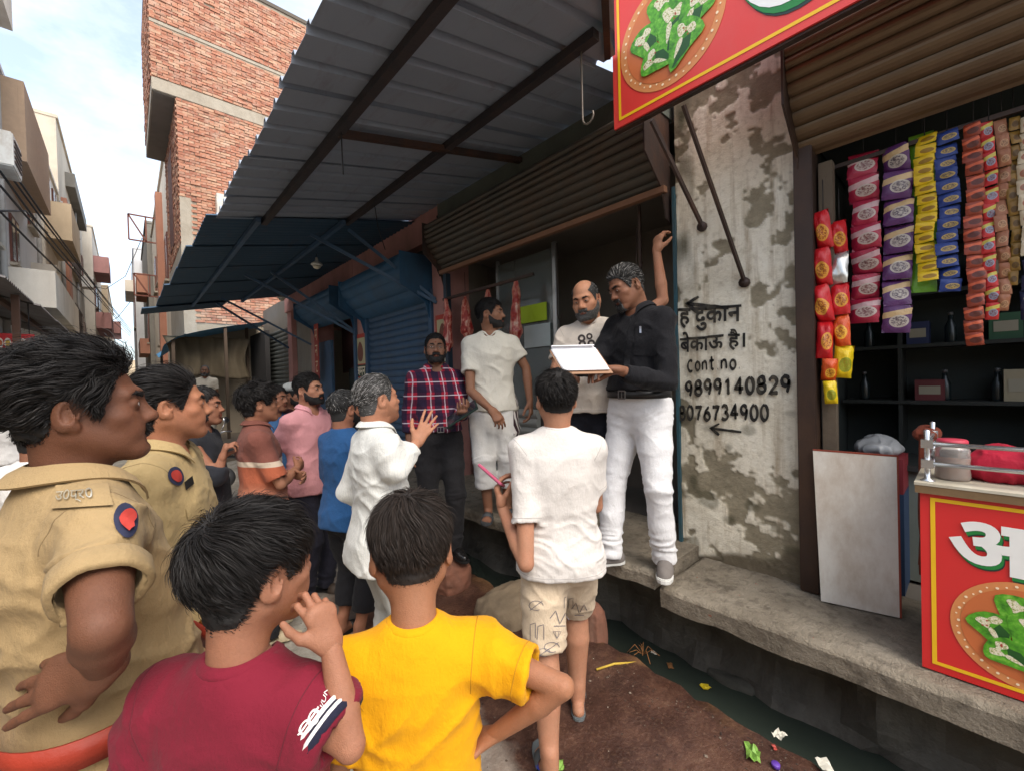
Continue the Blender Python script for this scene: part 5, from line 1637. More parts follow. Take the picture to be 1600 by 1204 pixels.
    def seams(s, shirt, c, hem=None, sleeves=True, shoulder=True):
        """stitched seams: armholes, sleeve hems and bottom hem follow the cloth surface"""
        me = shirt.data; n = len(me.vertices); A = np.zeros(n*3, np.float32); me.vertices.foreach_get('co', A); A = A.reshape(-1, 3)
        bv = BVHTree.FromPolygons(A.tolist(), [tuple(q.vertices) for q in me.polygons])
        mat = flat('seam_'+shirt.name+'_'+str(n), mul(c, .62), .9)
        def ring(c0, ax, maxd, nm, n=64, r=.0011):
            ax = nrm(ax); u = nrm(np.cross(ax, A3(.31, .2, .93))); v = np.cross(ax, u); runs = [[]]
            for k in range(n+1):
                t = 2*math.pi*k/n; d = u*math.cos(t)+v*math.sin(t)
                h = bv.ray_cast(Vector(c0+d*maxd), Vector(-d))
                if h[0] is not None and .012 < h[3] < maxd-.012: runs[-1].append(np.array(h[0])+d*.0002)
                elif runs[-1]: runs.append([])
            for rn in runs:
                sub = []
                for q in rn:
                    if sub and np.linalg.norm(q-sub[-1]) > .035:
                        if len(sub) > 4: mb = MB(); mb.tube(sub, r, 5, False); mb.build(nm, mat, shirt)
                        sub = []
                    sub.append(q)
                if len(sub) > 4: mb = MB(); mb.tube(sub, r, 5, False); mb.build(nm, mat, shirt)
        for sd in (1, -1):
            Sh, el, wr, *_ = s.arm[sd]
            if shoulder: ring(Sh+(el-Sh)*.03, nrm(nrm(el-Sh)*.55+A3(sd, 0, 0)*.8), .10, 'armhole_seam')
            if sd in s.sl and sleeves:
                e, d, rr = s.sl[sd]; ring(e-d*.022, d, rr+.035, 'sleeve_hem')
        if hem:
            zf, rx, rf, rb, cx, cy = s.prof
            ring(A3(0, 0, hem*s.H+.022), A3(0, 0, 1), .34, 'bottom_hem', 120)
    def trousers(s, mat, waist=.585, cuff=.0, ease=.012, amp=.010, seed=2, v=None, flare=0.0, name='trousers', length=1.0, knee_only=None, baggy=0.0):
        """length: share of the leg covered (1 = to the ankle)"""
        S = s.s; H = s.H; zf, rx, rf, rb, cx, cy = [np.array(a) for a in s.prof]
        lo, hi = s.bounds(.1)
        F = Field((lo[0], lo[1], -.02), (hi[0], hi[1], waist*H+.03), v or s.v)
        keep = (zf/H < .66)
        F.add(lathe_z(*[a[keep] for a in (zf, rx+ease, rf+ease*.8, rb+ease, cx, cy)], p=2.3))
        ends = []
        for sd in (1, -1):
            hip, kn, an, fd, fz = s.leg[sd]
            e = ease+baggy
            pts = [hip, hip*.5+kn*.5, kn, kn*.5+an*.5, an-A3(0, 0, .028)*S]
            rad = [.094*S+ease, .083*S+e, .063*S+e, .056*S+e+flare*.5, .050*S+e*.9+flare]
            L = length
            if L < 1:
                full = [0, .25, .5, .75, 1.0]
                tt = [t for t in full if t < L-.02]+[L]
                P_ = np.array(pts); R_ = np.array(rad)
                pts = [A3(*[np.interp(t, full, P_[:, i]) for i in range(3)]) for t in tt]
                rad = [np.interp(t, full, R_)+(flare*1.0 if t == L else 0) for t in tt]
            dirn = nrm(pts[-1]-pts[-2]); end = pts[-1]; pts[-1] = end+dirn*.02
            F.add(tube_prim(pts, rad, end, dirn), .05); ends.append((end, dirn, rad[-1]))
        for p, d, r in ends:
            if length < 1: th = max(.010, 1.7*F.v); F.sub(cone(p-d*.03, p+d*.05, r-th, r-th), .004)
        F.cut((0, 0, waist*H), (0, 0, 1))
        P, Q = F.mesh(1); N = vnormals(P, Q)
        an = s.leg[1][2][2]; kz = s.leg[1][1][2]
        zf_ = [(kz, .05, amp*1.1), (.50*H, .05, amp*.9)]
        if length >= 1: zf_.append((an+.06, .09, amp*2.0))
        P = wrinkle(P, N, amp, seed, zf_)
        return to_obj(name, (P, Q), mat, s.root)
    def belt(s, mat, z=.585, h=.036, grow=.02, name='belt', buckle=None):
        zf, rx, rf, rb, cx, cy = s.prof; zz = z*s.H
        g = lambda a: np.interp(zz, zf, a)
        a, bf, bb, ox, oy = g(rx)+grow, g(rf)+grow, g(rb)+grow, g(cx), g(cy)
        V = []; F = []; n = 56
        for k in range(n):
            t = 2*math.pi*k/n
            c, q = math.cos(t), math.sin(t); p = 2.4
            r = (abs(c/a)**p+abs(q/(bf if q > 0 else bb))**p)**(-1/p)
            for (dr, dz) in ((0, -h/2), (.004, -h/2), (.004, h/2), (0, h/2)):
                V.append((ox+c*(r+dr), oy+q*(r+dr), zz+dz))
        for k in range(n):
            for j in range(4): F.append((k*4+j, ((k+1) % n)*4+j, ((k+1) % n)*4+(j+1) % 4, k*4+(j+1) % 4))
        o = to_obj(name, (np.array(V), np.array(F)), mat, s.root)
        if buckle is not None:
            mb = MB(); y = oy+bf+.006
            for (x0, z0, dx, dz) in ((0, h*.55, .05, .007), (0, -h*.55, .05, .007), (-.024, 0, .007, h*1.1), (.024, 0, .007, h*1.1), (0, 0, .005, h)):
                mb.box((ox+x0, y, zz+z0), (dx, .006, dz))
            mb.build('buckle', buckle, o, .0015)
        return o
    def collar(s, mat, r=.062, h=.035, gap=.35, spread=.03, name='collar', drop=.030):
        """turned-down shirt collar round the neck, open in front"""
        S = s.s; V = []; F = []
        rg = [(p, t) for p, t in s.ring if abs(t) > gap]
        i0 = [i for i in range(len(rg)) if rg[i][1] > 0][0]
        rg = rg[i0:]+rg[:i0]; n = len(rg)
        strips = [[], [], []]
        for p, t in rg:
            o = A3(math.sin(t), math.cos(t), 0); fr = (math.cos(t)+1)/2
            st = (.030-.016*fr)*S
            base = p-o*.006-A3(0, 0, .010); top = p+A3(0, 0, st)-o*.003
            lip = p+A3(0, 0, st+.001)+o*.002
            out = p+o*(.026+spread*.36)+A3(0, 0, .004-h*S*(.12+1.0*fr**6))
            mid = (lip+out)/2+o*.003+A3(0, 0, .003)
            strips[0] += [base, top]; strips[1] += [lip, mid, out]; strips[2] += [out, out-o*.004-A3(0, 0, .004)]
        for L_, w_ in zip(strips, (2, 3, 2)):
            b0 = len(V); V += L_
            for k in range(n-1):
                for j_ in range(w_-1): F.append((b0+k*w_+j_, b0+(k+1)*w_+j_, b0+(k+1)*w_+j_+1, b0+k*w_+j_+1))
        return to_obj(name, (np.array(V), np.array(F)), mat, s.root)
    def neckrib(s, mat, r=.064, w=.007, name='neckband', drop=.026, back=.012):
        V = []; F = []; n = len(s.ring)
        for p, t in s.ring:
            o = A3(math.sin(t), math.cos(t), 0)
            for (a, b) in ((-.004, .55), (.002, .75), (.012, -.2), (.013, -1.1), (.004, -1.2), (-.003, -.3)):
                V.append(p+o*a+A3(0, 0, b*w+.001))
        for k in range(n):
            for j in range(6): F.append((k*6+j, k*6+(j+1) % 6, ((k+1) % n)*6+(j+1) % 6, ((k+1) % n)*6+j))
        return to_obj(name, (np.array(V), np.array(F)), mat, s.root)
    def shoes(s, mat, sole, kind='shoe'):
        for sd in (1, -1):
            hip, kn, an, fd, fz = s.leg[sd]; S = s.s
            base = A3(an[0], an[1], fz); x = A3(fd[1], -fd[0], 0)
            M = Matrix(((x[0], fd[0], 0, base[0]), (x[1], fd[1], 0, base[1]), (0, 0, 1, base[2]), (0, 0, 0, 1)))
            sh = bpy.data.objects.new
            out = [(.0, -.088), (.022, -.082), (.033, -.05), (.030, 0), (.037, .06), (.045, .11), (.042, .15), (.030, .183), (.008, .196),
                   (-.014, .194), (-.032, .178), (-.040, .14), (-.041, .10), (-.034, .05), (-.030, 0), (-.033, -.05), (-.022, -.082)]
            out = [(px*S*sd*.98, (py if py < 0 else py)*S) for px, py in out]
            if sd < 0: out = out[::-1]
            if kind in ('shoe', 'formal'):
                F = Field(A3(-.08, -.13, .0)*S, A3(.08, .24, .17)*S, .005)
                k = .020
                for p in (cone(A3(0, -.050, .045)*S, A3(0, -.015, .075)*S, .036*S, .040*S), cone(A3(0, -.015, .075)*S, A3(0, -.012, .12)*S, .041*S, .042*S),
                          cone(A3(0, -.02, .055)*S, A3(.003*sd, .10, .035)*S, .042*S, .036*S), cone(A3(.003*sd, .09, .034)*S, A3(0, .152, .022)*S, .040*S, .032*S),
                          cone(A3(0, -.05, .03)*S, A3(0, .14, .02)*S, .036*S, .034*S)):
                    F.add(p, k)
                F.cut((0, 0, .018*S), (0, 0, -1)); F.cut((0, -.012*S, .118*S), (0, .15, 1))
                P, Q = F.mesh(1); N = vnormals(P, Q)
                P = P+N*((noise3(P*45, 3)-.5)*.003)[:, None]
                o = to_obj('shoe', (P, Q), mat, s.root); o.matrix_local = M
                mb = MB(); mb.prism([(a*1.06, b*1.03) for a, b in out], (.026 if kind == 'shoe' else .018)*S)
                mb.build('sole', sole, o, .005)
            else:
                mb = MB(); mb.prism([(a*1.08, b*1.02) for a, b in out], .020*S)
                o = mb.build('sandal', sole, s.root, .004); o.matrix_local = M
                mb = MB(); V = []; n = 12
                for k in range(n+1):
                    t = math.pi*k/n
                    for yy, rr in ((.055, 1.0), (.085, 1.02), (.115, .98), (.115, .93), (.055, .95)):
                        V.append((-math.cos(t)*.047*S*rr, yy*S, (.008+math.sin(t)*(.062-.25*(yy-.05))*rr)*S))
                mb.add(V, [(k*5+j, (k+1)*5+j, (k+1)*5+(j+1) % 5, k*5+(j+1) % 5) for k in range(n) for j in range(5)], True)
                mb.build('strap', mat, o)
# ------------------------------------------------------------------ people
def bvh_of(o):
    """tree in world space of an object whose parent is only moved and turned about z"""
    M = o.matrix_basis.copy()
    p = o.parent
    while p is not None:
        M = (p.matrix_basis.copy()) @ M; p = p.parent
    me = o.data; n = len(me.vertices); A = np.zeros(n*3, np.float32); me.vertices.foreach_get('co', A)
    A = A.reshape(-1, 3).astype(float); Mn = np.array(M); A = A @ Mn[:3, :3].T+Mn[:3, 3]
    return BVHTree.FromPolygons(A.tolist(), [tuple(q.vertices) for q in me.polygons])
def cast(bv, px, py):
    v = _ray(px, py); v = v/np.linalg.norm(v)
    h = bv.ray_cast(Vector(CAM), Vector(v))
    return h[0], h[1]
def conform(name, V2, F, quad, bv, fig, mat, off=.0025, parent=None, th=None):
    """lay a flat drawing (unit square, y up) on a garment: quad = photo pixels of its bl, br, tr, tl corners"""
    q = [np.array(p, float) for p in quad]; P = []; last = None; Ns = []
    for (u, v) in V2:
        p = (q[0]*(1-u)+q[1]*u)*(1-v)+(q[3]*(1-u)+q[2]*u)*v
        loc, nor = cast(bv, p[0], p[1])
        P.append(loc); Ns.append(nor)
    ok = [p for p in P if p is not None]
    if len(ok) < .9*len(P): return None
    dm = float(np.median([(Vector(p)-Vector(CAM)).length for p in ok]))
    out = []
    for i, (u, v) in enumerate(V2):
        p, n = P[i], Ns[i]
        if p is None or abs((p-Vector(CAM)).length-dm) > .12*max(dm, 1):
            pp = (q[0]*(1-u)+q[1]*u)*(1-v)+(q[3]*(1-u)+q[2]*u)*v
            r = _ray(*pp); r = r/np.linalg.norm(r); p = Vector(CAM+r*dm); n = Vector(-r)
        if n.dot(p-Vector(CAM)) > 0: n = -n
        out.append(p+n*off)
    A = np.array([tuple(p) for p in out])
    L = np.array([fig.loc(a) for a in A])
    me = bpy.data.meshes.new(name); me.from_pydata(L.tolist(), [], F); me.update()
    me.polygons.foreach_set('use_smooth', np.ones(len(me.polygons), bool))
    o = obj(name, me, mat, parent or fig.root)
    return o
def grid2(nu, nv):
    V = [(i/nu, j/nv) for j in range(nv+1) for i in range(nu+1)]
    F = [(j*(nu+1)+i, j*(nu+1)+i+1, (j+1)*(nu+1)+i+1, (j+1)*(nu+1)+i) for j in range(nv) for i in range(nu)]
    return V, F
def disc2(n=18, rings=2, rx=.5, ry=.5, c=(.5, .5), r0=0.0):
    V = []; F = []
    for k in range(rings+1):
        r = r0+(1-r0)*k/rings
        for i in range(n):
            a = 2*math.pi*i/n; V.append((c[0]+rx*r*math.cos(a), c[1]+ry*r*math.sin(a)))
    for k in range(rings):
        for i in range(n): F.append((k*n+i, k*n+(i+1) % n, (k+1)*n+(i+1) % n, (k+1)*n+i))
    return V, F
def stroke2(strokes, w):
    V = []; F = []
    for st in strokes:
        P = [st[0]]
        for a, b in zip(st[:-1], st[1:]):
            n = max(1, int(math.hypot(b[0]-a[0], b[1]-a[1])/.12))
            P += [(a[0]+(b[0]-a[0])*i/n, a[1]+(b[1]-a[1])*i/n) for i in range(1, n+1)]
        o = len(V)
        for i, p in enumerate(P):
            a = P[max(0, i-1)]; b = P[min(len(P)-1, i+1)]
            L = math.hypot(b[0]-a[0], b[1]-a[1])+1e-6; nx, ny = -(b[1]-a[1])/L, (b[0]-a[0])/L
            V += [(p[0]-nx*w, p[1]-ny*w), (p[0]+nx*w, p[1]+ny*w)]
        F += [(o+2*i, o+2*i+1, o+2*i+3, o+2*i+2) for i in range(len(P)-1)]
    return V, F
def ground_xy(px, d): w = W(px, 600, d); return w[0], w[1]

HB = hair_mat('black_hair', (.011, .0095, .009, 1), 0, .33)
HBR = hair_mat('brownish_black_hair', (.022, .016, .013, 1), 0, .40)
HG = hair_mat('salt_and_pepper_hair', (.014, .013, .012, 1), .13, .42)
HGG = hair_mat('greying_hair', (.035, .033, .03, 1), .38, .45)
BW = (.76, .745, .72, 1)
# 1. the policeman whose shoulder is next to the viewpoint -----------------------------------------
x, y = ground_xy(122, .90)
SK1 = skin_mat('dark_brown_skin', lin(112, 70, 50), .45)
KH = cloth('khaki_drill', lin(160, 136, 98), .82, 900, .08)
p = Fig('policeman in khaki shirt with red belt, wavy black hair, arm folded behind his back', (x, y, 0), 14, 1.745, vox=.0085, hs=1.0,
        wide=1.04, deep=1.10, belly=.055, muscle=1.06, shrug=(.025, .02), head=(-16, 4, 0), head_v=.0030, hand=1.08,
        face=dict(fat=.003, nose=1.12, neck=.94), lip=(.78, .6, .6),
        armR=dict(elbow=W(160, 980, .645), wrist=W(164, 1036, .715), pose='back', dir=W(50, 1076, .710)-W(164, 1036, .715), back=W(100, 1055, .6)-W(100, 1080, .8)),
        armL=dict(wrist=(-.06, -.20, .92, 0), pole=(-1, -.3, 0, 0), pose='relaxed'))
P1 = p
p.body(SK1)
p.hair(HB, dict(T=.026, Ts=.013, count=14000, len_top=.062, len_side=.026, wave=1.15, wfreq=36, lift=.8, w=.0007, seg=8, flow=(-.3, -1, .15), radial=.35, grav=.2, twist=.3, jit=.012, side=.004, nape=-.070, recede=.004), 11)
p.brows(HB, thick=1.2); p.beard(HB, dict(only_moustache=True), T=.003, count=500, ln=.010)
sh1 = p.shirt(KH, ease=.020, hem=.570, sleeve=(.70, .8), amp=.020, seed=4, v=.0075, sl_ease=.014, neck=(.066, .008), zfold=[(.62*1.78, .07, .006)])
p.seams(sh1, lin(160, 136, 98))
p.collar(KH, h=.050, gap=.30, spread=.045)
p.trousers(cloth('khaki_trousers', lin(178, 150, 108), .85), ease=.014, seed=5, waist=.60, v=.011)
BELT = worn('red_belt', lin(150, 46, 26), .6, .18, 14, .3, 0, lin(96, 34, 22), .4)
p.belt(BELT, z=.592, h=.052, grow=.050, buckle=flat('brass', lin(170, 130, 60), .35, .9))
b1 = bvh_of(sh1)
conform('shoulder_strap', *grid2(8, 4), [(84, 796), (176, 792), (166, 758), (90, 760)], b1, p, KH, .006)
V, F, _a = text2('उ0प्र0', .0)
conform('shoulder_letters', V, F, [(92, 790), (148, 787), (146, 768), (95, 770)], b1, p, flat('silver_letters', lin(214, 208, 190), .35, .7), .010)
NAVY = flat('navy_badge', lin(36, 40, 66), .8); RED = flat('badge_red', lin(176, 54, 44), .8)
sb = conform('sleeve_badge', *disc2(20, 3), [(178, 838), (212, 842), (214, 786), (176, 788)], b1, p, NAVY, .004)
conform('badge_emblem', *disc2(16, 2), [(185, 830), (205, 832), (207, 796), (184, 797)], b1, p, RED, .010)
# rolled cuff band
end, dn, rr = p.sl[1]
def cuff_ring(fig, sd, mat, r_add=.003, h=.03, name='cuff'):
    end, dn, rr = fig.sl[sd]; u = nrm(np.cross(dn, A3(.3, .9, .2))); v = np.cross(dn, u); V = []; F = []; n = 28
    for k in range(n):
        a = 2*math.pi*k/n; o = u*math.cos(a)+v*math.sin(a); j = 1+.03*math.sin(3*a)+.02*math.sin(7*a+1)
        for (t, dr) in ((-h, r_add*.2), (-h*.9, r_add+.003), (-.002, r_add+.004), (.003, r_add), (.002, -.006)):
            V.append(end+dn*t+o*(rr*j+dr))
    for k in range(n):
        for j in range(4): F.append((k*5+j, k*5+j+1, ((k+1) % n)*5+j+1, ((k+1) % n)*5+j))
    return to_obj(name, (np.array(V), np.array(F)), mat, fig.root)
cuff_ring(p, 1, KH, .0015, .045)

# 2. second policeman --------------------------------------------------------------------------------
x, y = ground_xy(258, 1.44)
SK2 = skin_mat('warm_brown_skin', lin(166, 108, 78), .48)
p = Fig('policeman in khaki shirt with combed-back black hair and black name plate, frowning', (x, y, 0), -18, 1.725, vox=.0095, hs=.98,
        wide=1.0, belly=.03, head=(18, 2, 0), head_v=.0034, shrug=(.02, .02), face=dict(fat=.004, nose=1.08), stubble=.18)
p.body(SK2)
p.hair(HB, dict(T=.014, Ts=.007, count=9000, len_top=.085, len_side=.02, wave=.12, lift=.35, w=.0008, seg=7, flow=(-.5, -1, .1), radial=.2, grav=.15, twist=.0, recede=.002), 12)
p.brows(HB, thick=1.25); p.beard(HB, dict(only_moustache=True), T=.002, count=300, ln=.006)
KH2 = cloth('khaki_drill_light', lin(166, 144, 102), .82, 900, .08)
sh = p.shirt(KH2, ease=.018, hem=.50, sleeve=.8, amp=.012, seed=8, v=.0085, neck=(.066, .01))
p.seams(sh, lin(166, 144, 102))
p.collar(KH2, h=.046, gap=.4, spread=.04)
p.trousers(cloth('khaki_trousers_b', lin(176, 150, 108), .85), seed=9, v=.013)
p.shoes(flat('brown_leather', lin(84, 52, 34), .4), BLACKM, 'formal')
b = bvh_of(sh)
conform('sleeve_badge', *disc2(20, 3), [(262, 756), (288, 760), (283, 728), (259, 730)], b, p, NAVY, .004)
conform('badge_emblem', *disc2(16, 2), [(266, 751), (283, 754), (280, 734), (263, 735)], b, p, RED, .006)
npl = conform('name_plate', *grid2(4, 2), [(287, 766), (300, 756), (297, 744), (284, 754)], b, p, flat('black_plate', (.01, .01, .01, 1), .3), .008)
conform('pocket_flap', *grid2(6, 3), [(292, 812), (330, 800), (326, 782), (288, 792)], b, p, KH2, .006)

# 3. boy in maroon ------------------------------------------------------------------------------------
x, y = ground_xy(366, .745)
SK3 = skin_mat('boy_brown_skin', lin(158, 104, 78), .46)
MAR = cloth('maroon_jersey', lin(116, 27, 45), .86, 1100, .08)
p = Fig('boy in maroon tee shirt seen from behind, raising a hand to his mouth', (x, y, 0), 42, 1.395, vox=.007, hs=.93, wide=.88, sw=.172, hl=.035, muscle=.84, face=dict(neck=.86),
        head=(-22, -4, 0), head_v=.0030, hand=.90, shrug=(.0, .0),
        armR=dict(elbow=W(548, 1165, .70), wrist=W(516, 1005, .74), pose='pinch', dir=W(488, 915, .74)-W(516, 1005, .74), back=W(590, 930, .60)-W(500, 960, .74)),
        armL=dict(wrist=(-.22, .05, .72, 0)))
B1 = p
p.body(SK3)
p.hair(HB, dict(T=.017, Ts=.009, count=16000, len_top=.062, len_side=.026, wave=.42, wfreq=38, lift=.5, w=.00062, seg=8, crown=(-.012, -.075, .085), grav=.35, twist=.45, nape=-.092, jit=.007), 21)
p.brows(HB)
sh = p.shirt(MAR, ease=.020, hem=.44, sleeve=.60, amp=.017, seed=14, v=.0065, neck=(.062, .006), sl_ease=.020)
p.neckrib(MAR, w=.010); p.seams(sh, lin(116, 27, 45), .44, sleeves=False)
p.trousers(cloth('boy_dark_trousers', lin(40, 42, 52), .85), seed=3, v=.012, ease=.012)
p.shoes(BLACKM, BLACKM, 'sandal')
b = bvh_of(sh)
WHP = flat('white_print', lin(226, 222, 218), .7)
V, F, _a = text2('JU/UNI'); conform('sleeve_print', V, F, [(503, 1122), (516, 1074), (510, 1068), (495, 1116)], b, p, WHP, .002)
V, F, _a = text2('NEW'); conform('sleeve_print', V, F, [(513, 1124), (527, 1098), (521, 1092), (506, 1119)], b, p, WHP, .002)
V, F = stroke2([arc(.3, .35, .25, .3, 20, 400, 16), arc(.7, .6, .25, .3, 200, 560, 16), [(0, .1), (.4, .5), (1, .9)]], .05)
conform('sleeve_print', V, F, [(466, 1150), (502, 1138), (497, 1100), (470, 1120)], b, p, WHP, .002)
cuff_ring(p, 1, cloth('navy_sleeve_edge', lin(34, 34, 52)), .0018, .020, 'sleeve_edge')
for dd in (.020, .009):
    e0 = p.sl[1]; p.sl[1] = (e0[0]-e0[1]*dd, e0[1], e0[2]+.0005); cuff_ring(p, 1, WHP, .0030, .0055, 'sleeve_stripe'); p.sl[1] = e0

# 4. boy in yellow ------------------------------------------------------------------------------------
x, y = ground_xy(636, .93)
SK4 = skin_mat('boy_tan_skin', lin(160, 106, 76), .46)
YEL = cloth('yellow_jersey', lin(218, 154, 6), .86, 1100, .05)
p = Fig('boy in bright yellow tee shirt seen from behind with one hand on his hip', (x, y, 0), 60, 1.335, vox=.007, hs=1.02, wide=.92, sw=.170, hl=.040, muscle=.88, face=dict(neck=.80),
        head=(4, -16, 0), head_v=.0030, hand=1.0,
        armR=dict(elbow=W(878, 1075, .90), wrist=W(762, 1150, .93), pose='hip', dir=W(790, 1150, 1.05)-W(862, 1165, .92), back=(0, 0, 1)),
        armL=dict(wrist=W(573, 1260, .98), pole=(-.6, -1, 0, 0)))
B2 = p
p.arm[1] = (p.arm[1][0], p.loc(W(880, 1072, .88)), p.loc(W(770, 1148, .94)), nrm(p.ldir(W(700, 1150, 1.00)-W(770, 1148, .94))), nrm(p.ldir(W(770, 1080, .90)-W(770, 1148, .94))), 'hip')
p.body(SK4)
p.hair(HBR, dict(T=.014, Ts=.006, count=17000, len_top=.052, len_side=.020, wave=.34, wfreq=42, lift=.42, w=.00058, seg=8, crown=(-.004, -.048, .108), grav=.18, twist=.40, nape=-.072, jit=.005), 22)
p.brows(HB)
sh = p.shirt(YEL, ease=.020, hem=.44, sleeve=.66, amp=.017, seed=33, v=.0065, neck=(.063, .006), sl_ease=.020)
p.neckrib(YEL, w=.009); p.seams(sh, lin(220, 158, 8), .44)
p.trousers(cloth('boy_grey_trousers', lin(70, 70, 74), .85), seed=13, v=.012)
p.shoes(BLACKM, BLACKM, 'sandal')

# 5. young man in shorts ---------------------------------------------------------------------------------
x, y = ground_xy(868, 1.90)
SK5 = skin_mat('tan_skin', lin(172, 118, 90), .48)
WT = cloth('white_jersey', lin(208, 203, 198), .88, 1100, .04)
p = Fig('young man in white tee and printed beige shorts seen from behind, holding a pink phone', (x, y, .02), 48, 1.665, vox=.0085, hs=1.0, wide=.96, belly=.0, sw=.160,
        head=(6, 6, 0), head_v=.0034, legs=1.14, feet=[(.085, .14, 6, .03), (-.085, -.20, -10)],
        armL=dict(elbow=W(822, 880, 1.75), wrist=W(784, 790, 1.93), pose='hold', dir=W(770, 735, 1.96)-W(784, 790, 1.93), back=W(700, 760, 1.9)-W(790, 760, 1.9)),
        armR=dict(wrist=(.08, .27, 1.02, 0), pole=(.45, -.5, -1, 0), pose='hold'))
M3 = p
p.body(SK5, bare_feet=True)
p.hair(HB, dict(T=.015, Ts=.005, count=9000, len_top=.045, len_side=.010, wave=.5, wfreq=45, lift=.6, w=.0008, seg=6, crown=(.0, -.06, .10), grav=.25, twist=.5, nape=-.060), 31)
p.brows(HB)
sh5 = p.shirt(WT, ease=.022, hem=.475, sleeve=.66, amp=.010, seed=41, v=.0075, neck=(.062, .006), sl_ease=.015, zfold=[(.56*1.685, .10, .014)])
p.neckrib(WT); p.seams(sh5, lin(206, 200, 196), .475)
SHORT = cloth('beige_shorts_cloth', lin(196, 178, 154), .88, 900, .06)
st5 = p.trousers(SHORT, ease=.014, seed=43, v=.008, length=.47, flare=.004, name='shorts', baggy=.004, amp=.012)
b = bvh_of(st5); INK = flat('navy_print', lin(104, 100, 106), .85)
rr_ = random.Random(5)
designs = [[arc(.5, .5, .45, .3, 0, 300, 12), [(.1, .2), (.9, .8)]], [[(0, .5), (.3, .9), (.5, .2), (.8, .8), (1, .4)], [(.2, .1), (.8, .1)]],
           [[(0, 0), (0, .9), (.3, 1), (.3, .1)], [(.4, 0), (.45, .8), (.8, .9), (.8, 0)]], [[(.1, .8), (.9, .8), (.5, .1), (.1, .8)], [(.3, .8), (.5, .1), (.7, .8)]]]
for i, (cx, cy, s_) in enumerate([(838, 945, 24), (874, 965, 30), (842, 985, 26), (888, 1000, 28), (862, 1010, 26), (905, 950, 24), (925, 975, 24), (915, 1000, 26), (850, 1018, 20), (932, 945, 16), (890, 940, 18), (870, 990, 16)]):
    V, F = stroke2(designs[i % 4], .02)
    conform('print_motif', V, F, [(cx-s_/2, cy+s_/2), (cx+s_/2, cy+s_/2), (cx+s_/2, cy-s_/2), (cx-s_/2, cy-s_/2)], b, p, INK, .0025)
p.shoes(flat('grey_strap', lin(84, 88, 90), .7), flat('grey_slipper', lin(92, 98, 100), .75), 'sandal')
PH = empty('phone', W(768, 742, 1.955)); tag(PH, 'pink-cased mobile phone held up in the hand of the man in printed shorts', 'phone')
def slab_on(root, name, size, mat, R, bevel=.004, off=(0, 0, 0)):
    mb = MB(); mb.box(off, size, R); return mb.build(name, mat, root, bevel)
def frame_from(t, n):
    t = Vector(t).normalized(); n = Vector(n); n = (n-t*n.dot(t)).normalized(); s_ = t.cross(n)
    return Matrix((s_, t, n)).transposed()
Rp = frame_from(W(752, 728, 1.99)-W(786, 758, 1.93), W(740, 765, 1.95)-W(768, 742, 1.955))
slab_on(PH, 'case', (.075, .155, .011), flat('pink_case', lin(196, 92, 122), .45), Rp, .005)
slab_on(PH, 'screen', (.068, .146, .002), flat('phone_glass', (.01, .01, .012, 1), .1), Rp, .0, tuple(Rp @ Vector((0, 0, .0065))))

# 6. man in black shirt on the platform -----------------------------------------------------------------------
x, y = ground_xy(998, 2.46)
SK6 = skin_mat('deep_brown_skin', lin(126, 82, 60), .48)
BLK = cloth('black_shirt_cloth', lin(20, 20, 24), .85, 1000, .1)
p = Fig('man in black shirt and white trousers on the platform reading papers on a clipboard', (x, y, Z1+.006), 172, 1.745, vox=.0095, hs=1.0, wide=1.02, belly=.025,
        head=(-14, -24, 4), head_v=.0034, gaze=(0, -20), face=dict(fat=.002, nose=1.1, eye=.6), shrug=(.01, .01),
        feet=[(.10, .17, 26), (-.13, -.03, -34)],
        armL=dict(elbow=W(1042, 600, 2.20), wrist=W(966, 578, 2.06), pose='hold', dir=W(925, 572, 2.05)-W(966, 578, 2.06), back=(0, 0, 1)),
        armR=dict(wrist=W(900, 578, 2.30), pole=(.6, -1, -.3, 0), pose='hold', back=(0, 0, -1)))
M4 = p
p.body(SK6)
p.hair(HG, dict(T=.013, Ts=.006, count=6000, len_top=.045, len_side=.014, wave=.25, lift=.4, w=.0008, flow=(.5, -1, .1), radial=.2, grav=.2, twist=0), 51)
p.brows(HB, thick=1.2); p.beard(HG, dict(goatee=True), T=.004, count=900, ln=.009)
sh6 = p.shirt(BLK, ease=.018, hem=.580, sleeve=1.88, amp=.013, seed=52, v=.0085, neck=(.062, .02), sl_ease=.013, boxy=.0)
p.collar(BLK, h=.044, gap=.45, spread=.04); p.seams(sh6, lin(30, 30, 34))
p.trousers(cloth('white_trousers_cloth', lin(222, 222, 224), .85, 900, .04), ease=.010, seed=53, v=.009, waist=.595, flare=.004, amp=.008)
p.belt(flat('black_belt', (.012, .012, .013, 1), .4), z=.568, h=.040, grow=.020, buckle=flat('steel_buckle', lin(150, 150, 150), .3, .9))
p.shoes(worn('grey_knit_shoe', lin(112, 106, 102), .85, .12, 30, .3), flat('pale_sole', lin(206, 206, 202), .6), 'shoe')
b = bvh_of(sh6)
conform('placket', *grid2(3, 12), [(972, 592), (982, 592), (994, 492), (986, 490)], b, p, BLK, .004)
pk = conform('pocket', *grid2(5, 6), [(990, 555), (1026, 557), (1028, 515), (994, 513)], b, p, BLK, .004)
conform('pen', *grid2(1, 4), [(1000, 521), (1003, 521), (1003, 510), (1000, 510)], b, p, flat('steel_pen', lin(170, 170, 175), .3, .8), .008)
CB = empty('clipboard', W(905, 565, 2.09)); tag(CB, 'brown clipboard with a thick sheaf of white papers in the black-shirted man\'s hands', 'clipboard')
tl, tr, br, bl_ = W(862, 546, 2.15), W(930, 543, 2.02), W(952, 566, 1.98), W(905, 582, 2.10)
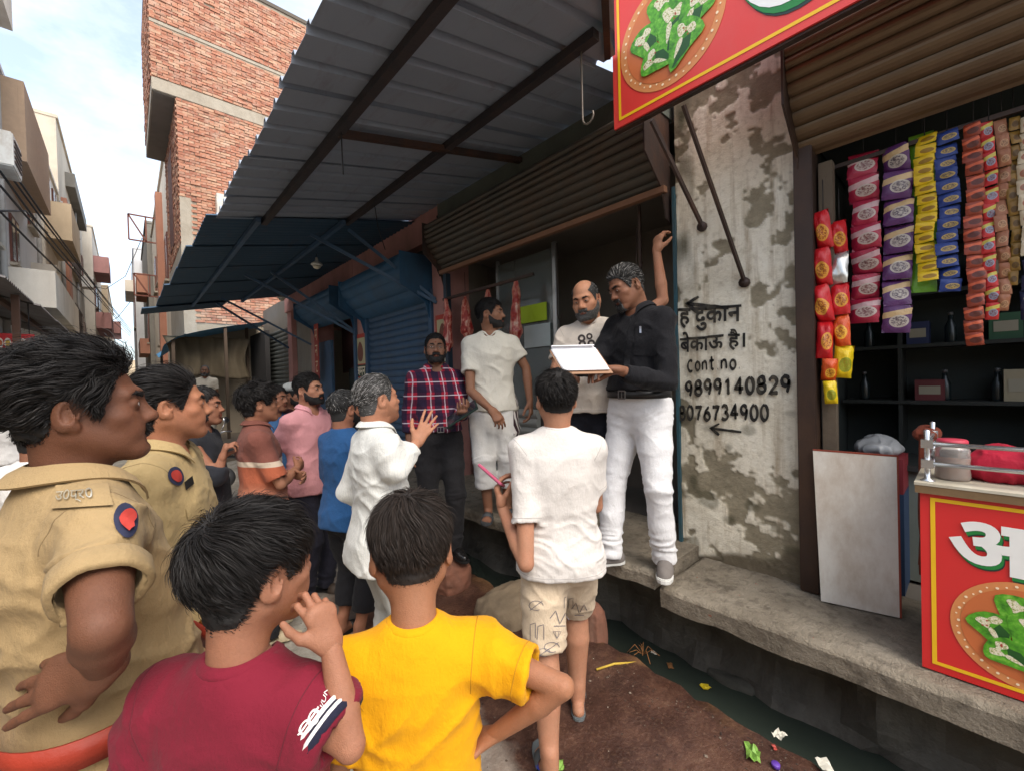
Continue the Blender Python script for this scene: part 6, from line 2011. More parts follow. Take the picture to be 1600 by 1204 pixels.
def quad_slab(root, name, c4, th, mat, nrmv, lift=0.0):
    c4 = [np.array(c) for c in c4]; n = nrm(nrmv); mb = MB()
    V = [c+n*lift for c in c4]+[c+n*(lift+th) for c in c4]
    V = [v-np.array(root.location) for v in V]
    mb.add(V, [(3, 2, 1, 0), (4, 5, 6, 7)]+[(i, (i+1) % 4, 4+(i+1) % 4, 4+i) for i in range(4)])
    return mb.build(name, mat, root)
c0 = W(862, 547, 2.10); c1 = W(940, 545, 2.10)-A3(0, 0, 0)
ex = nrm(c1-c0); toward = nrm(A3(-_f[0], -_f[1], 0)); ey = nrm(toward*.62+A3(0, 0, -.78)+ex*.35)
pn = np.cross(ex, ey); pn = pn if pn[2] > 0 else -pn
Q = [c0, c0+ex*.215, c0+ex*.215+ey*.145, c0+ey*.145]
quad_slab(CB, 'board', [c0-ex*.012-ey*.0, Q[1]+ex*.012, Q[2]+ex*.012+ey*.02, Q[3]-ex*.012+ey*.02], .005, worn('brown_board', lin(150, 112, 84), .6, .15, 20, .1), pn, -.006)
for i in range(5):
    sft = ex*rnd.uniform(-.005, .005)+ey*rnd.uniform(-.004, .004)
    quad_slab(CB, 'paper', [q+sft for q in Q], .0014, flat('white_paper', lin(226, 226, 230), .85), pn, .001+i*.0019)
V_ = []; 
mb = MB()
for k in range(9):
    t = k/8*math.pi
    for xx in (0, .21):
        V_.append(c0+ex*xx-ey*.012*math.sin(t)+pn*(.012+.016*(1-math.cos(t))/2)-np.array(CB.location))
mb.add(V_, [(2*k, 2*k+1, 2*k+3, 2*k+2) for k in range(8)], True); mb.build('folded_paper', flat('white_paper', lin(226, 226, 230)), CB)

# 7. bald man with raised arm ------------------------------------------------------------------------------------
x, y = ground_xy(925, 2.84)
SK7 = skin_mat('light_brown_skin', lin(178, 122, 92), .48)
BEI = cloth('off_white_tee', lin(208, 198, 186), .88, 1000, .05)
p = Fig('balding bearded man in cream printed tee bracing one raised arm on the door frame', (x, y, Z1+.006), 205, 1.73, vox=.010, hs=1.05, wide=1.10, belly=.085,
        head=(-6, -16, 6), head_v=.0036, face=dict(fat=.007, nose=1.1, eye=.6), legs=1.0, shrug=(0, .03),
        armL=dict(elbow=W(1036, 470, 2.74), wrist=W(1026, 392, 2.74), pose='hold', dir=W(1031, 345, 2.74)-W(1026, 392, 2.74), back=tuple(-_r*.9-_f*.5)),
        armR=dict(wrist=W(884, 582, 2.62), pole=(.8, -.8, -.6, 0), pose='hold', back=(0, 0, 1)))
M5 = p
p.body(SK7, bare_feet=True)
p.hair(HG, dict(T=.008, Ts=.005, count=1800, len_top=.015, len_side=.012, wave=.2, lift=.3, w=.001, bald=(.062, .10, .085, .045), seg=4), 61)
p.brows(HB, thick=1.25); p.beard(HGG, dict(full=True), T=.005, count=1500, ln=.008)
sh7 = p.shirt(BEI, ease=.020, hem=.50, sleeve=.62, amp=.012, seed=62, v=.009, neck=(.064, .01), sl_ease=.020)
p.neckrib(BEI); p.seams(sh7, lin(196, 186, 174), .50)
p.trousers(cloth('black_shorts', lin(26, 27, 34), .85), ease=.020, length=.62, seed=63, v=.010, flare=.012, baggy=.012, name='shorts')
p.shoes(BLACKM, BLACKM, 'sandal')
b = bvh_of(sh7)
for (cx, cy, r) in ((909, 529, 6), (921, 526, 5), (910, 538, 6), (924, 537, 6)):
    q = [(cx-r, cy+r), (cx+r, cy+r), (cx+r, cy-r), (cx-r, cy-r)]
    conform('round_print', *disc2(16, 1, r0=.45), q, b, p, flat('dark_print', lin(58, 50, 48), .8), .003)
V, F, _a = text2('IAO'); conform('letter_print', V, F, [(928, 549), (942, 549), (942, 540), (928, 540)], b, p, flat('dark_print', lin(58, 50, 48)), .003)

# 8. man in pale tee looking aside ---------------------------------------------------------------------------------
x, y = ground_xy(768, 3.40)
SK8 = skin_mat('mid_brown_skin', lin(140, 94, 70), .48)
p = Fig('man in pale grey tee and white striped three-quarter pants looking aside on the platform', (x, y, Z1+.006), 226, 1.735, vox=.010, hs=1.0, wide=1.04,
        head=(78, 4, 0), head_v=.0036, legs=1.0, lean=(.0, .0), feet=[(.05, .06, 0), (-.10, .0, -25)],
        armR=dict(elbow=W(735, 610, 3.25), wrist=W(768, 640, 3.12), pose='relaxed', dir=W(782, 660, 3.10)-W(768, 640, 3.12), back=W(760, 600, 2.9)-W(768, 650, 3.12)),
        armL=dict(elbow=W(822, 575, 3.40), wrist=W(828, 628, 3.34), pose='relaxed'))
M6 = p
p.body(SK8, bare_feet=True)
p.hair(HB, dict(T=.014, Ts=.005, count=2500, len_top=.04, len_side=.010, wave=.2, lift=.7, w=.0014, grav=.0), 71)
p.brows(HB); p.beard(HB, dict(full=True), T=.0022, count=500, ln=.004)
p.shirt(cloth('pale_grey_tee', lin(206, 202, 190), .88, 1000, .05), ease=.018, hem=.49, sleeve=.62, amp=.012, seed=72, v=.009, sl_ease=.018); p.neckrib(cloth('pale_grey_rib', lin(200, 196, 184)))
def _striped(m):
    s = m.sep(); sd = m.math('ABSOLUTE', s[0])
    return m.mix(m.math('GREATER_THAN', sd, .172), lin(210, 208, 204), m.mix(m.math('GREATER_THAN', m.math('SINE', m.math('MULTIPLY', s[1], 160.0)), .2), lin(60, 38, 44), lin(214, 210, 206)))
p.trousers(cloth('striped_track_pants', None, .85, col=_striped), ease=.014, seed=73, v=.010, length=.78, baggy=.010)
p.shoes(flat('grey_slider', lin(70, 72, 74), .7), flat('grey_slider_sole', lin(60, 62, 64), .75), 'sandal')

# 9. plaid shirt with tablet -----------------------------------------------------------------------------------------
x, y = ground_xy(682, 3.36)
SK9 = skin_mat('olive_brown_skin', lin(136, 92, 70), .48)
def _plaid(m):
    s = m.sep()
    u = m.math('ADD', s[0], m.math('MULTIPLY', s[1], .35)); v = s[2]
    def band(c, k, ph, w): return m.math('LESS_THAN', m.math('ABSOLUTE', m.math('SUBTRACT', m.math('FRACT', m.math('ADD', m.math('MULTIPLY', c, k), ph)), .5)), w)
    a = m.mix(m.math('MULTIPLY', band(u, 9.5, .0, .25), .9), lin(168, 36, 58), lin(34, 32, 56))
    b_ = m.mix(m.math('MULTIPLY', band(v, 9.5, .0, .25), .75), a, lin(34, 30, 54))
    c = m.mix(m.math('MULTIPLY', band(u, 9.5, .5, .035), .8), b_, lin(206, 196, 206))
    return m.mix(m.math('MULTIPLY', band(v, 9.5, .5, .035), .8), c, lin(206, 196, 206))
PLD = cloth('red_navy_plaid', None, .82, col=_plaid)
p = Fig('bearded man with glasses in red plaid shirt and black trousers holding a tablet', (x, y, .30), 246, 1.745, vox=.010, hs=1.0, wide=1.0, belly=.03,
        head=(-6, 3, 0), head_v=.0036, feet=[(.08, -.04, 10, .0), (-.08, .10, -20, .0)],
        armL=dict(elbow=W(722, 640, 3.30), wrist=W(722, 650, 3.06), pose='hold', dir=W(722, 640, 2.95)-W(722, 655, 3.10), back=(0, 0, -1)),
        armR=dict(wrist=W(640, 700, 3.30), pose='relaxed'))
M7 = p
p.body(SK9)
p.hair(HB, dict(T=.008, Ts=.004, count=2200, len_top=.02, len_side=.008, wave=.2, lift=.5, w=.0013), 81)
p.brows(HB, thick=1.2); p.beard(HB, dict(full=True), T=.007, count=1500, ln=.010)
p.shirt(PLD, ease=.016, hem=.56, sleeve=1.86, amp=.011, seed=82, v=.009, sl_ease=.016); p.collar(PLD, h=.042, gap=.4)
p.trousers(cloth('black_trousers', lin(36, 35, 37), .85), seed=83, v=.010, waist=.595, ease=.012)
p.belt(flat('black_belt', (.012, .012, .013, 1)), z=.575, h=.036, grow=.020, buckle=flat('steel_buckle', lin(150, 150, 150), .3, .9))
p.shoes(flat('black_polished_leather', (.012, .011, .011, 1), .22), BLACKM, 'formal')
def glasses(fig):
    mb = MB(); hs = fig.hs; tr = lambda q: fig.ho+fig.Rh @ (A3(*q)*hs)
    for s_ in (-1, 1):
        pts = [tr((s_*.032+.021*math.cos(a), .108, -.002+.016*math.sin(a))) for a in np.linspace(0, 2*math.pi, 15)]
        mb.tube(pts, .0011, 5); mb.tube([tr((s_*.053, .107, .002)), tr((s_*.078, .02, .004)), tr((s_*.084, -.02, -.004))], .0011, 5)
    mb.tube([tr((-.011, .109, 0)), tr((.011, .109, 0))], .0011, 5)
    mb.build('glasses', flat('wire_frame', lin(120, 110, 100), .3, .8), fig.root)
    mb = MB(); mb.lathe([(0.001, 0), (.0045, .0005), (.0035, .0015), (.001, .002)], tr((0, .099, .038)), 10, Matrix((fig.Rh @ np.array(Rx(-1.35))).tolist()))
    mb.build('forehead_mark', flat('vermilion_mark', lin(120, 40, 24), .8), fig.root)
glasses(p)
TB = empty('tablet', W(722, 645, 3.02)); tag(TB, 'dark green-black tablet held flat by the plaid-shirted man', 'tablet')
Rt = frame_from(W(748, 630, 3.02)-W(698, 662, 3.02), A3(-_f[0]*.3, -_f[1]*.3, .9))
slab_on(TB, 'case', (.17, .25, .012), flat('green_tablet_case', lin(32, 52, 46), .5), Rt, .004)
slab_on(TB, 'screen', (.15, .23, .002), flat('tablet_glass', lin(38, 44, 48), .12), Rt, 0, tuple(Rt @ Vector((0, 0, .007))))

# 10. older man in white striped shirt ------------------------------------------------------------------------------------
x, y = ground_xy(588, 2.16)
SK10 = skin_mat('ruddy_skin', lin(182, 124, 94), .48)
def _pin(m):
    s = m.sep(); u = m.math('ADD', s[0], m.math('MULTIPLY', s[1], .9))
    return m.mix(m.math('LESS_THAN', m.math('FRACT', m.math('MULTIPLY', u, 62.0)), .10), lin(218, 218, 212), lin(196, 198, 198))
WST = cloth('white_pinstripe', None, .85, col=_pin)
p = Fig('older grey-haired man in loose white pinstripe shirt gesturing with open hand', (x, y, 0), -4, 1.70, vox=.0095, hs=1.02, wide=.98, belly=.05,
        head=(8, 6, 0), head_v=.0036, face=dict(fat=.006, nose=1.1), stubble=.30,
        armR=dict(elbow=W(618, 735, 2.00), wrist=W(652, 690, 2.16), pose='spread', dir=W(674, 652, 2.2)-W(652, 690, 2.16), back=W(640, 690, 1.9)-W(660, 680, 2.2)),
        armL=dict(wrist=(-.2, .12, .95, 0)))
M8 = p
p.body(SK10)
p.hair(HGG, dict(T=.009, Ts=.004, count=3200, len_top=.03, len_side=.010, wave=.15, lift=.3, w=.0011, flow=(0, -1, .05), radial=.3, recede=.012), 91)
p.brows(HG); p.beard(HGG, dict(only_moustache=True), T=.0008, count=160, ln=.004)
p.shirt(WST, ease=.018, hem=.415, sleeve=1.80, amp=.014, seed=92, v=.0085, sl_ease=.018, hem_flare=.02, boxy=.006); p.collar(WST, h=.042, gap=.35)
p.trousers(cloth('light_grey_trousers', lin(190, 190, 186), .86), seed=93, v=.010, ease=.018, flare=.012)
p.shoes(flat('blue_slipper_strap', lin(52, 66, 92), .7), flat('pale_slipper', lin(196, 200, 204), .7), 'sandal')

# 11. man in blue tee ------------------------------------------------------------------------------------
x, y = ground_xy(536, 2.74)
p = Fig('man in plain blue tee and black three-quarter pants with receding hair', (x, y, 0), 14, 1.615, vox=.011, hs=1.0, wide=1.0, belly=.02,
        head=(4, 4, 0), head_v=.004, legs=1.0)
p.body(skin_mat('brown_skin_b', lin(160, 106, 80)), bare_feet=True)
p.hair(HG, dict(T=.009, Ts=.005, count=1600, len_top=.022, len_side=.01, wave=.2, lift=.4, w=.0014, recede=.022), 101)
p.brows(HB); p.beard(HB, dict(full=True), T=.004, count=500, ln=.006)
p.shirt(cloth('blue_tee', lin(42, 84, 132), .88), ease=.018, hem=.47, sleeve=.9, amp=.011, seed=102, v=.010); p.neckrib(cloth('blue_tee_rib', lin(40, 80, 126)))
p.trousers(cloth('black_capri', lin(34, 34, 38), .86), seed=103, v=.011, length=.82, baggy=.012)
p.shoes(BLACKM, BLACKM, 'sandal')
# 12. pink polo ------------------------------------------------------------------------------------
x, y = ground_xy(482, 3.30)
PNK = cloth('pink_polo', lin(214, 152, 156), .88, 1000, .05)
p = Fig('bearded young man in pink polo shirt and navy trousers', (x, y, 0), -62, 1.745, vox=.011, hs=1.0, wide=1.04, belly=.02,
        head=(10, 4, 0), head_v=.0038, armR=dict(wrist=(.17, -.12, .90, 0)), armL=dict(wrist=(-.16, -.14, .92, 0)))
p.body(skin_mat('tan_skin_b', lin(176, 120, 92)))
p.hair(HB, dict(T=.016, Ts=.004, count=2400, len_top=.05, len_side=.008, wave=.15, lift=.6, w=.0014, flow=(.3, -1, .1), radial=.2, grav=.1, twist=0), 111)
p.brows(HB, thick=1.3); p.beard(HB, dict(full=True), T=.006, count=900, ln=.007)
p.shirt(PNK, ease=.018, hem=.485, sleeve=.70, amp=.012, seed=112, v=.010, neck=(.062, .03)); p.collar(PNK, h=.040, gap=.45)
p.trousers(cloth('navy_trousers', lin(44, 44, 56), .86), seed=113, v=.012)
p.shoes(flat('brown_strap', lin(70, 58, 50), .7), BLACKM, 'sandal')
# 13. brown banded polo, arms crossed ------------------------------------------------------------------------------------
x, y = ground_xy(402, 2.78)
def _bands(m):
    s = m.sep(); z = s[2]
    stops = [(0, lin(188, 130, 106)), (.30, lin(194, 132, 106)), (.46, lin(166, 92, 66)), (.60, lin(164, 88, 62)), (.6001, lin(196, 178, 158)), (.645, lin(196, 178, 158)), (.6451, lin(118, 72, 62)), (1, lin(118, 72, 62))]
    return m.ramp(m.math('MULTIPLY', m.math('SUBTRACT', z, .75), 1/.70), stops)
BRN = cloth('brown_banded_polo', None, .88, col=_bands)
p = Fig('young man with wavy hair in brown colour-banded polo standing with arms crossed', (x, y, 0), -2, 1.665, vox=.010, hs=1.02, wide=1.02, belly=.035,
        head=(2, 3, 0), head_v=.0036, twist=-8,
        armR=dict(elbow=(.24, .07, 1.05, 0), wrist=(.02, .22, 1.10, 0), pose='relaxed', back=(.2, 1, .2, 0)),
        armL=dict(elbow=(-.24, .07, 1.06, 0), wrist=(.06, .20, 1.06, 0), pose='relaxed', back=(-.2, 1, .2, 0)))
p.body(skin_mat('brown_skin_c', lin(156, 104, 78)))
p.hair(HB, dict(T=.024, Ts=.014, count=4500, len_top=.06, len_side=.03, wave=.9, wfreq=40, lift=.8, w=.0013, grav=.25, twist=.4, jit=.009, nape=-.088), 121)
p.brows(HB, thick=1.2); p.beard(HB, dict(only_moustache=True), T=.0015, count=200, ln=.004)
p.shirt(BRN, ease=.018, hem=.465, sleeve=.86, amp=.011, seed=122, v=.009, sl_ease=.020); p.collar(cloth('brown_collar', lin(112, 68, 58)), h=.038, gap=.4)
p.trousers(cloth('black_trousers_b', lin(34, 34, 38), .86), seed=123, v=.012)
p.shoes(flat('beige_strap', lin(176, 160, 132), .8), flat('beige_sandal', lin(190, 176, 148), .8), 'sandal')
# 14-19 background people ------------------------------------------------------------------------------------
def simple_person(label, px, d, face, H, shirt, pant, hairm=HB, z=0.0, head=(0, 0, 0), beard=None, cap=None, skin=(150, 100, 76), hair=None, sleeve=.62, vox=.014, plen=1.0, **kw):
    x, y = ground_xy(px, d)
    p = Fig(label, (x, y, z), face, H, vox=vox, hs=1.0, head=head, head_v=.0042, legs=(1.0 if plen < 1 else .82), **kw)
    nm = label.split()[0]+str(int(px))
    p.body(skin_mat('skin_'+nm, lin(*skin)), bare_feet=plen < 1)
    p.hair(hairm, hair or dict(T=.012, Ts=.006, count=1000, len_top=.035, len_side=.012, wave=.3, lift=.5, w=.0018), int(px)+1)
    p.brows(HB)
    if beard: p.beard(beard, dict(full=True), T=.007, count=500, ln=.012)
    c = cloth('cloth_'+nm, lin(*shirt), .88)
    p.shirt(c, hem=kw.get('hem', .48), sleeve=sleeve, amp=.011, seed=int(px), v=vox); p.neckrib(c)
    p.trousers(cloth('pants_'+nm, lin(*pant), .88), seed=int(px)+1, v=vox, length=plen, baggy=.01)
    if plen >= 1: p.shoes(BLACKM, BLACKM, 'formal')
    return p
p = simple_person('dark-bearded man in a pale skull cap peering from behind the pink polo', 458, 4.25, -70, 1.68, (70, 40, 42), (50, 50, 56), beard=HB, head=(18, 0, 0))
mb = MB(); mb.lathe([(.083, -.012), (.086, .02), (.078, .048), (.05, .066), (.01, .072)], (0, 0, 0), 24)
o = mb.build('cap', cloth('skull_cap', lin(170, 172, 168)), p.root); M = Matrix((p.Rh*1.0).tolist()).to_4x4(); M.translation = Vector(p.ho+p.Rh @ A3(0, -.014, .058)); o.matrix_local = M; o.scale = (1.05, 1.2, 1.05)
simple_person('man in denim-blue shirt half hidden behind the brown polo', 428, 4.0, -60, 1.66, (66, 104, 148), (46, 50, 62), head=(10, 0, 0))
p = simple_person('man in black shirt hidden behind the frowning policeman, hand held out', 312, 2.75, -25, 1.66, (40, 42, 48), (36, 36, 42), sleeve=1.6, belly=.03,
    armR=dict(elbow=W(338, 745, 2.6), wrist=W(347, 716, 2.62), pose='grip', back=(0, 0, 1)))
simple_person('white-bearded old man in pale vest and dhoti standing on a far platform', 321, 9.2, -100, 1.66, (206, 196, 178), (196, 190, 176), hairm=HGG, z=.49, beard=HGG, skin=(132, 92, 70), plen=.7, hair=dict(T=.004, Ts=.003, count=300, len_top=.01, len_side=.01, w=.002, recede=.03))
p = simple_person('man in white shirt mostly hidden behind the wavy-haired policeman', 55, 2.3, 60, 1.52, (214, 212, 210), (60, 60, 66), sleeve=1.5)
p = simple_person('passer-by in white tee farther up the lane beside the red food banner', 12, 5.2, 130, 1.66, (206, 204, 202), (54, 56, 64), skin=(140, 96, 74))
# ------------------------------------------------------------------ printed red boards of the leaf-snack stall
REDB = worn('red_board_print', lin(214, 44, 44), .42, .06, 3, .03, 0, lin(190, 60, 56), .25)
YELP = flat('yellow_border_print', lin(240, 190, 30), .5)
WHT = flat('white_letter_print', lin(238, 238, 234), .5); GRN = flat('green_letter_edge', lin(30, 128, 58), .5); DKG = flat('dark_letter_shadow', lin(30, 52, 46), .5)
CLAY = worn('clay_plate_print', lin(204, 112, 62), .5, .18, 6, .03); CLAY2 = worn('clay_plate_rim', lin(216, 140, 84), .5, .12, 6, .03)
def m_leaf():
    m = MT('leaf_print'); a = m.noise(40, 5, .6)
    return m.out(m.ramp(a, [(.3, lin(44, 110, 24)), (.55, lin(92, 170, 40)), (.75, lin(150, 206, 84))]), .5)
def m_coco():
    m = MT('coconut_print'); a = m.noise(120, 6, .75)
    return m.out(m.ramp(a, [(.30, lin(110, 60, 36)), (.40, lin(120, 150, 60)), (.47, lin(214, 202, 160)), (.56, lin(240, 236, 220)), (.64, lin(170, 190, 110)), (.72, lin(180, 84, 50))]), .55)
LEAF = m_leaf(); LEAFD = flat('dark_leaf_print', lin(30, 82, 30), .5, var=.3); COCO = m_coco()
class Plane2:
    """flat artwork on a vertical board facing the lane: u runs along -Y, v up, layers step outwards"""
    def __init__(s, root, x, y, z): s.root = root; s.o = (x, y, z); s.k = 0
    def put(s, name, V2, F, mat, layer, parent=None):
        V = [(s.o[0]-.0012*layer, s.o[1]-u, s.o[2]+v) for u, v in V2]
        mb = MB(); mb.add(V, F); o = mb.build(name, mat, parent or s.root)
        o.location = -Vector(s.root.location); 
        if parent: o.location = (0, 0, 0)
        # face the lane
        me = o.data
        if len(me.polygons) and me.polygons[0].normal.x > 0: me.flip_normals()
        return o
def bezier_blob(pts, n=5):
    out = []
    m = len(pts)
    for i in range(m):
        p0, p1, p2, p3 = [Vector(pts[(i+k) % m]) for k in (-1, 0, 1, 2)]
        for j in range(n):
            t = j/n; a = 2*p1; b = p2-p0; c = 2*p0-5*p1+4*p2-p3; d = -p0+3*p1-3*p2+p3
            q = (a+b*t+c*t*t+d*t**3)*.5; out.append((q.x, q.y))
    return out
def poly(P): return P, [tuple(range(len(P)))]
def paan_plate(pl, cu, cv, R, layer, seed):
    rg = random.Random(seed)
    d = pl.put('plate', *disc2(48, 1, R, R, (cu, cv)), CLAY2, layer)
    pl.put('plate_well', *disc2(40, 1, R*.86, R*.86, (cu, cv)), CLAY, layer+1, d)
    for k in range(44):
        a = 2*math.pi*k/44; r = R*(.905+.022*math.sin(k*2.2)); s_ = R*(.016 if k % 2 else .024)
        pl.put('rim_dot', *disc2(8, 1, s_, s_, (cu+r*math.cos(a), cv+r*math.sin(a))), flat('cream_dot', lin(246, 226, 190), .6), layer+2, d)
    cones = [(-.10, .35, 80, .62), (.28, .42, 60, .66), (-.42, -.02, 110, .56), (.05, .02, 75, .66), (.44, .0, 50, .62), (-.22, -.42, 150, .5), (.24, -.38, 60, .6)]
    for ci, (ax, ay, ang, L) in enumerate(cones):
        lb = layer+3+ci*.8
        c, s_ = math.cos(math.radians(ang)), math.sin(math.radians(ang))
        def tr(p, ax=ax, ay=ay, c=c, s_=s_, L=L): return (cu+R*(ax+L*(p[0]*s_+p[1]*c)), cv+R*(ay+L*(-p[0]*c+p[1]*s_)))
        j = lambda: rg.uniform(-.03, .03)
        leaf = [(-.55+j(), .40+j()), (0, .66+j()), (.55+j(), .36+j()), (.36, -.10+j()), (.04+j(), -.78), (-.36, -.12+j())]
        o = pl.put('leaf_cone', *poly(bezier_blob([tr(p) for p in leaf], 3)), LEAF, lb, d)
        pl.put('leaf_fold', *poly([tr(p) for p in ((.04, -.70), (.34, -.10), (.22, .22), (-.02, .05))]), LEAFD, lb+.2, d)
        top = [(-.34+j(), .40+j()), (-.18+j(), .48+j()), (-.02, .40+j()), (.18+j(), .50+j()), (.32+j(), .34+j()), (.20+j(), .20+j()), (.02+j(), .26+j()), (-.10+j(), .10+j()), (-.22+j(), .22+j())]
        pl.put('coconut_topping', *poly(bezier_blob([tr(p) for p in top], 4)), COCO, lb+.4, d)
        dr = [(-.12, .02), (-.02, .12), (.04, -.06), (.0, -.42), (-.06, -.30)]
        pl.put('coconut_drip', *poly(bezier_blob([tr(p) for p in dr], 3)), COCO, lb+.55, d)
        for q_ in range(3): pl.put('cherry_bit', *disc2(7, 1, R*.018, R*.014, tr((rg.uniform(-.25, .25), rg.uniform(.15, .45)))), flat('cherry_print', lin(170, 60, 36), .5), lb+.7+.03*q_, d)
def words(pl, body, u, v, h, layer, slope=0.0, adv=None):
    V, F, asp = text2(body, .028)
    w = adv or h*asp
    for nm, du, dv, mat, l in (('letter_shadow', .045, -.10, DKG, 0), ('letter_side', .03, -.07, GRN, 1), ('letter_face', 0, 0, WHT, 2)):
        pl.put(nm, [(u+a*w+du*h, v+b*h+dv*h+slope*a*w) for a, b in V], F, mat, layer+l)
def frame_lines(pl, u0, u1, v0, v1, w, layer):
    for (a, b, c, d) in ((u0, u1, v0, v0+w), (u0, u1, v1-w, v1), (u0, u0+w, v0+w, v1-w), (u1-w, u1, v0+w, v1-w)):
        pl.put('border_line', [(a, c), (b, c), (b, d), (a, d)], [(0, 1, 2, 3)], YELP, layer)
SX, SY, SZ, SL, SH = 2.15, 1.405, 3.115, 2.75, .80
SG = empty('shop_sign', (SX, SY-SL/2, SZ)); tag(SG, 'long red shop sign with yellow border and a plate of leaf-wrapped snacks, mounted on struts', 'sign')
part('board', worn('faded_red_board_print', lin(222, 62, 56), .42, .08, 3, .03, 0, lin(212, 96, 88), .4), SG, ((SX, SY-SL, SZ), (SX+.012, SY, SZ+SH)))
part('back_frame', RUST, SG, ((SX+.013, SY-SL, SZ-.012), (SX+.045, SY, SZ+.03)), ((SX+.013, SY-.04, SZ+.031), (SX+.045, SY, SZ+SH)), ((SX+.013, SY-SL, SZ+SH-.04), (SX+.045, SY-.041, SZ+SH)))
pl = Plane2(SG, SX-.001, SY, SZ)
frame_lines(pl, .035, SL-.035, .035, SH-.035, .016, 1)
paan_plate(pl, .345, .365, .29, 1, 3)
words(pl, 'आग', .66, .085, .52, 1); words(pl, 'पान', 1.72, .085, .52, 1)
for (p0, p1, w_) in (((1018, 188), (1098, 355), .035), ((1068, 165), (1164, 442), .032)):
    a = onX(*p0, SX+.06); b_ = onX(*p1, XW-.012)
    mb = MB(); mb.bar(a, b_, w_, .014, (0, 1, 0)); mb.tube([b_, b_+A3(-.02, 0, 0)], .03, 10); put(mb, 'strut', RUST if w_ > .033 else DKSTEEL, SG)
# stall counter -------------------------------------------------------------------------------------------
KX, KY = 2.245, .14
ST = empty('snack_stall', (KX+.2, KY-.45, Z2)); tag(ST, 'red printed snack stall counter with plate picture and wooden top standing on the ledge', 'stall')
part('carcass', worn('stall_board', lin(120, 92, 70), .8, .15, 8, .2), ST, ((KX+.014, KY-1.15, Z2+.03), (KX+.40, KY-.012, 1.19)))
part('front_panel', REDB, ST, ((KX, KY-1.15, Z2+.006), (KX+.012, KY, 1.195)))
part('side_panel', worn('red_side_panel', lin(150, 44, 40), .6, .15, 6, .1, 0, lin(110, 84, 70), .5), ST, ((KX+.013, KY-.011, Z2+.03), (KX+.40, KY, 1.19)))
part('counter_top', worn('counter_white', lin(196, 190, 172), .5, .1, 5, .1, 0, lin(140, 120, 92), .5), ST, ((KX-.02, KY-1.16, 1.226), (KX+.42, KY+.015, 1.236)))
part('top_edge', worn('counter_ply', lin(120, 96, 66), .7, .25, 20, .2), ST, ((KX-.018, KY-1.155, 1.196), (KX+.418, KY+.013, 1.225)))
for (dx, dy) in ((.03, .02), (.37, .02)): part('leg', RUST, ST, ((KX+dx, KY-dy-.03, Z2-.02), (KX+dx+.02, KY-dy-.005, Z2+.04)))
pl = Plane2(ST, KX-.001, KY, Z2+.025)
frame_lines(pl, .028, 1.12, .008, .645, .013, 1)
words(pl, 'आग', .076, .405, .175, 1); words(pl, 'पान', .50, .405, .175, 1)
paan_plate(pl, .262, .205, .185, 1, 8)
RAIL = flat('polished_rail', lin(200, 202, 204), .25, .85)
for (x_, y_) in ((KX+.03, KY-.02), (KX+.38, KY-.02)):
    mb = MB(); mb.lathe([(.022, 0), (.022, .004), (.009, .012), (.009, .06), (.014, .068), (.014, .075), (.009, .082), (.009, .14), (.014, .15), (.008, .16), (.010, .195), (.004, .20)], (x_, y_, 1.236), 14)
    mb.box((x_, y_, 1.236+.068), (.034, .034, .032)); mb.box((x_, y_, 1.236+.145), (.034, .034, .032)); put(mb, 'rail_post', RAIL, ST)
for zz in (.068, .145):
    mb = MB(); mb.tube([(KX+.03, KY-.02, 1.236+zz), (KX+.03, KY-1.15, 1.236+zz)], .0085, 12); put(mb, 'rail', RAIL, ST)
    mb = MB(); mb.tube([(KX+.03, KY-.02, 1.236+zz), (KX+.38, KY-.02, 1.236+zz)], .0085, 12); put(mb, 'rail', RAIL, ST)
def m_plastic(name, c):
    m = MT(name); m.b.inputs['Transmission Weight'].default_value = .8
    return m.out(c, .15)
CLEARP = m_plastic('clear_plastic', (.9, .88, .86, 1))
def jar(c, r, h, label, mat, lidmat=None, cat='jar', fill=None):
    R_ = empty(cat.replace(' ', '_'), c); tag(R_, label, cat)
    mb = MB(); prof = [(r*.9, 0), (r, .01)]
    for k in range(1, 7): prof += [(r*(1.0 if k % 2 else .965), .01+(h-.03)*k/7)]
    prof += [(r, h-.02), (r*.82, h)]
    mb.lathe(prof, (0, 0, 0), 20); mb.build('jar_body', mat, R_)
    if fill is not None:
        mb = MB(); mb.lathe([(r*.86, .004), (r*.92, .012), (r*.92, h*.55), (r*.7, h*.62)], (0, 0, 0), 16); mb.build('contents', fill, R_)
    if lidmat is not None:
        mb = MB(); mb.lathe([(r*.88, h-.004), (r*.88, h+.018), (r*.8, h+.022)], (0, 0, 0), 20); mb.build('lid', lidmat, R_)
    return R_
jar((KX+.12, KY-.085, 1.236), .050, .135, 'clear ribbed plastic jar behind the stall rail', CLEARP, flat('pink_lid', lin(186, 60, 78), .5), fill=worn('jar_spice', lin(150, 110, 84), .9, .3, 40, .3))
jar((KX+.13, KY-.345, 1.236), .052, .15, 'steel canister on the stall counter', flat('steel_can', lin(150, 150, 146), .35, .8), flat('steel_lid', lin(170, 170, 168), .3, .8), 'canister')
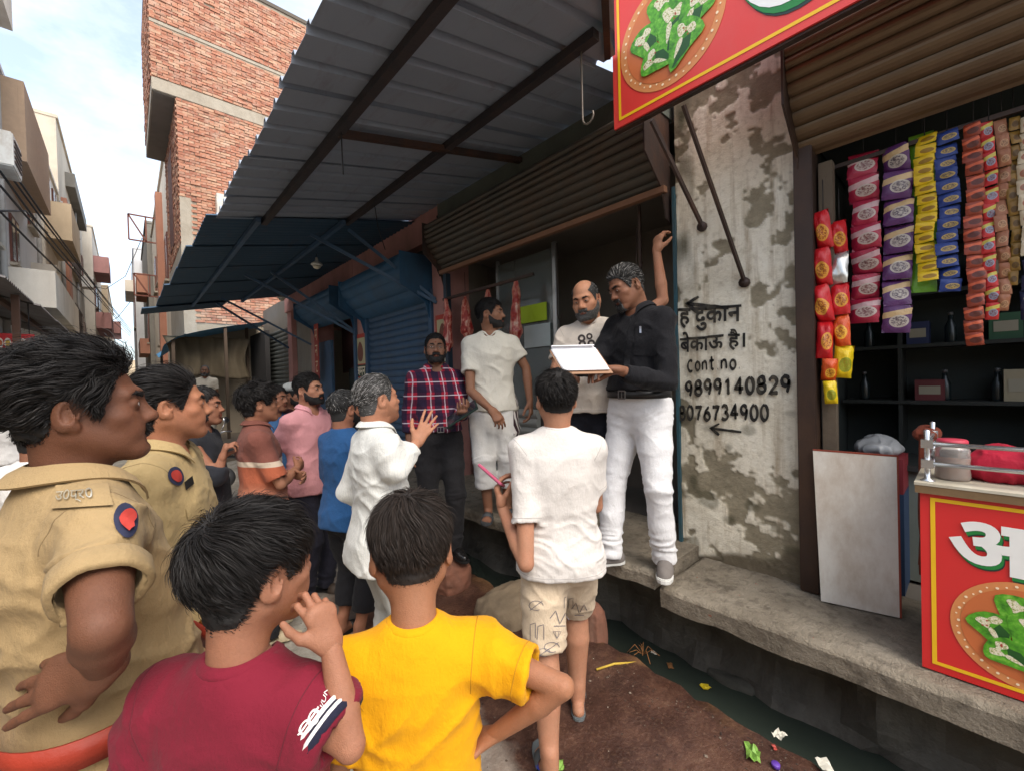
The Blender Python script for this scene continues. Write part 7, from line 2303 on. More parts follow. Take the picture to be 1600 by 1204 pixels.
def cloth_lump(name, c, r, mat, label, cat, seed, sink=.0):
    F = Field((-r[0]*1.3, -r[1]*1.3, -r[2]*.3), (r[0]*1.3, r[1]*1.3, r[2]*1.5), max(r)/22)
    F.add(ell((0, 0, r[2]*.45), (r[0], r[1], r[2]*.6)), .02); F.add(ell((r[0]*.2, 0, r[2]*.7), (r[0]*.6, r[1]*.7, r[2]*.45)), .03)
    F.cut((0, 0, 0), (0, 0, -1)); P, Q = F.mesh(1); N = vnormals(P, Q)
    sc = max(r)/.12
    P = P+N*((.012*sc)*((1-np.abs(2*noise3(P*A3(26, 26, 9)/sc+seed, seed)-1))**2-.4)+.02*sc*(noise3(P*9/sc+seed, seed+1)-.5))[:, None]
    o = to_obj(name, (P, Q), mat, None); o.location = c; tag(o, label, cat); return o
cloth_lump('cloth_bundle', (KX+.20, KY-.22, 1.236), (.10, .11, .115), cloth('crimson_bag', lin(176, 32, 56), .6), 'crimson plastic bag bunched on the stall counter', 'bag', 3)
def drape(name, c, w, h, mat, label, cat, seed, axis='y', th=.02, folds=9, depth=.018):
    n, m_ = 26, 16; V = []; F = []
    for s_ in (0, 1):
        for j in range(m_+1):
            for i in range(n+1):
                u = i/n; v = j/m_; d = depth*math.sin(u*folds*2+seed+1.5*math.sin(v*3+seed))*(.3+.7*v)+depth*.6*math.sin(u*folds*5.3+seed*2)
                ww = w*(1-.25*math.sin(v*math.pi)*.6); a = (u-.5)*ww; zz = -h*v*(1+.06*math.sin(u*7+seed))
                V.append((d+s_*.006, a, zz) if axis == 'y' else (a, d+s_*.006, zz))
    k = (n+1)*(m_+1)
    for j in range(m_):
        for i in range(n):
            a = j*(n+1)+i; F.append((a, a+1, a+n+2, a+n+1)); F.append((k+a, k+a+n+1, k+a+n+2, k+a+1))
    for j in range(m_):
        for i in (0, n):
            a = j*(n+1)+i; F.append((a, a+n+1, k+a+n+1, k+a))
    for i in range(n):
        for j in (0, m_):
            a = j*(n+1)+i; F.append((a, a+1, k+a+1, k+a))
    o = obj(name, mesh_np(name, V, F), mat, None, c); tag(o, label, cat); return o
RC = empty('cloth', (KX+.40, KY+.0, 1.385)); tag(RC, 'rust-red cloth draped over the rear rail post of the stall', 'cloth')
o = drape('hanging_cloth', (0, 0, 0), .20, .62, cloth('rust_cloth', lin(108, 52, 36), .9), None, None, 4, 'x', depth=.02); o.parent = RC; o.location = (0, 0, 0)
del_keys = [k for k in ('label', 'category') if k in o]
o2 = cloth_lump('cloth_top', (0, 0, -.035), (.06, .045, .05), cloth('rust_cloth_b', lin(112, 54, 38), .9), None, None, 9); o2.parent = RC
# white tin board leaning on the post -------------------------------------------------------------------------
bl0, br0 = onZ(1283, 938, Z2+.004), onZ(1408, 965, Z2+.004)
xm = (bl0[0]+br0[0])/2
tl0, tr0 = onX(1270, 702, bl0[0]+.05), onX(1403, 712, br0[0]+.05)
WB = empty('tin_board', (bl0+br0)/2); tag(WB, 'white painted tin sheet board with rust-stained edges leaning by the snack shop post', 'board')
nn_ = np.cross(br0-bl0, tl0-bl0); nn_ = nn_ if nn_[0] > 0 else -nn_
quad_slab(WB, 'sheet', [bl0, br0, tr0, tl0], .010, WHITEM, nn_)
for a, b_, nm in ((br0, tr0, 'edge_strip'), (tl0, tr0, 'edge_strip')):
    mb = MB(); mb.bar(a-np.array(WB.location)+nrm(nn_)*.005, b_-np.array(WB.location)+nrm(nn_)*.005, .007, .013, (1, 0, 0)); mb.build(nm, worn('rust_red_edge', lin(132, 58, 40), .8, .25, 14, .2), WB)
# hanging strips of packets -----------------------------------------------------------------------------------
def pack_mat(name, base, mark, band=None, kind='oval', shine=.28):
    m = MT(name); s = m.sep(m.n('TexCoord').outputs['Generated'])
    col = m.mix(m.noise(9, 3), mul(base, .8), mul(base, 1.15))
    if band is not None:
        col = m.mix(m.math('LESS_THAN', m.math('ABSOLUTE', m.math('SUBTRACT', m.math('ADD', s[2], m.math('MULTIPLY', s[1], .18)), .80)), .11), col, band)
    u = m.math('MULTIPLY', m.math('SUBTRACT', s[1], .42), 3.0); v = m.math('MULTIPLY', m.math('SUBTRACT', s[2], .42), 4.4)
    r = m.math('ADD', m.math('POWER', u, 2.0), m.math('POWER', v, 2.0))
    ring = m.math('LESS_THAN', r, 1.0)
    col = m.mix(m.math('MULTIPLY', ring, .75), col, mark)
    col = m.mix(m.math('MULTIPLY', m.math('LESS_THAN', r, .62), m.ramp(m.noise(11, 3, .6, m.mapv((1, 1, 2.2), vec=m.n('TexCoord').outputs['Generated'])), [(.45, 0.0), (.55, .8)])), col, mul(base, .35))
    m.bump(m.noise(14, 3, .5, m.n('TexCoord').outputs['Generated']), .3, .01)
    return m.out(col, shine, spec=.5)
def pillow(w, h, t, seed):
    n, m_ = 8, 8; V = []; F = []
    for sd in (1, -1):
        for j in range(m_+1):
            for i in range(n+1):
                u, v = i/n*2-1, j/m_*2-1
                b = max(0, (1-abs(u)**2.6))*max(0, (1-abs(v)**3.2)); z = t*b**.6*(1+.25*math.sin(5*u+seed)*math.cos(4*v+seed*2))
                V.append((-sd*z, u*w/2*(1-.03*math.sin(v*9+seed)), v*h/2))
    k = (n+1)*(m_+1)
    for j in range(m_):
        for i in range(n):
            a = j*(n+1)+i; F.append((a, a+n+1, a+n+2, a+1)); F.append((k+a, k+a+1, k+a+n+2, k+a+n+1))
    return V, F
def strip(label, px0, px1, py0, py1, n, mats, X, t=.02, name='packet_strip', sway=.01, grp='snack packet strips hanging in the shop', seed=1):
    top = onX((px0+px1)/2, py0, X); bot = onX((px0+px1)/2, py1, X); w = abs(onX(px0, (py0+py1)/2, X)[1]-onX(px1, (py0+py1)/2, X)[1])
    L = top[2]-bot[2]; h = L/n; rg = random.Random(seed)
    R_ = empty(name, top); tag(R_, label, 'snack strip', grp)
    mes = []
    for q in range(3):
        V, F = pillow(w*rg.uniform(.94, 1.04), h*1.02, t, seed+q); me = bpy.data.meshes.new('packet'); me.from_pydata(V, [], F); me.update()
        me.polygons.foreach_set('use_smooth', np.ones(len(me.polygons), bool)); mes.append(me)
    by = {}
    for i in range(n):
        mt = mats[i % len(mats)]; key = (i % 3, mt.name)
        if key not in by:
            c = mes[i % 3].copy(); c.materials.append(mt); by[key] = c
        o = obj('packet', by[key], None, R_)
        o.location = (sway*math.sin(i*1.3+seed)+rg.uniform(-.004, .004), sway*.6*math.sin(i*.9+seed), -(i+.5)*h)
        o.rotation_euler = (rg.uniform(-.09, .09), rg.uniform(-.30, .30), rg.uniform(-.30, .30)); o.scale = (rg.uniform(.7, 1.15), rg.uniform(.93, 1.03), 1)
    mb = MB(); mb.tube([(0, 0, 0), (0, 0, .16)], .002, 5); mb.build('string', WIREM, R_)
    return R_
c_ = lambda *a: lin(*a)
PK = dict(pink=pack_mat('pink_snack', c_(164, 34, 62), c_(188, 186, 172), c_(196, 160, 160)), purple=pack_mat('purple_snack', c_(86, 44, 96), c_(196, 188, 170), c_(196, 166, 120)),
          yellow=pack_mat('yellow_sachet', c_(222, 186, 24), c_(120, 62, 24)), blue=pack_mat('blue_sachet', c_(34, 58, 128), c_(206, 172, 60)), brown=pack_mat('brown_sachet', c_(146, 62, 40), c_(60, 34, 34), c_(208, 96, 60)),
          multi=pack_mat('red_stripe_sachet', c_(196, 44, 44), c_(120, 170, 190), c_(206, 190, 90)), tan=pack_mat('tan_sachet', c_(158, 102, 72), c_(190, 150, 110)), gold=pack_mat('gold_sachet', c_(140, 106, 44), c_(80, 54, 30)),
          green=pack_mat('green_bag', c_(104, 158, 40), c_(210, 200, 60)), dark=pack_mat('navy_sachet', c_(30, 34, 66), c_(170, 160, 120)), cream=pack_mat('cream_sachet', c_(206, 190, 160), c_(170, 60, 40)),
          red=pack_mat('red_chip_bag', c_(196, 28, 36), c_(222, 170, 60), None), silver=flat('silver_foil', lin(200, 200, 196), .25, .7), orange=pack_mat('orange_chip_bag', c_(214, 84, 30), c_(236, 190, 60)), yel2=pack_mat('yellow_chip_bag', c_(232, 200, 30), c_(90, 130, 40)))
XS_ = 2.80
strip('strip of pink snack packets hanging next to the red chip bags', 1326, 1372, 238, 505, 7, [PK['pink']], XS_, .018, seed=2)
strip('strip of purple snack packets beside the pink one', 1376, 1424, 228, 520, 7, [PK['purple']], XS_, .018, seed=3)
strip('lime green bag strip tucked behind the yellow sachets', 1420, 1462, 212, 458, 3, [PK['green']], XS_+.05, .02, seed=4)
strip('strip of bright yellow sachets beside the blue one', 1428, 1461, 212, 440, 15, [PK['yellow']], XS_-.01, .007, seed=5)
strip('strip of royal blue sachets next to the yellow ones', 1462, 1497, 205, 456, 13, [PK['blue']], XS_-.01, .007, seed=6)
strip('long strip of dark brown and orange sachets', 1505, 1536, 192, 540, 17, [PK['brown']], XS_-.02, .007, seed=7)
strip('strip of red and pale blue striped sachets', 1533, 1556, 188, 500, 12, [PK['multi']], XS_-.01, .007, seed=8)
strip('strip of tan sachets between striped and gold ones', 1554, 1576, 186, 486, 12, [PK['tan']], XS_, .007, seed=9)
strip('strip of dull gold sachets in the shop front', 1574, 1592, 184, 446, 12, [PK['gold']], XS_+.01, .007, seed=10)
strip('strip of cream and red sachets at the end of the row', 1590, 1612, 184, 400, 9, [PK['cream']], XS_, .007, seed=11)
strip('strip of navy sachets at the end of the row', 1596, 1624, 405, 500, 4, [PK['dark']], XS_-.01, .007, seed=12)
strip('column of glossy red chip bags hanging against the door jamb', 1272, 1300, 330, 560, 4, [PK['red']], 2.66, .045, sway=.012, grp='chip bag columns by the door jamb', seed=13)
strip('column of red, silver-backed and yellow chip bags beside the all-red column', 1296, 1326, 345, 590, 5, [PK['red'], PK['silver'], PK['red'], PK['orange'], PK['yel2']], 2.70, .040, sway=.012, grp='chip bag columns by the door jamb', seed=14)
strip('two small red and yellow bags dangling below the chip bags', 1285, 1308, 560, 630, 2, [PK['orange'], PK['yel2']], 2.65, .03, grp='chip bag columns by the door jamb', seed=15)
part('hanging_rod', DKSTEEL, SN, ((XS_-.01, -1.6, 2.735), (XS_+.01, .60, 2.755)))
# things deeper in the shop
BX = empty('carton', (3.0, .32, Z2)); tag(BX, 'red and blue carton standing inside the snack shop doorway', 'box')
part('box_lower', flat('carton_blue', lin(38, 60, 92), .6), BX, ((2.9, .24, Z2), (3.15, .46, Z2+.52)))
part('box_upper', flat('carton_red', lin(120, 36, 44), .6), BX, ((2.901, .241, Z2+.521), (3.149, .459, Z2+.70)))
cloth_lump('plastic_bag', (3.02, .35, Z2+.70), (.12, .10, .08), flat('white_bag', lin(150, 152, 154), .35), 'crumpled white plastic bag lying on the carton', 'bag', 5)
bm_ = flat('dim_bottle', lin(34, 42, 44), .25); cap_ = flat('bottle_cap', lin(84, 84, 84), .4)
for zz, sn in ((1.472, 'lowest'), (1.822, 'middle'), (1.822, 'none')):
    for k in range(6 if sn != 'none' else 0):
        yy = .48-k*.19+rnd.uniform(-.02, .02)
        if abs(yy+.3) < .04 or abs(yy-.3) < .04: continue
        R_ = empty('bottle', (3.74, yy, zz)); tag(R_, 'small dim glass bottle on the %s back shelf of the snack shop' % sn, 'bottle', 'bottles on the snack shop shelves')
        mb = MB(); mb.lathe([(.026, 0), (.028, .01), (.028, .10), (.012, .14), (.011, .17)], (0, 0, 0), 10); mb.build('glass', bm_, R_)
        mb = MB(); mb.lathe([(.013, .168), (.013, .185), (.010, .188)], (0, 0, 0), 8); mb.build('cap', cap_, R_)
cols = [('maroon', (96, 36, 40)), ('navy', (34, 44, 82)), ('olive', (84, 88, 44)), ('cream', (150, 140, 116)), ('green', (40, 84, 56)), ('orange', (150, 84, 40)), ('grey', (98, 100, 100)), ('teal', (40, 88, 92)), ('pink', (150, 86, 96)), ('mustard', (146, 116, 44)), ('brown', (88, 62, 46)), ('white', (160, 160, 154))]
for k, (cn, rgb) in enumerate(cols):
    zz = (1.472, 1.822, 2.142)[k % 3]; yy = .18-(k//3)*.36+(k % 3)*.05
    w_, h_ = rnd.uniform(.10, .16), rnd.uniform(.12, .22)
    R_ = empty('stock_box', (3.72, yy, zz)); tag(R_, 'dim %s product box standing on the back shelves of the snack shop' % cn, 'box')
    part('carton_body', flat('stock_'+cn, lin(*rgb), .6), R_, ((3.68, yy-w_/2, zz), (3.82, yy+w_/2, zz+h_)))
    part('carton_label', flat('stock_label', lin(150, 144, 126), .6), R_, ((3.676, yy-w_*.36, zz+h_*.3), (3.679, yy+w_*.36, zz+h_*.7)))
# hanging meat -------------------------------------------------------------------------------------------------
def m_meat():
    m = MT('raw_meat'); a = m.noise(16, 6, .65, m.mapv((1, 1, .35)), 1.5); 
    col = m.ramp(a, [(.30, lin(120, 26, 26)), (.45, lin(176, 54, 46)), (.54, lin(214, 140, 120)), (.64, lin(228, 204, 184))])
    m.bump(a, .3, .01); return m.out(col, .35, spec=.5)
MEAT = m_meat()
def meat(label, px, py0, py1, X, r, seed):
    a = onX(px, py0, X); b_ = onX(px, py1, X); L = a[2]-b_[2]
    R_ = empty('hanging_meat', a); tag(R_, label, 'meat', 'meat cuts hanging in the shop front')
    F = Field((-.12, -.12, -L-.03), (.12, .12, .03), .007); rg = random.Random(seed)
    z = [0, -.25*L, -.55*L, -.85*L, -L]; rr = [r*.35, r*.8, r*.9, r*1.25, r*.5]; pts = [A3(rg.uniform(-.01, .01), rg.uniform(-.015, .015), q) for q in z]
    chain(F, pts, rr, .02); F.add(ell(pts[3]+A3(0, .02, .02), (r*.9, r*1.2, r*1.6)), .02)
    P, Q = F.mesh(1); N = vnormals(P, Q); P = P+N*(.018*(noise3(P*A3(22, 22, 10)+seed, seed)-.5)+.008*(noise3(P*60+seed, seed+1)-.5))[:, None]
    to_obj('flesh', (P, Q), MEAT, R_)
    mb = MB(); mb.tube([(0, 0, -.01), (.012, .0, .02), (0, 0, .05), (0, 0, max(.08, 2.84-a[2]))], .003, 6); mb.build('hook', DKSTEEL, R_)
meat('long red meat cut hanging by the pink pier beside the poster', 698, 470, 547, 2.60, .05, 1)
meat('pale marbled meat cut hanging left of the pale-tee man\'s head', 727, 466, 524, 2.72, .055, 2)
meat('meat cut hanging behind the pale-tee man\'s head', 763, 455, 500, 2.85, .05, 3)
meat('long bony meat cut hanging in front of the lime notice', 805, 438, 532, 2.80, .05, 4)
for (px, py0, py1, X) in ((870, 380, 500, 2.85), (995, 355, 420, 2.75)):
    a = onX(px, py0, X); b_ = onX(px, py1, X)
    mb = MB(); mb.tube([a-a, (0, .01, b_[2]-a[2]+.05), (0, .0, b_[2]-a[2]), (0, -.03, b_[2]-a[2]+.01), (0, -.04, b_[2]-a[2]+.04)], .004, 6)
    o = mb.build('meat_hook', DKSTEEL, None, 0, a); tag(o, 'empty dark hook rod hanging in the meat shop doorway' if px == 870 else 'short empty hook rod behind the black-shirted man', 'hook')
# posters and signs --------------------------------------------------------------------------------------------
def poster(label, px0, px1, py0, py1, X, word='अमन'):
    a = onX(px0, py0, X); b_ = onX(px1, py1, X); y0, y1 = a[1], b_[1]; w = y0-y1; h = a[2]-b_[2]
    R_ = empty('poster', (X, (y0+y1)/2, b_[2])); tag(R_, label, 'poster')
    part('panel', worn('poster_red', lin(176, 58, 44), .6, .12, 8, .05, 0, lin(150, 90, 70), .4), R_, ((X, y1, b_[2]), (X+.006, y0, a[2])))
    pl = Plane2(R_, X-.0005, y0, b_[2])
    pl.put('picture_field', [(w*.10, h*.42), (w*.9, h*.42), (w*.9, h*.92), (w*.10, h*.92)], [(0, 1, 2, 3)], worn('poster_cream', lin(186, 178, 140), .7, .15, 14, .02), 1)
    pl.put('picture_animal', *poly(bezier_blob([(w*.3, h*.5), (w*.26, h*.7), (w*.45, h*.85), (w*.68, h*.76), (w*.74, h*.6), (w*.6, h*.47)], 4)), worn('poster_animal', lin(120, 74, 60), .7, .3, 20, .02), 2)
    pl.put('word_field', [(w*.06, h*.18), (w*.94, h*.18), (w*.94, h*.40), (w*.06, h*.40)], [(0, 1, 2, 3)], flat('poster_word_band', lin(52, 62, 44), .7), 1)
    V, F, asp = text2(word, .02); pl.put('word', [(w*(.12+.76*u), h*(.20+.17*v)) for u, v in V], F, flat('poster_word', lin(226, 216, 190), .7), 2)
    V, F, asp = text2('मटन', .015); pl.put('word', [(w*(.2+.6*u), h*(.03+.12*v)) for u, v in V], F, flat('poster_word', lin(226, 216, 190), .7), 2)
poster('red poster with animal picture on the pink pier behind the plaid-shirted man', 680, 706, 494, 582, XW-.028)
poster('red poster with animal picture on the pink pier by the dark doorway', 554, 574, 524, 602, XW-.028)
a = onX(490, 505, 2.55); b_ = onX(499, 592, 2.55)
VS = empty('hanging_sign', (2.55, (a[1]+b_[1])/2, b_[2])); tag(VS, 'narrow vertical red sign hanging beside the blue door leaf', 'sign')
part('panel', worn('faded_red_sign', lin(156, 62, 52), .7, .2, 8, .05), VS, ((2.55, b_[1], b_[2]), (2.562, a[1], a[2])))
pl = Plane2(VS, 2.549, a[1], b_[2]); w = a[1]-b_[1]; h = a[2]-b_[2]
for k, ch in enumerate('मीट'):
    V, F, asp = text2(ch if ch != 'ी' else 'न', .0); pl.put('letter', [(w*(.2+.6*u), h*(.68-.28*k+.2*v)) for u, v in V], F, flat('sign_cream', lin(214, 196, 160), .7), 1)
part('hanger', DKSTEEL, VS, ((2.55, a[1]-.03, a[2]), (2.56, a[1]-.015, a[2]+.35)))
# lamps, hooks and wires under the awning ------------------------------------------------------------------------
def lamp(label, px, py, z_roof, d):
    c = W(px, py, d); R_ = empty('lamp', c); tag(R_, label, 'lamp')
    mb = MB(); mb.lathe([(.012, .10), (.018, .09), (.022, .05), (.07, .015), (.075, .0), (.06, -.012), (.02, -.022)], (0, 0, 0), 20); mb.build('shade', flat('lamp_white', lin(196, 196, 190), .5), R_)
    mb = MB(); mb.lathe([(.055, -.012), (.045, -.04), (.02, -.055), (.004, -.058)], (0, 0, 0), 16); mb.build('bulb', flat('unlit_bulb', lin(206, 200, 180), .3), R_)
    mb = MB(); mb.tube([(0, 0, .09), (0, 0, z_roof-c[2])], .004, 6); mb.build('cord', WIREM, R_)
lamp('unlit pendant lamp hanging under the blue awning near the hood', 495, 414, 3.44, 5.7)
lamp('unlit flat lamp under the far end of the blue awning', 440, 466, 3.44, 8.2)
def wire(label, pts, r=.004, name='cable', grp=None, mat=WIREM):
    P = [Vector(p) for p in pts]; out = []
    for i in range(len(P)-1):
        for k in range(6): out.append(P[i].lerp(P[i+1], k/6))
    out.append(P[-1])
    mb = MB(); c = Vector(P[0]); mb.tube([p-c for p in out], r, 6); o = mb.build(name, mat, None, 0, c); tag(o, label, 'cable' if name == 'cable' else 'hook', grp); return o
a = onX(908, 88, 1.83); a[2] = zg(1.83, 0)-.06
hk = [a, a+A3(0, 0, -.18), a+A3(.0, 0, -.36)]+[a+A3(.0, -.035+.035*math.cos(t), -.36-.03*math.sin(t)*1.2) for t in np.linspace(.2, 3.6, 7)]
wire('bent wire hook hanging from the inner purlin near the sign', hk, .0055, 'wire_hook', mat=worn('hook_steel', lin(120, 112, 104), .5, .1, 20, .1, .6))
a = A3(1.02, 2.62, zg(1.02, 0)-.06); wire('short loose wire dangling from the outer purlin', [a, a+A3(.005, .01, -.12), a+A3(.0, -.01, -.26)], .004)
a = A3(1.82, 3.9, zg(1.82, 0)-.06); wire('thin wire dangling from the inner purlin near the shutter hood', [a, a+A3(.03, .01, -.2), a+A3(.09, -.01, -.42)], .004)
a = A3(2.58, 3.98, 3.5); wire('black flex running down the corner of the meat shop', [a, a+A3(.01, 0, -.35), a+A3(-.01, .01, -.6), a+A3(.03, .02, -.66)], .007)
# overhead cables of the lane
for k, (p0, p1, p2, p3) in enumerate([((0, 252), (60, 335), (150, 450), (205, 520)), ((0, 268), (60, 350), (150, 458), (205, 522)), ((0, 290), (70, 372), (150, 462), (204, 524)), ((0, 330), (40, 330), (110, 400), (150, 455)), ((0, 240), (70, 340), (150, 448), (206, 518)), ((-30, 300), (60, 392), (140, 470), (204, 526))]):
    wire('thick black cable of the bundle sagging along the left house fronts', [W(*p0, 7.3), W(*p1, 9.8), W(*p2, 22), W(*p3, 45)], .02, grp='cables along the left row')
wire('thin overhead wire crossing the lane from the left row', [W(112, 440, 24), W(165, 452, 24), W(196, 432, 24), W(222, 372, 24)], .016)
wire('thin overhead wire crossing the lane farther on', [W(170, 505, 34), W(185, 495, 34), W(205, 470, 33), W(268, 400, 26)], .02)
for (px, py, w, h, y) in ((222, 362, 1.0, 1.0, 24.5), (230, 420, 1.3, .9, 24)):
    c = onX(px+25, py+20, 1.13) if False else None
def bracket(label, y, z, L, h):
    R_ = empty('wall_bracket', (1.15, y, z)); tag(R_, label, 'bracket', 'steel frames on the cream house')
    for nm, a, b_ in (('bar', (1.15, y, z), (1.15-L, y, z)), ('bar', (1.15, y, z+h), (1.15-L, y, z+h)), ('upright', (1.15-L, y, z), (1.15-L, y, z+h)), ('upright', (1.15-L*.45, y, z), (1.15-L*.45, y, z+h)), ('bar', (1.15-L*.45, y, z), (1.15-L, y, z+h))):
        mb = MB(); mb.bar(a, b_, .05, .05); put(mb, nm, worn('rust_frame', lin(116, 70, 58), .8, .2, 8, .1), R_)
bracket('rust-red rectangular steel frame jutting from the cream house, upper one', 22.4, 7.6, .95, 1.0)
bracket('rust-red rectangular steel frame jutting from the cream house, lower one', 22.3, 5.4, .85, .85)
# left side awning, banner ---------------------------------------------------------------------------------------
LA = empty('left_awning', (-1.5, 11, 3)); tag(LA, 'dark rusted tin awning with ragged silvery edge on the left house fronts', 'awning')
zl = lambda x, y: 2.92+(-.9-x)*.28
for i in range(4):
    mb = MB(); corr_sheet(mb, lambda x, y: zl(x, y)-.01*(i % 2), 7.2+i*1.9, 9.12+i*1.9, -.92+rnd.uniform(-.05, .05), -1.9, .12, .03, 'sine', nx=2)
    put(mb, 'roof_sheet', worn('sooty_tin', lin(112, 108, 104), .6, .3, 2, .15, .3, lin(70, 50, 40), .7), LA)
mb = MB(); mb.bar((-1.3, 7.2, zl(-1.3, 0)-.04), (-1.3, 14.8, zl(-1.3, 0)-.04), .06, .08); put(mb, 'beam', worn('old_timber', lin(84, 60, 46), .9, .25, 10, .3), LA)
for yy in (8.4, 13.8):
    mb = MB(); mb.bar((-1.05, yy, 0), (-1.05, yy, zl(-1.05, 0)-.02), .07, .07); put(mb, 'post', worn('old_timber', lin(84, 60, 46)), LA)
FB = empty('food_banner', (-1.0, 9.6, 2.25)); tag(FB, 'red banner with rows of pictured dishes hanging under the left awning', 'banner')
a = onY(-20, 520, 9.2); b_ = onY(56, 575, 9.2)
x0, x1, z0, z1 = a[0], b_[0], b_[2], a[2]
part('cloth_sheet', flat('banner_red', lin(196, 34, 36), .6), FB, ((x0, 9.2, z0), (x1, 9.212, z1)))
for r_ in range(2):
    for k in range(6):
        cx = x0+(x1-x0)*(k+.5)/6; cz = z0+(z1-z0)*(.36+.36*r_); mb = MB(); rr_x = (x1-x0)/6*.46; rr_z = (z1-z0)*.15
        V = [(cx+rr_x*math.cos(t), 9.197, cz+rr_z*math.sin(t)) for t in np.linspace(0, 2*math.pi, 17)[:-1]]; mb.add(V, [tuple(range(16))])
        put(mb, 'dish_picture', flat('dish_white', lin(226, 214, 196), .6), FB)
        V = [(cx+rr_x*.68*math.cos(t), 9.195, cz+rr_z*.62*math.sin(t)) for t in np.linspace(0, 2*math.pi, 13)[:-1]]; mb = MB(); mb.add(V, [tuple(range(12))])
        put(mb, 'food_picture', flat(('dish_yellow', 'dish_green', 'dish_orange')[(k+r_) % 3], (lin(200, 160, 60), lin(120, 130, 60), lin(190, 100, 50))[(k+r_) % 3], .6), FB)
mb = MB(); mb.box2((x0, 9.199, z0), (x1, 9.2, z0+(z1-z0)*.13)); put(mb, 'yellow_line', YELP, FB)
for xx in (x0+.05, x1-.05):
    mb = MB(); mb.tube([(xx, 9.206, z1-.01), (xx, 9.206, zl(xx, 0)+.02)], .006, 6); put(mb, 'cord', WIREM, FB)
# dark stall with blue canopy beyond the shops ------------------------------------------------------------------------
TS = empty('tarpaulin_stall', (1.6, 12.5, 0)); tag(TS, 'dark makeshift stall under a blue canopy with hanging brown tarpaulin', 'stall')
WOODP = worn('old_pole', lin(84, 70, 58), .9, .25, 10, .3)
mb = MB(); V = []; n = 10
for j in range(n+1):
    for i in range(n+1):
        u, v = i/n, j/n; V.append((.62+u*2.0, 11.6+v*4.6, 2.62+.62*u**.6+.06*math.sin(v*9)*(1-u)-.10*(1-u)*math.sin(v*math.pi)))
for (i0) in (0,):
    mb.add(V+[(x, y, z+.012) for x, y, z in V], [(j*(n+1)+i, (j+1)*(n+1)+i, (j+1)*(n+1)+i+1, j*(n+1)+i+1) for j in range(n) for i in range(n)]+[((n+1)**2+j*(n+1)+i, (n+1)**2+j*(n+1)+i+1, (n+1)**2+(j+1)*(n+1)+i+1, (n+1)**2+(j+1)*(n+1)+i) for j in range(n) for i in range(n)], True)
put(mb, 'canopy', cloth('blue_tarpaulin', lin(86, 146, 190), .6), TS)
for (xx, yy) in ((.75, 11.7), (.75, 15.9), (1.7, 11.65), (2.3, 12.6), (1.45, 13.6), (2.0, 14.4)):
    part('pole', WOODP, TS, ((xx-.03, yy-.03, 0), (xx+.03, yy+.03, 2.62+.62*max(0, (xx-.62)/2)**.6)))
o = drape('tarpaulin', (0, 0, 0), 1.7, .95, cloth('brown_tarpaulin', lin(96, 86, 70), .85), None, None, 2, 'x', depth=.07, folds=7); o.parent = TS; o.location = Vector((1.45, 12.2, 2.86))-Vector(TS.location)
part('stall_back', worn('sooty_back', lin(44, 42, 42), .9, .3, 5, .2), TS, ((2.45, 11.4, 0), (2.55, 16.2, 3.0)), ((.95, 16.1, 0), (2.44, 16.2, 3.0)))
part('stall_floor', worn('stall_stone', lin(110, 100, 88), .9, .25, 6, .3), TS, ((.95, 10.9, 0), (2.44, 16.0, .485)))
for k in range(4): part('plank', WOODP, TS, ((.90-.0*k, 10.86, .30+.0), (.94, 12+k, .36+.01*k))) if k == 0 else None
TM = None
# motorcycle between the policemen and the onlookers -----------------------------------------------------------------------
c = onZ(352, 800, 0); MC = empty('motorcycle', (c[0]+.05, c[1]+.25, 0), .55); tag(MC, 'parked motorcycle with chrome handlebar seen between the onlookers', 'motorcycle')
CHR = flat('chrome', lin(190, 190, 192), .18, .95); TYR = flat('tyre', (.02, .02, .02, 1), .85); TNK = flat('silver_tank', lin(150, 152, 156), .3, .4)
for yy in (-.62, .62):
    mb = MB(); R90 = Ry(math.pi/2)
    pts = [(0, yy+.27*math.cos(t), .30+.27*math.sin(t)) for t in np.linspace(0, 2*math.pi, 25)]; mb.tube(pts, .045, 8, False); wl = mb.build('wheel', TYR, MC)
    mb = MB(); pts = [(0, yy+.21*math.cos(t), .30+.21*math.sin(t)) for t in np.linspace(0, 2*math.pi, 25)]; mb.tube(pts, .014, 6, False)
    for k in range(8):
        t = k*math.pi/4; mb.tube([(0, yy, .30), (0, yy+.21*math.cos(t), .30+.21*math.sin(t))], .004, 4)
    mb.build('rim', CHR, wl)
mb = MB(); mb.tube([(0, .62, .30), (0, .48, .62), (0, .40, .88)], .022, 8); mb.tube([(0, .40, .80), (0, .05, .72), (0, -.45, .70), (0, -.62, .34)], .022, 8); mb.build('frame', flat('bike_black', (.02, .02, .022, 1), .4), MC)
mb = MB(); mb.tube([(-.34, .26, 1.02), (-.28, .33, 1.03), (-.12, .40, .95), (.12, .40, .95), (.28, .33, 1.03), (.34, .26, 1.02)], .013, 8); mb.build('handlebar', CHR, MC)
F = Field((-.16, -.2, .6), (.16, .45, .95), .015); F.add(ell((0, .14, .78), (.13, .26, .11)), .02); P, Q = F.mesh(1); to_obj('tank', (P, Q), TNK, MC)
F = Field((-.2, -.75, .6), (.2, .05, .95), .015); F.add(cone((0, -.08, .80), (0, -.55, .84), .09, .08, ((0, 0, 1), .5)), .02); P, Q = F.mesh(1); to_obj('seat', (P, Q), BLACKM, MC)
F = Field((-.2, -.2, .2), (.2, .35, .65), .015); F.add(ell((0, .05, .42), (.13, .18, .15)), .02); F.add(cone((0, .1, .45), (0, .18, .62), .08, .07), .03); P, Q = F.mesh(1); to_obj('engine', (P, Q), flat('engine_grey', lin(110, 110, 112), .4, .6), MC)
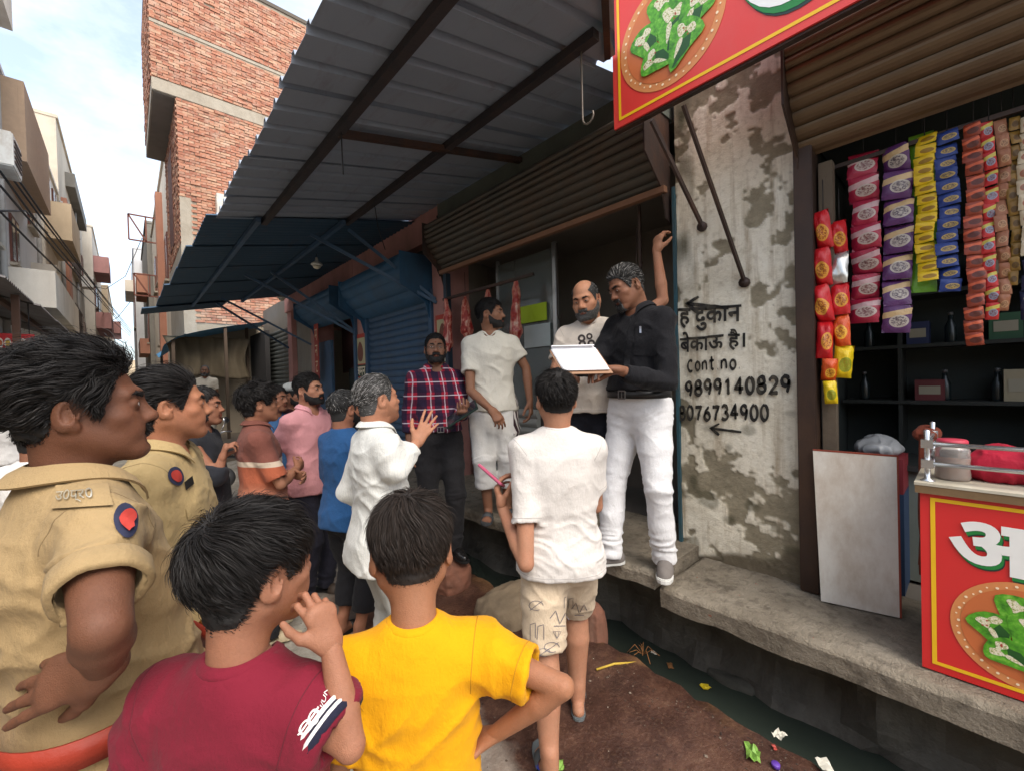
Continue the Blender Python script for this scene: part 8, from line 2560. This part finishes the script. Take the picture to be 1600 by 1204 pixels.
mb = MB(); mb.lathe([(.08, -.05), (.095, 0), (.09, .015), (.02, .03)], (0, .50, .86), 18, Rx(-1.4)); mb.build('headlight', CHR, MC)
for s_ in (-1, 1):
    mb = MB(); mb.tube([(s_*.24, .35, 1.03), (s_*.30, .33, 1.16)], .006, 6); mb.lathe([(.03, 0), (.05, .006), (.05, .014), (.03, .02)], (s_*.31, .33, 1.19), 14, Rx(1.4)); mb.build('mirror', CHR, MC)
# litter ---------------------------------------------------------------------------------------------------------------------
def scrap(label, px, py, z, w, h, mat, seed, name='litter_scrap'):
    c = onZ(px, py, z); rg = random.Random(seed); n = 4; V = []; F = []
    a = rg.uniform(0, 3.1)
    for j in range(n+1):
        for i in range(n+1):
            u, v = (i/n-.5)*w, (j/n-.5)*h
            V.append((u*math.cos(a)-v*math.sin(a)+rg.uniform(-.08, .08)*w, u*math.sin(a)+v*math.cos(a)+rg.uniform(-.08, .08)*h, .003+abs(rg.gauss(0, .18))*min(w, h)))
    F = [(j*(n+1)+i, j*(n+1)+i+1, (j+1)*(n+1)+i+1, (j+1)*(n+1)+i) for j in range(n) for i in range(n)]
    me = bpy.data.meshes.new(name); me.from_pydata(V, [], F); me.update(); o = obj(name, me, mat, None, c); tag(o, label, 'litter'); return o
LW = flat('litter_white', lin(208, 204, 190), .6, var=.2); LG = flat('litter_green', lin(120, 160, 70), .6, var=.3); LP = flat('litter_purple', lin(96, 60, 160), .5); LR = flat('litter_red', lin(170, 70, 60), .6, var=.3); LY = flat('litter_yellow', lin(206, 180, 30), .5); LB = flat('litter_blue', lin(50, 70, 180), .5); LBR = flat('dead_leaf', lin(136, 92, 50), .8, var=.3)
zt = .095
scrap('pale green and cream wrapper lying on the brown stained ground', 1176, 1178, zt, .085, .05, LG, 1); scrap('white and red wrapper at the drain rim', 1218, 1150, zt, .05, .04, LW, 2); scrap('small rust-coloured scrap beside the white wrapper', 1210, 1168, zt, .03, .012, LR, 3)
scrap('white paper scrap with green print near the drain rim', 1290, 1198, zt, .07, .045, LW, 4); scrap('navy and red wrapper behind the yellow-shirted boy', 846, 1196, .03, .035, .05, LB, 5); scrap('yellow-green wrapper on the wet ground below the shorts', 874, 1196, .03, .04, .05, LG, 6)
scrap('yellow wrapper floating in the drain water', 1103, 1074, ZW+.004, .04, .05, LY, 7); scrap('brown floating leaf in the drain', 1047, 1040, ZW+.004, .05, .03, LBR, 8); scrap('tiny blue scrap floating in the far drain water', 1358, 1158, ZW+.004, .022, .012, LB, 9)
scrap('dry leaf on the brown ground near the drain', 1022, 1103, .07, .03, .03, LBR, 10); scrap('red scrap on the brown ground by the slipper', 985, 1112, .06, .025, .015, LR, 11); scrap('white scrap floating by the twig tangle', 1022, 1020, ZW+.004, .04, .02, LW, 12)
cc = onZ(1212, 1197, zt); mb = MB(); mb.lathe([(.016, 0), (.016, .012), (.014, .015)], (0, 0, 0), 16); o = mb.build('litter_scrap', LP, None, 0, cc); tag(o, 'purple plastic screw top lying on the stained ground', 'litter')
p0, p1, p2 = onZ(932, 1045, .09), onZ(960, 1036, .10), onZ(995, 1034, .08); mb = MB(); mb.tube([p0-p0, p1-p0, p2-p0], .006, 6); o = mb.build('straw_stem', flat('yellow_stem', lin(190, 160, 60), .7), None, 0, p0); tag(o, 'yellow plant stem lying at the drain rim', 'stem')
R_ = empty('twig_tangle', onZ(1005, 1022, .03)); tag(R_, 'tangle of brown twigs caught at the drain rim', 'twigs')
for k in range(10):
    a = rnd.uniform(0, 6.28); L = rnd.uniform(.04, .10); mb = MB(); mb.tube([(0, 0, 0), (L*.5*math.cos(a), L*.5*math.sin(a), .03+rnd.uniform(0, .03)), (L*math.cos(a), L*math.sin(a), rnd.uniform(0, .04))], .0022, 5); mb.build('twig', LBR, R_)

# grit and pebbles on the street: too many and too small to pick apart
def grit():
    gb = bvh_of(bpy.data.objects['ground']); rng = np.random.default_rng(9); V = []; F = []
    base = np.array([(1, 0, 0), (-1, 0, 0), (0, 1, 0), (0, -1, 0), (0, 0, 1), (0, 0, -1)], float)
    tri = [(0, 2, 4), (2, 1, 4), (1, 3, 4), (3, 0, 4), (2, 0, 5), (1, 2, 5), (3, 1, 5), (0, 3, 5)]
    for k in range(1500):
        x, y = rng.uniform(.2, 1.98), rng.uniform(.2, 5.5)
        if k % 3 == 0: x = 1.95-abs(rng.normal(0, .12))
        h = gb.ray_cast(Vector((x, y, 2)), Vector((0, 0, -1)))
        if h[0] is None: continue
        r = rng.uniform(.002, .0055)*(2.0 if rng.random() < .05 else 1)
        b = base*(r*rng.uniform(.6, 1.3, (6, 1)))*A3(1, 1, .6)
        a = rng.uniform(0, 6.28); c_, s_ = math.cos(a), math.sin(a)
        b = np.stack([b[:, 0]*c_-b[:, 1]*s_, b[:, 0]*s_+b[:, 1]*c_, b[:, 2]], 1)+A3(x, y, h[0].z+r*.3)
        o = len(V); V += b.tolist(); F += [tuple(i+o for i in t) for t in tri]
    me = bpy.data.meshes.new('gravel'); me.from_pydata(V, [], F); me.update()
    m = MT('grit_stone'); r = m.n('NewGeometry').outputs['Random Per Island']
    m.out(m.ramp(r, [(0, lin(40, 30, 26)), (.5, lin(74, 60, 50)), (.8, lin(104, 90, 78)), (.97, lin(140, 128, 114)), (1, lin(120, 70, 54))]), .9)
    o = obj('gravel', me, m.m); tag(o, 'loose grit and pebbles scattered on the stained street surface', 'gravel', kind='stuff')
grit()
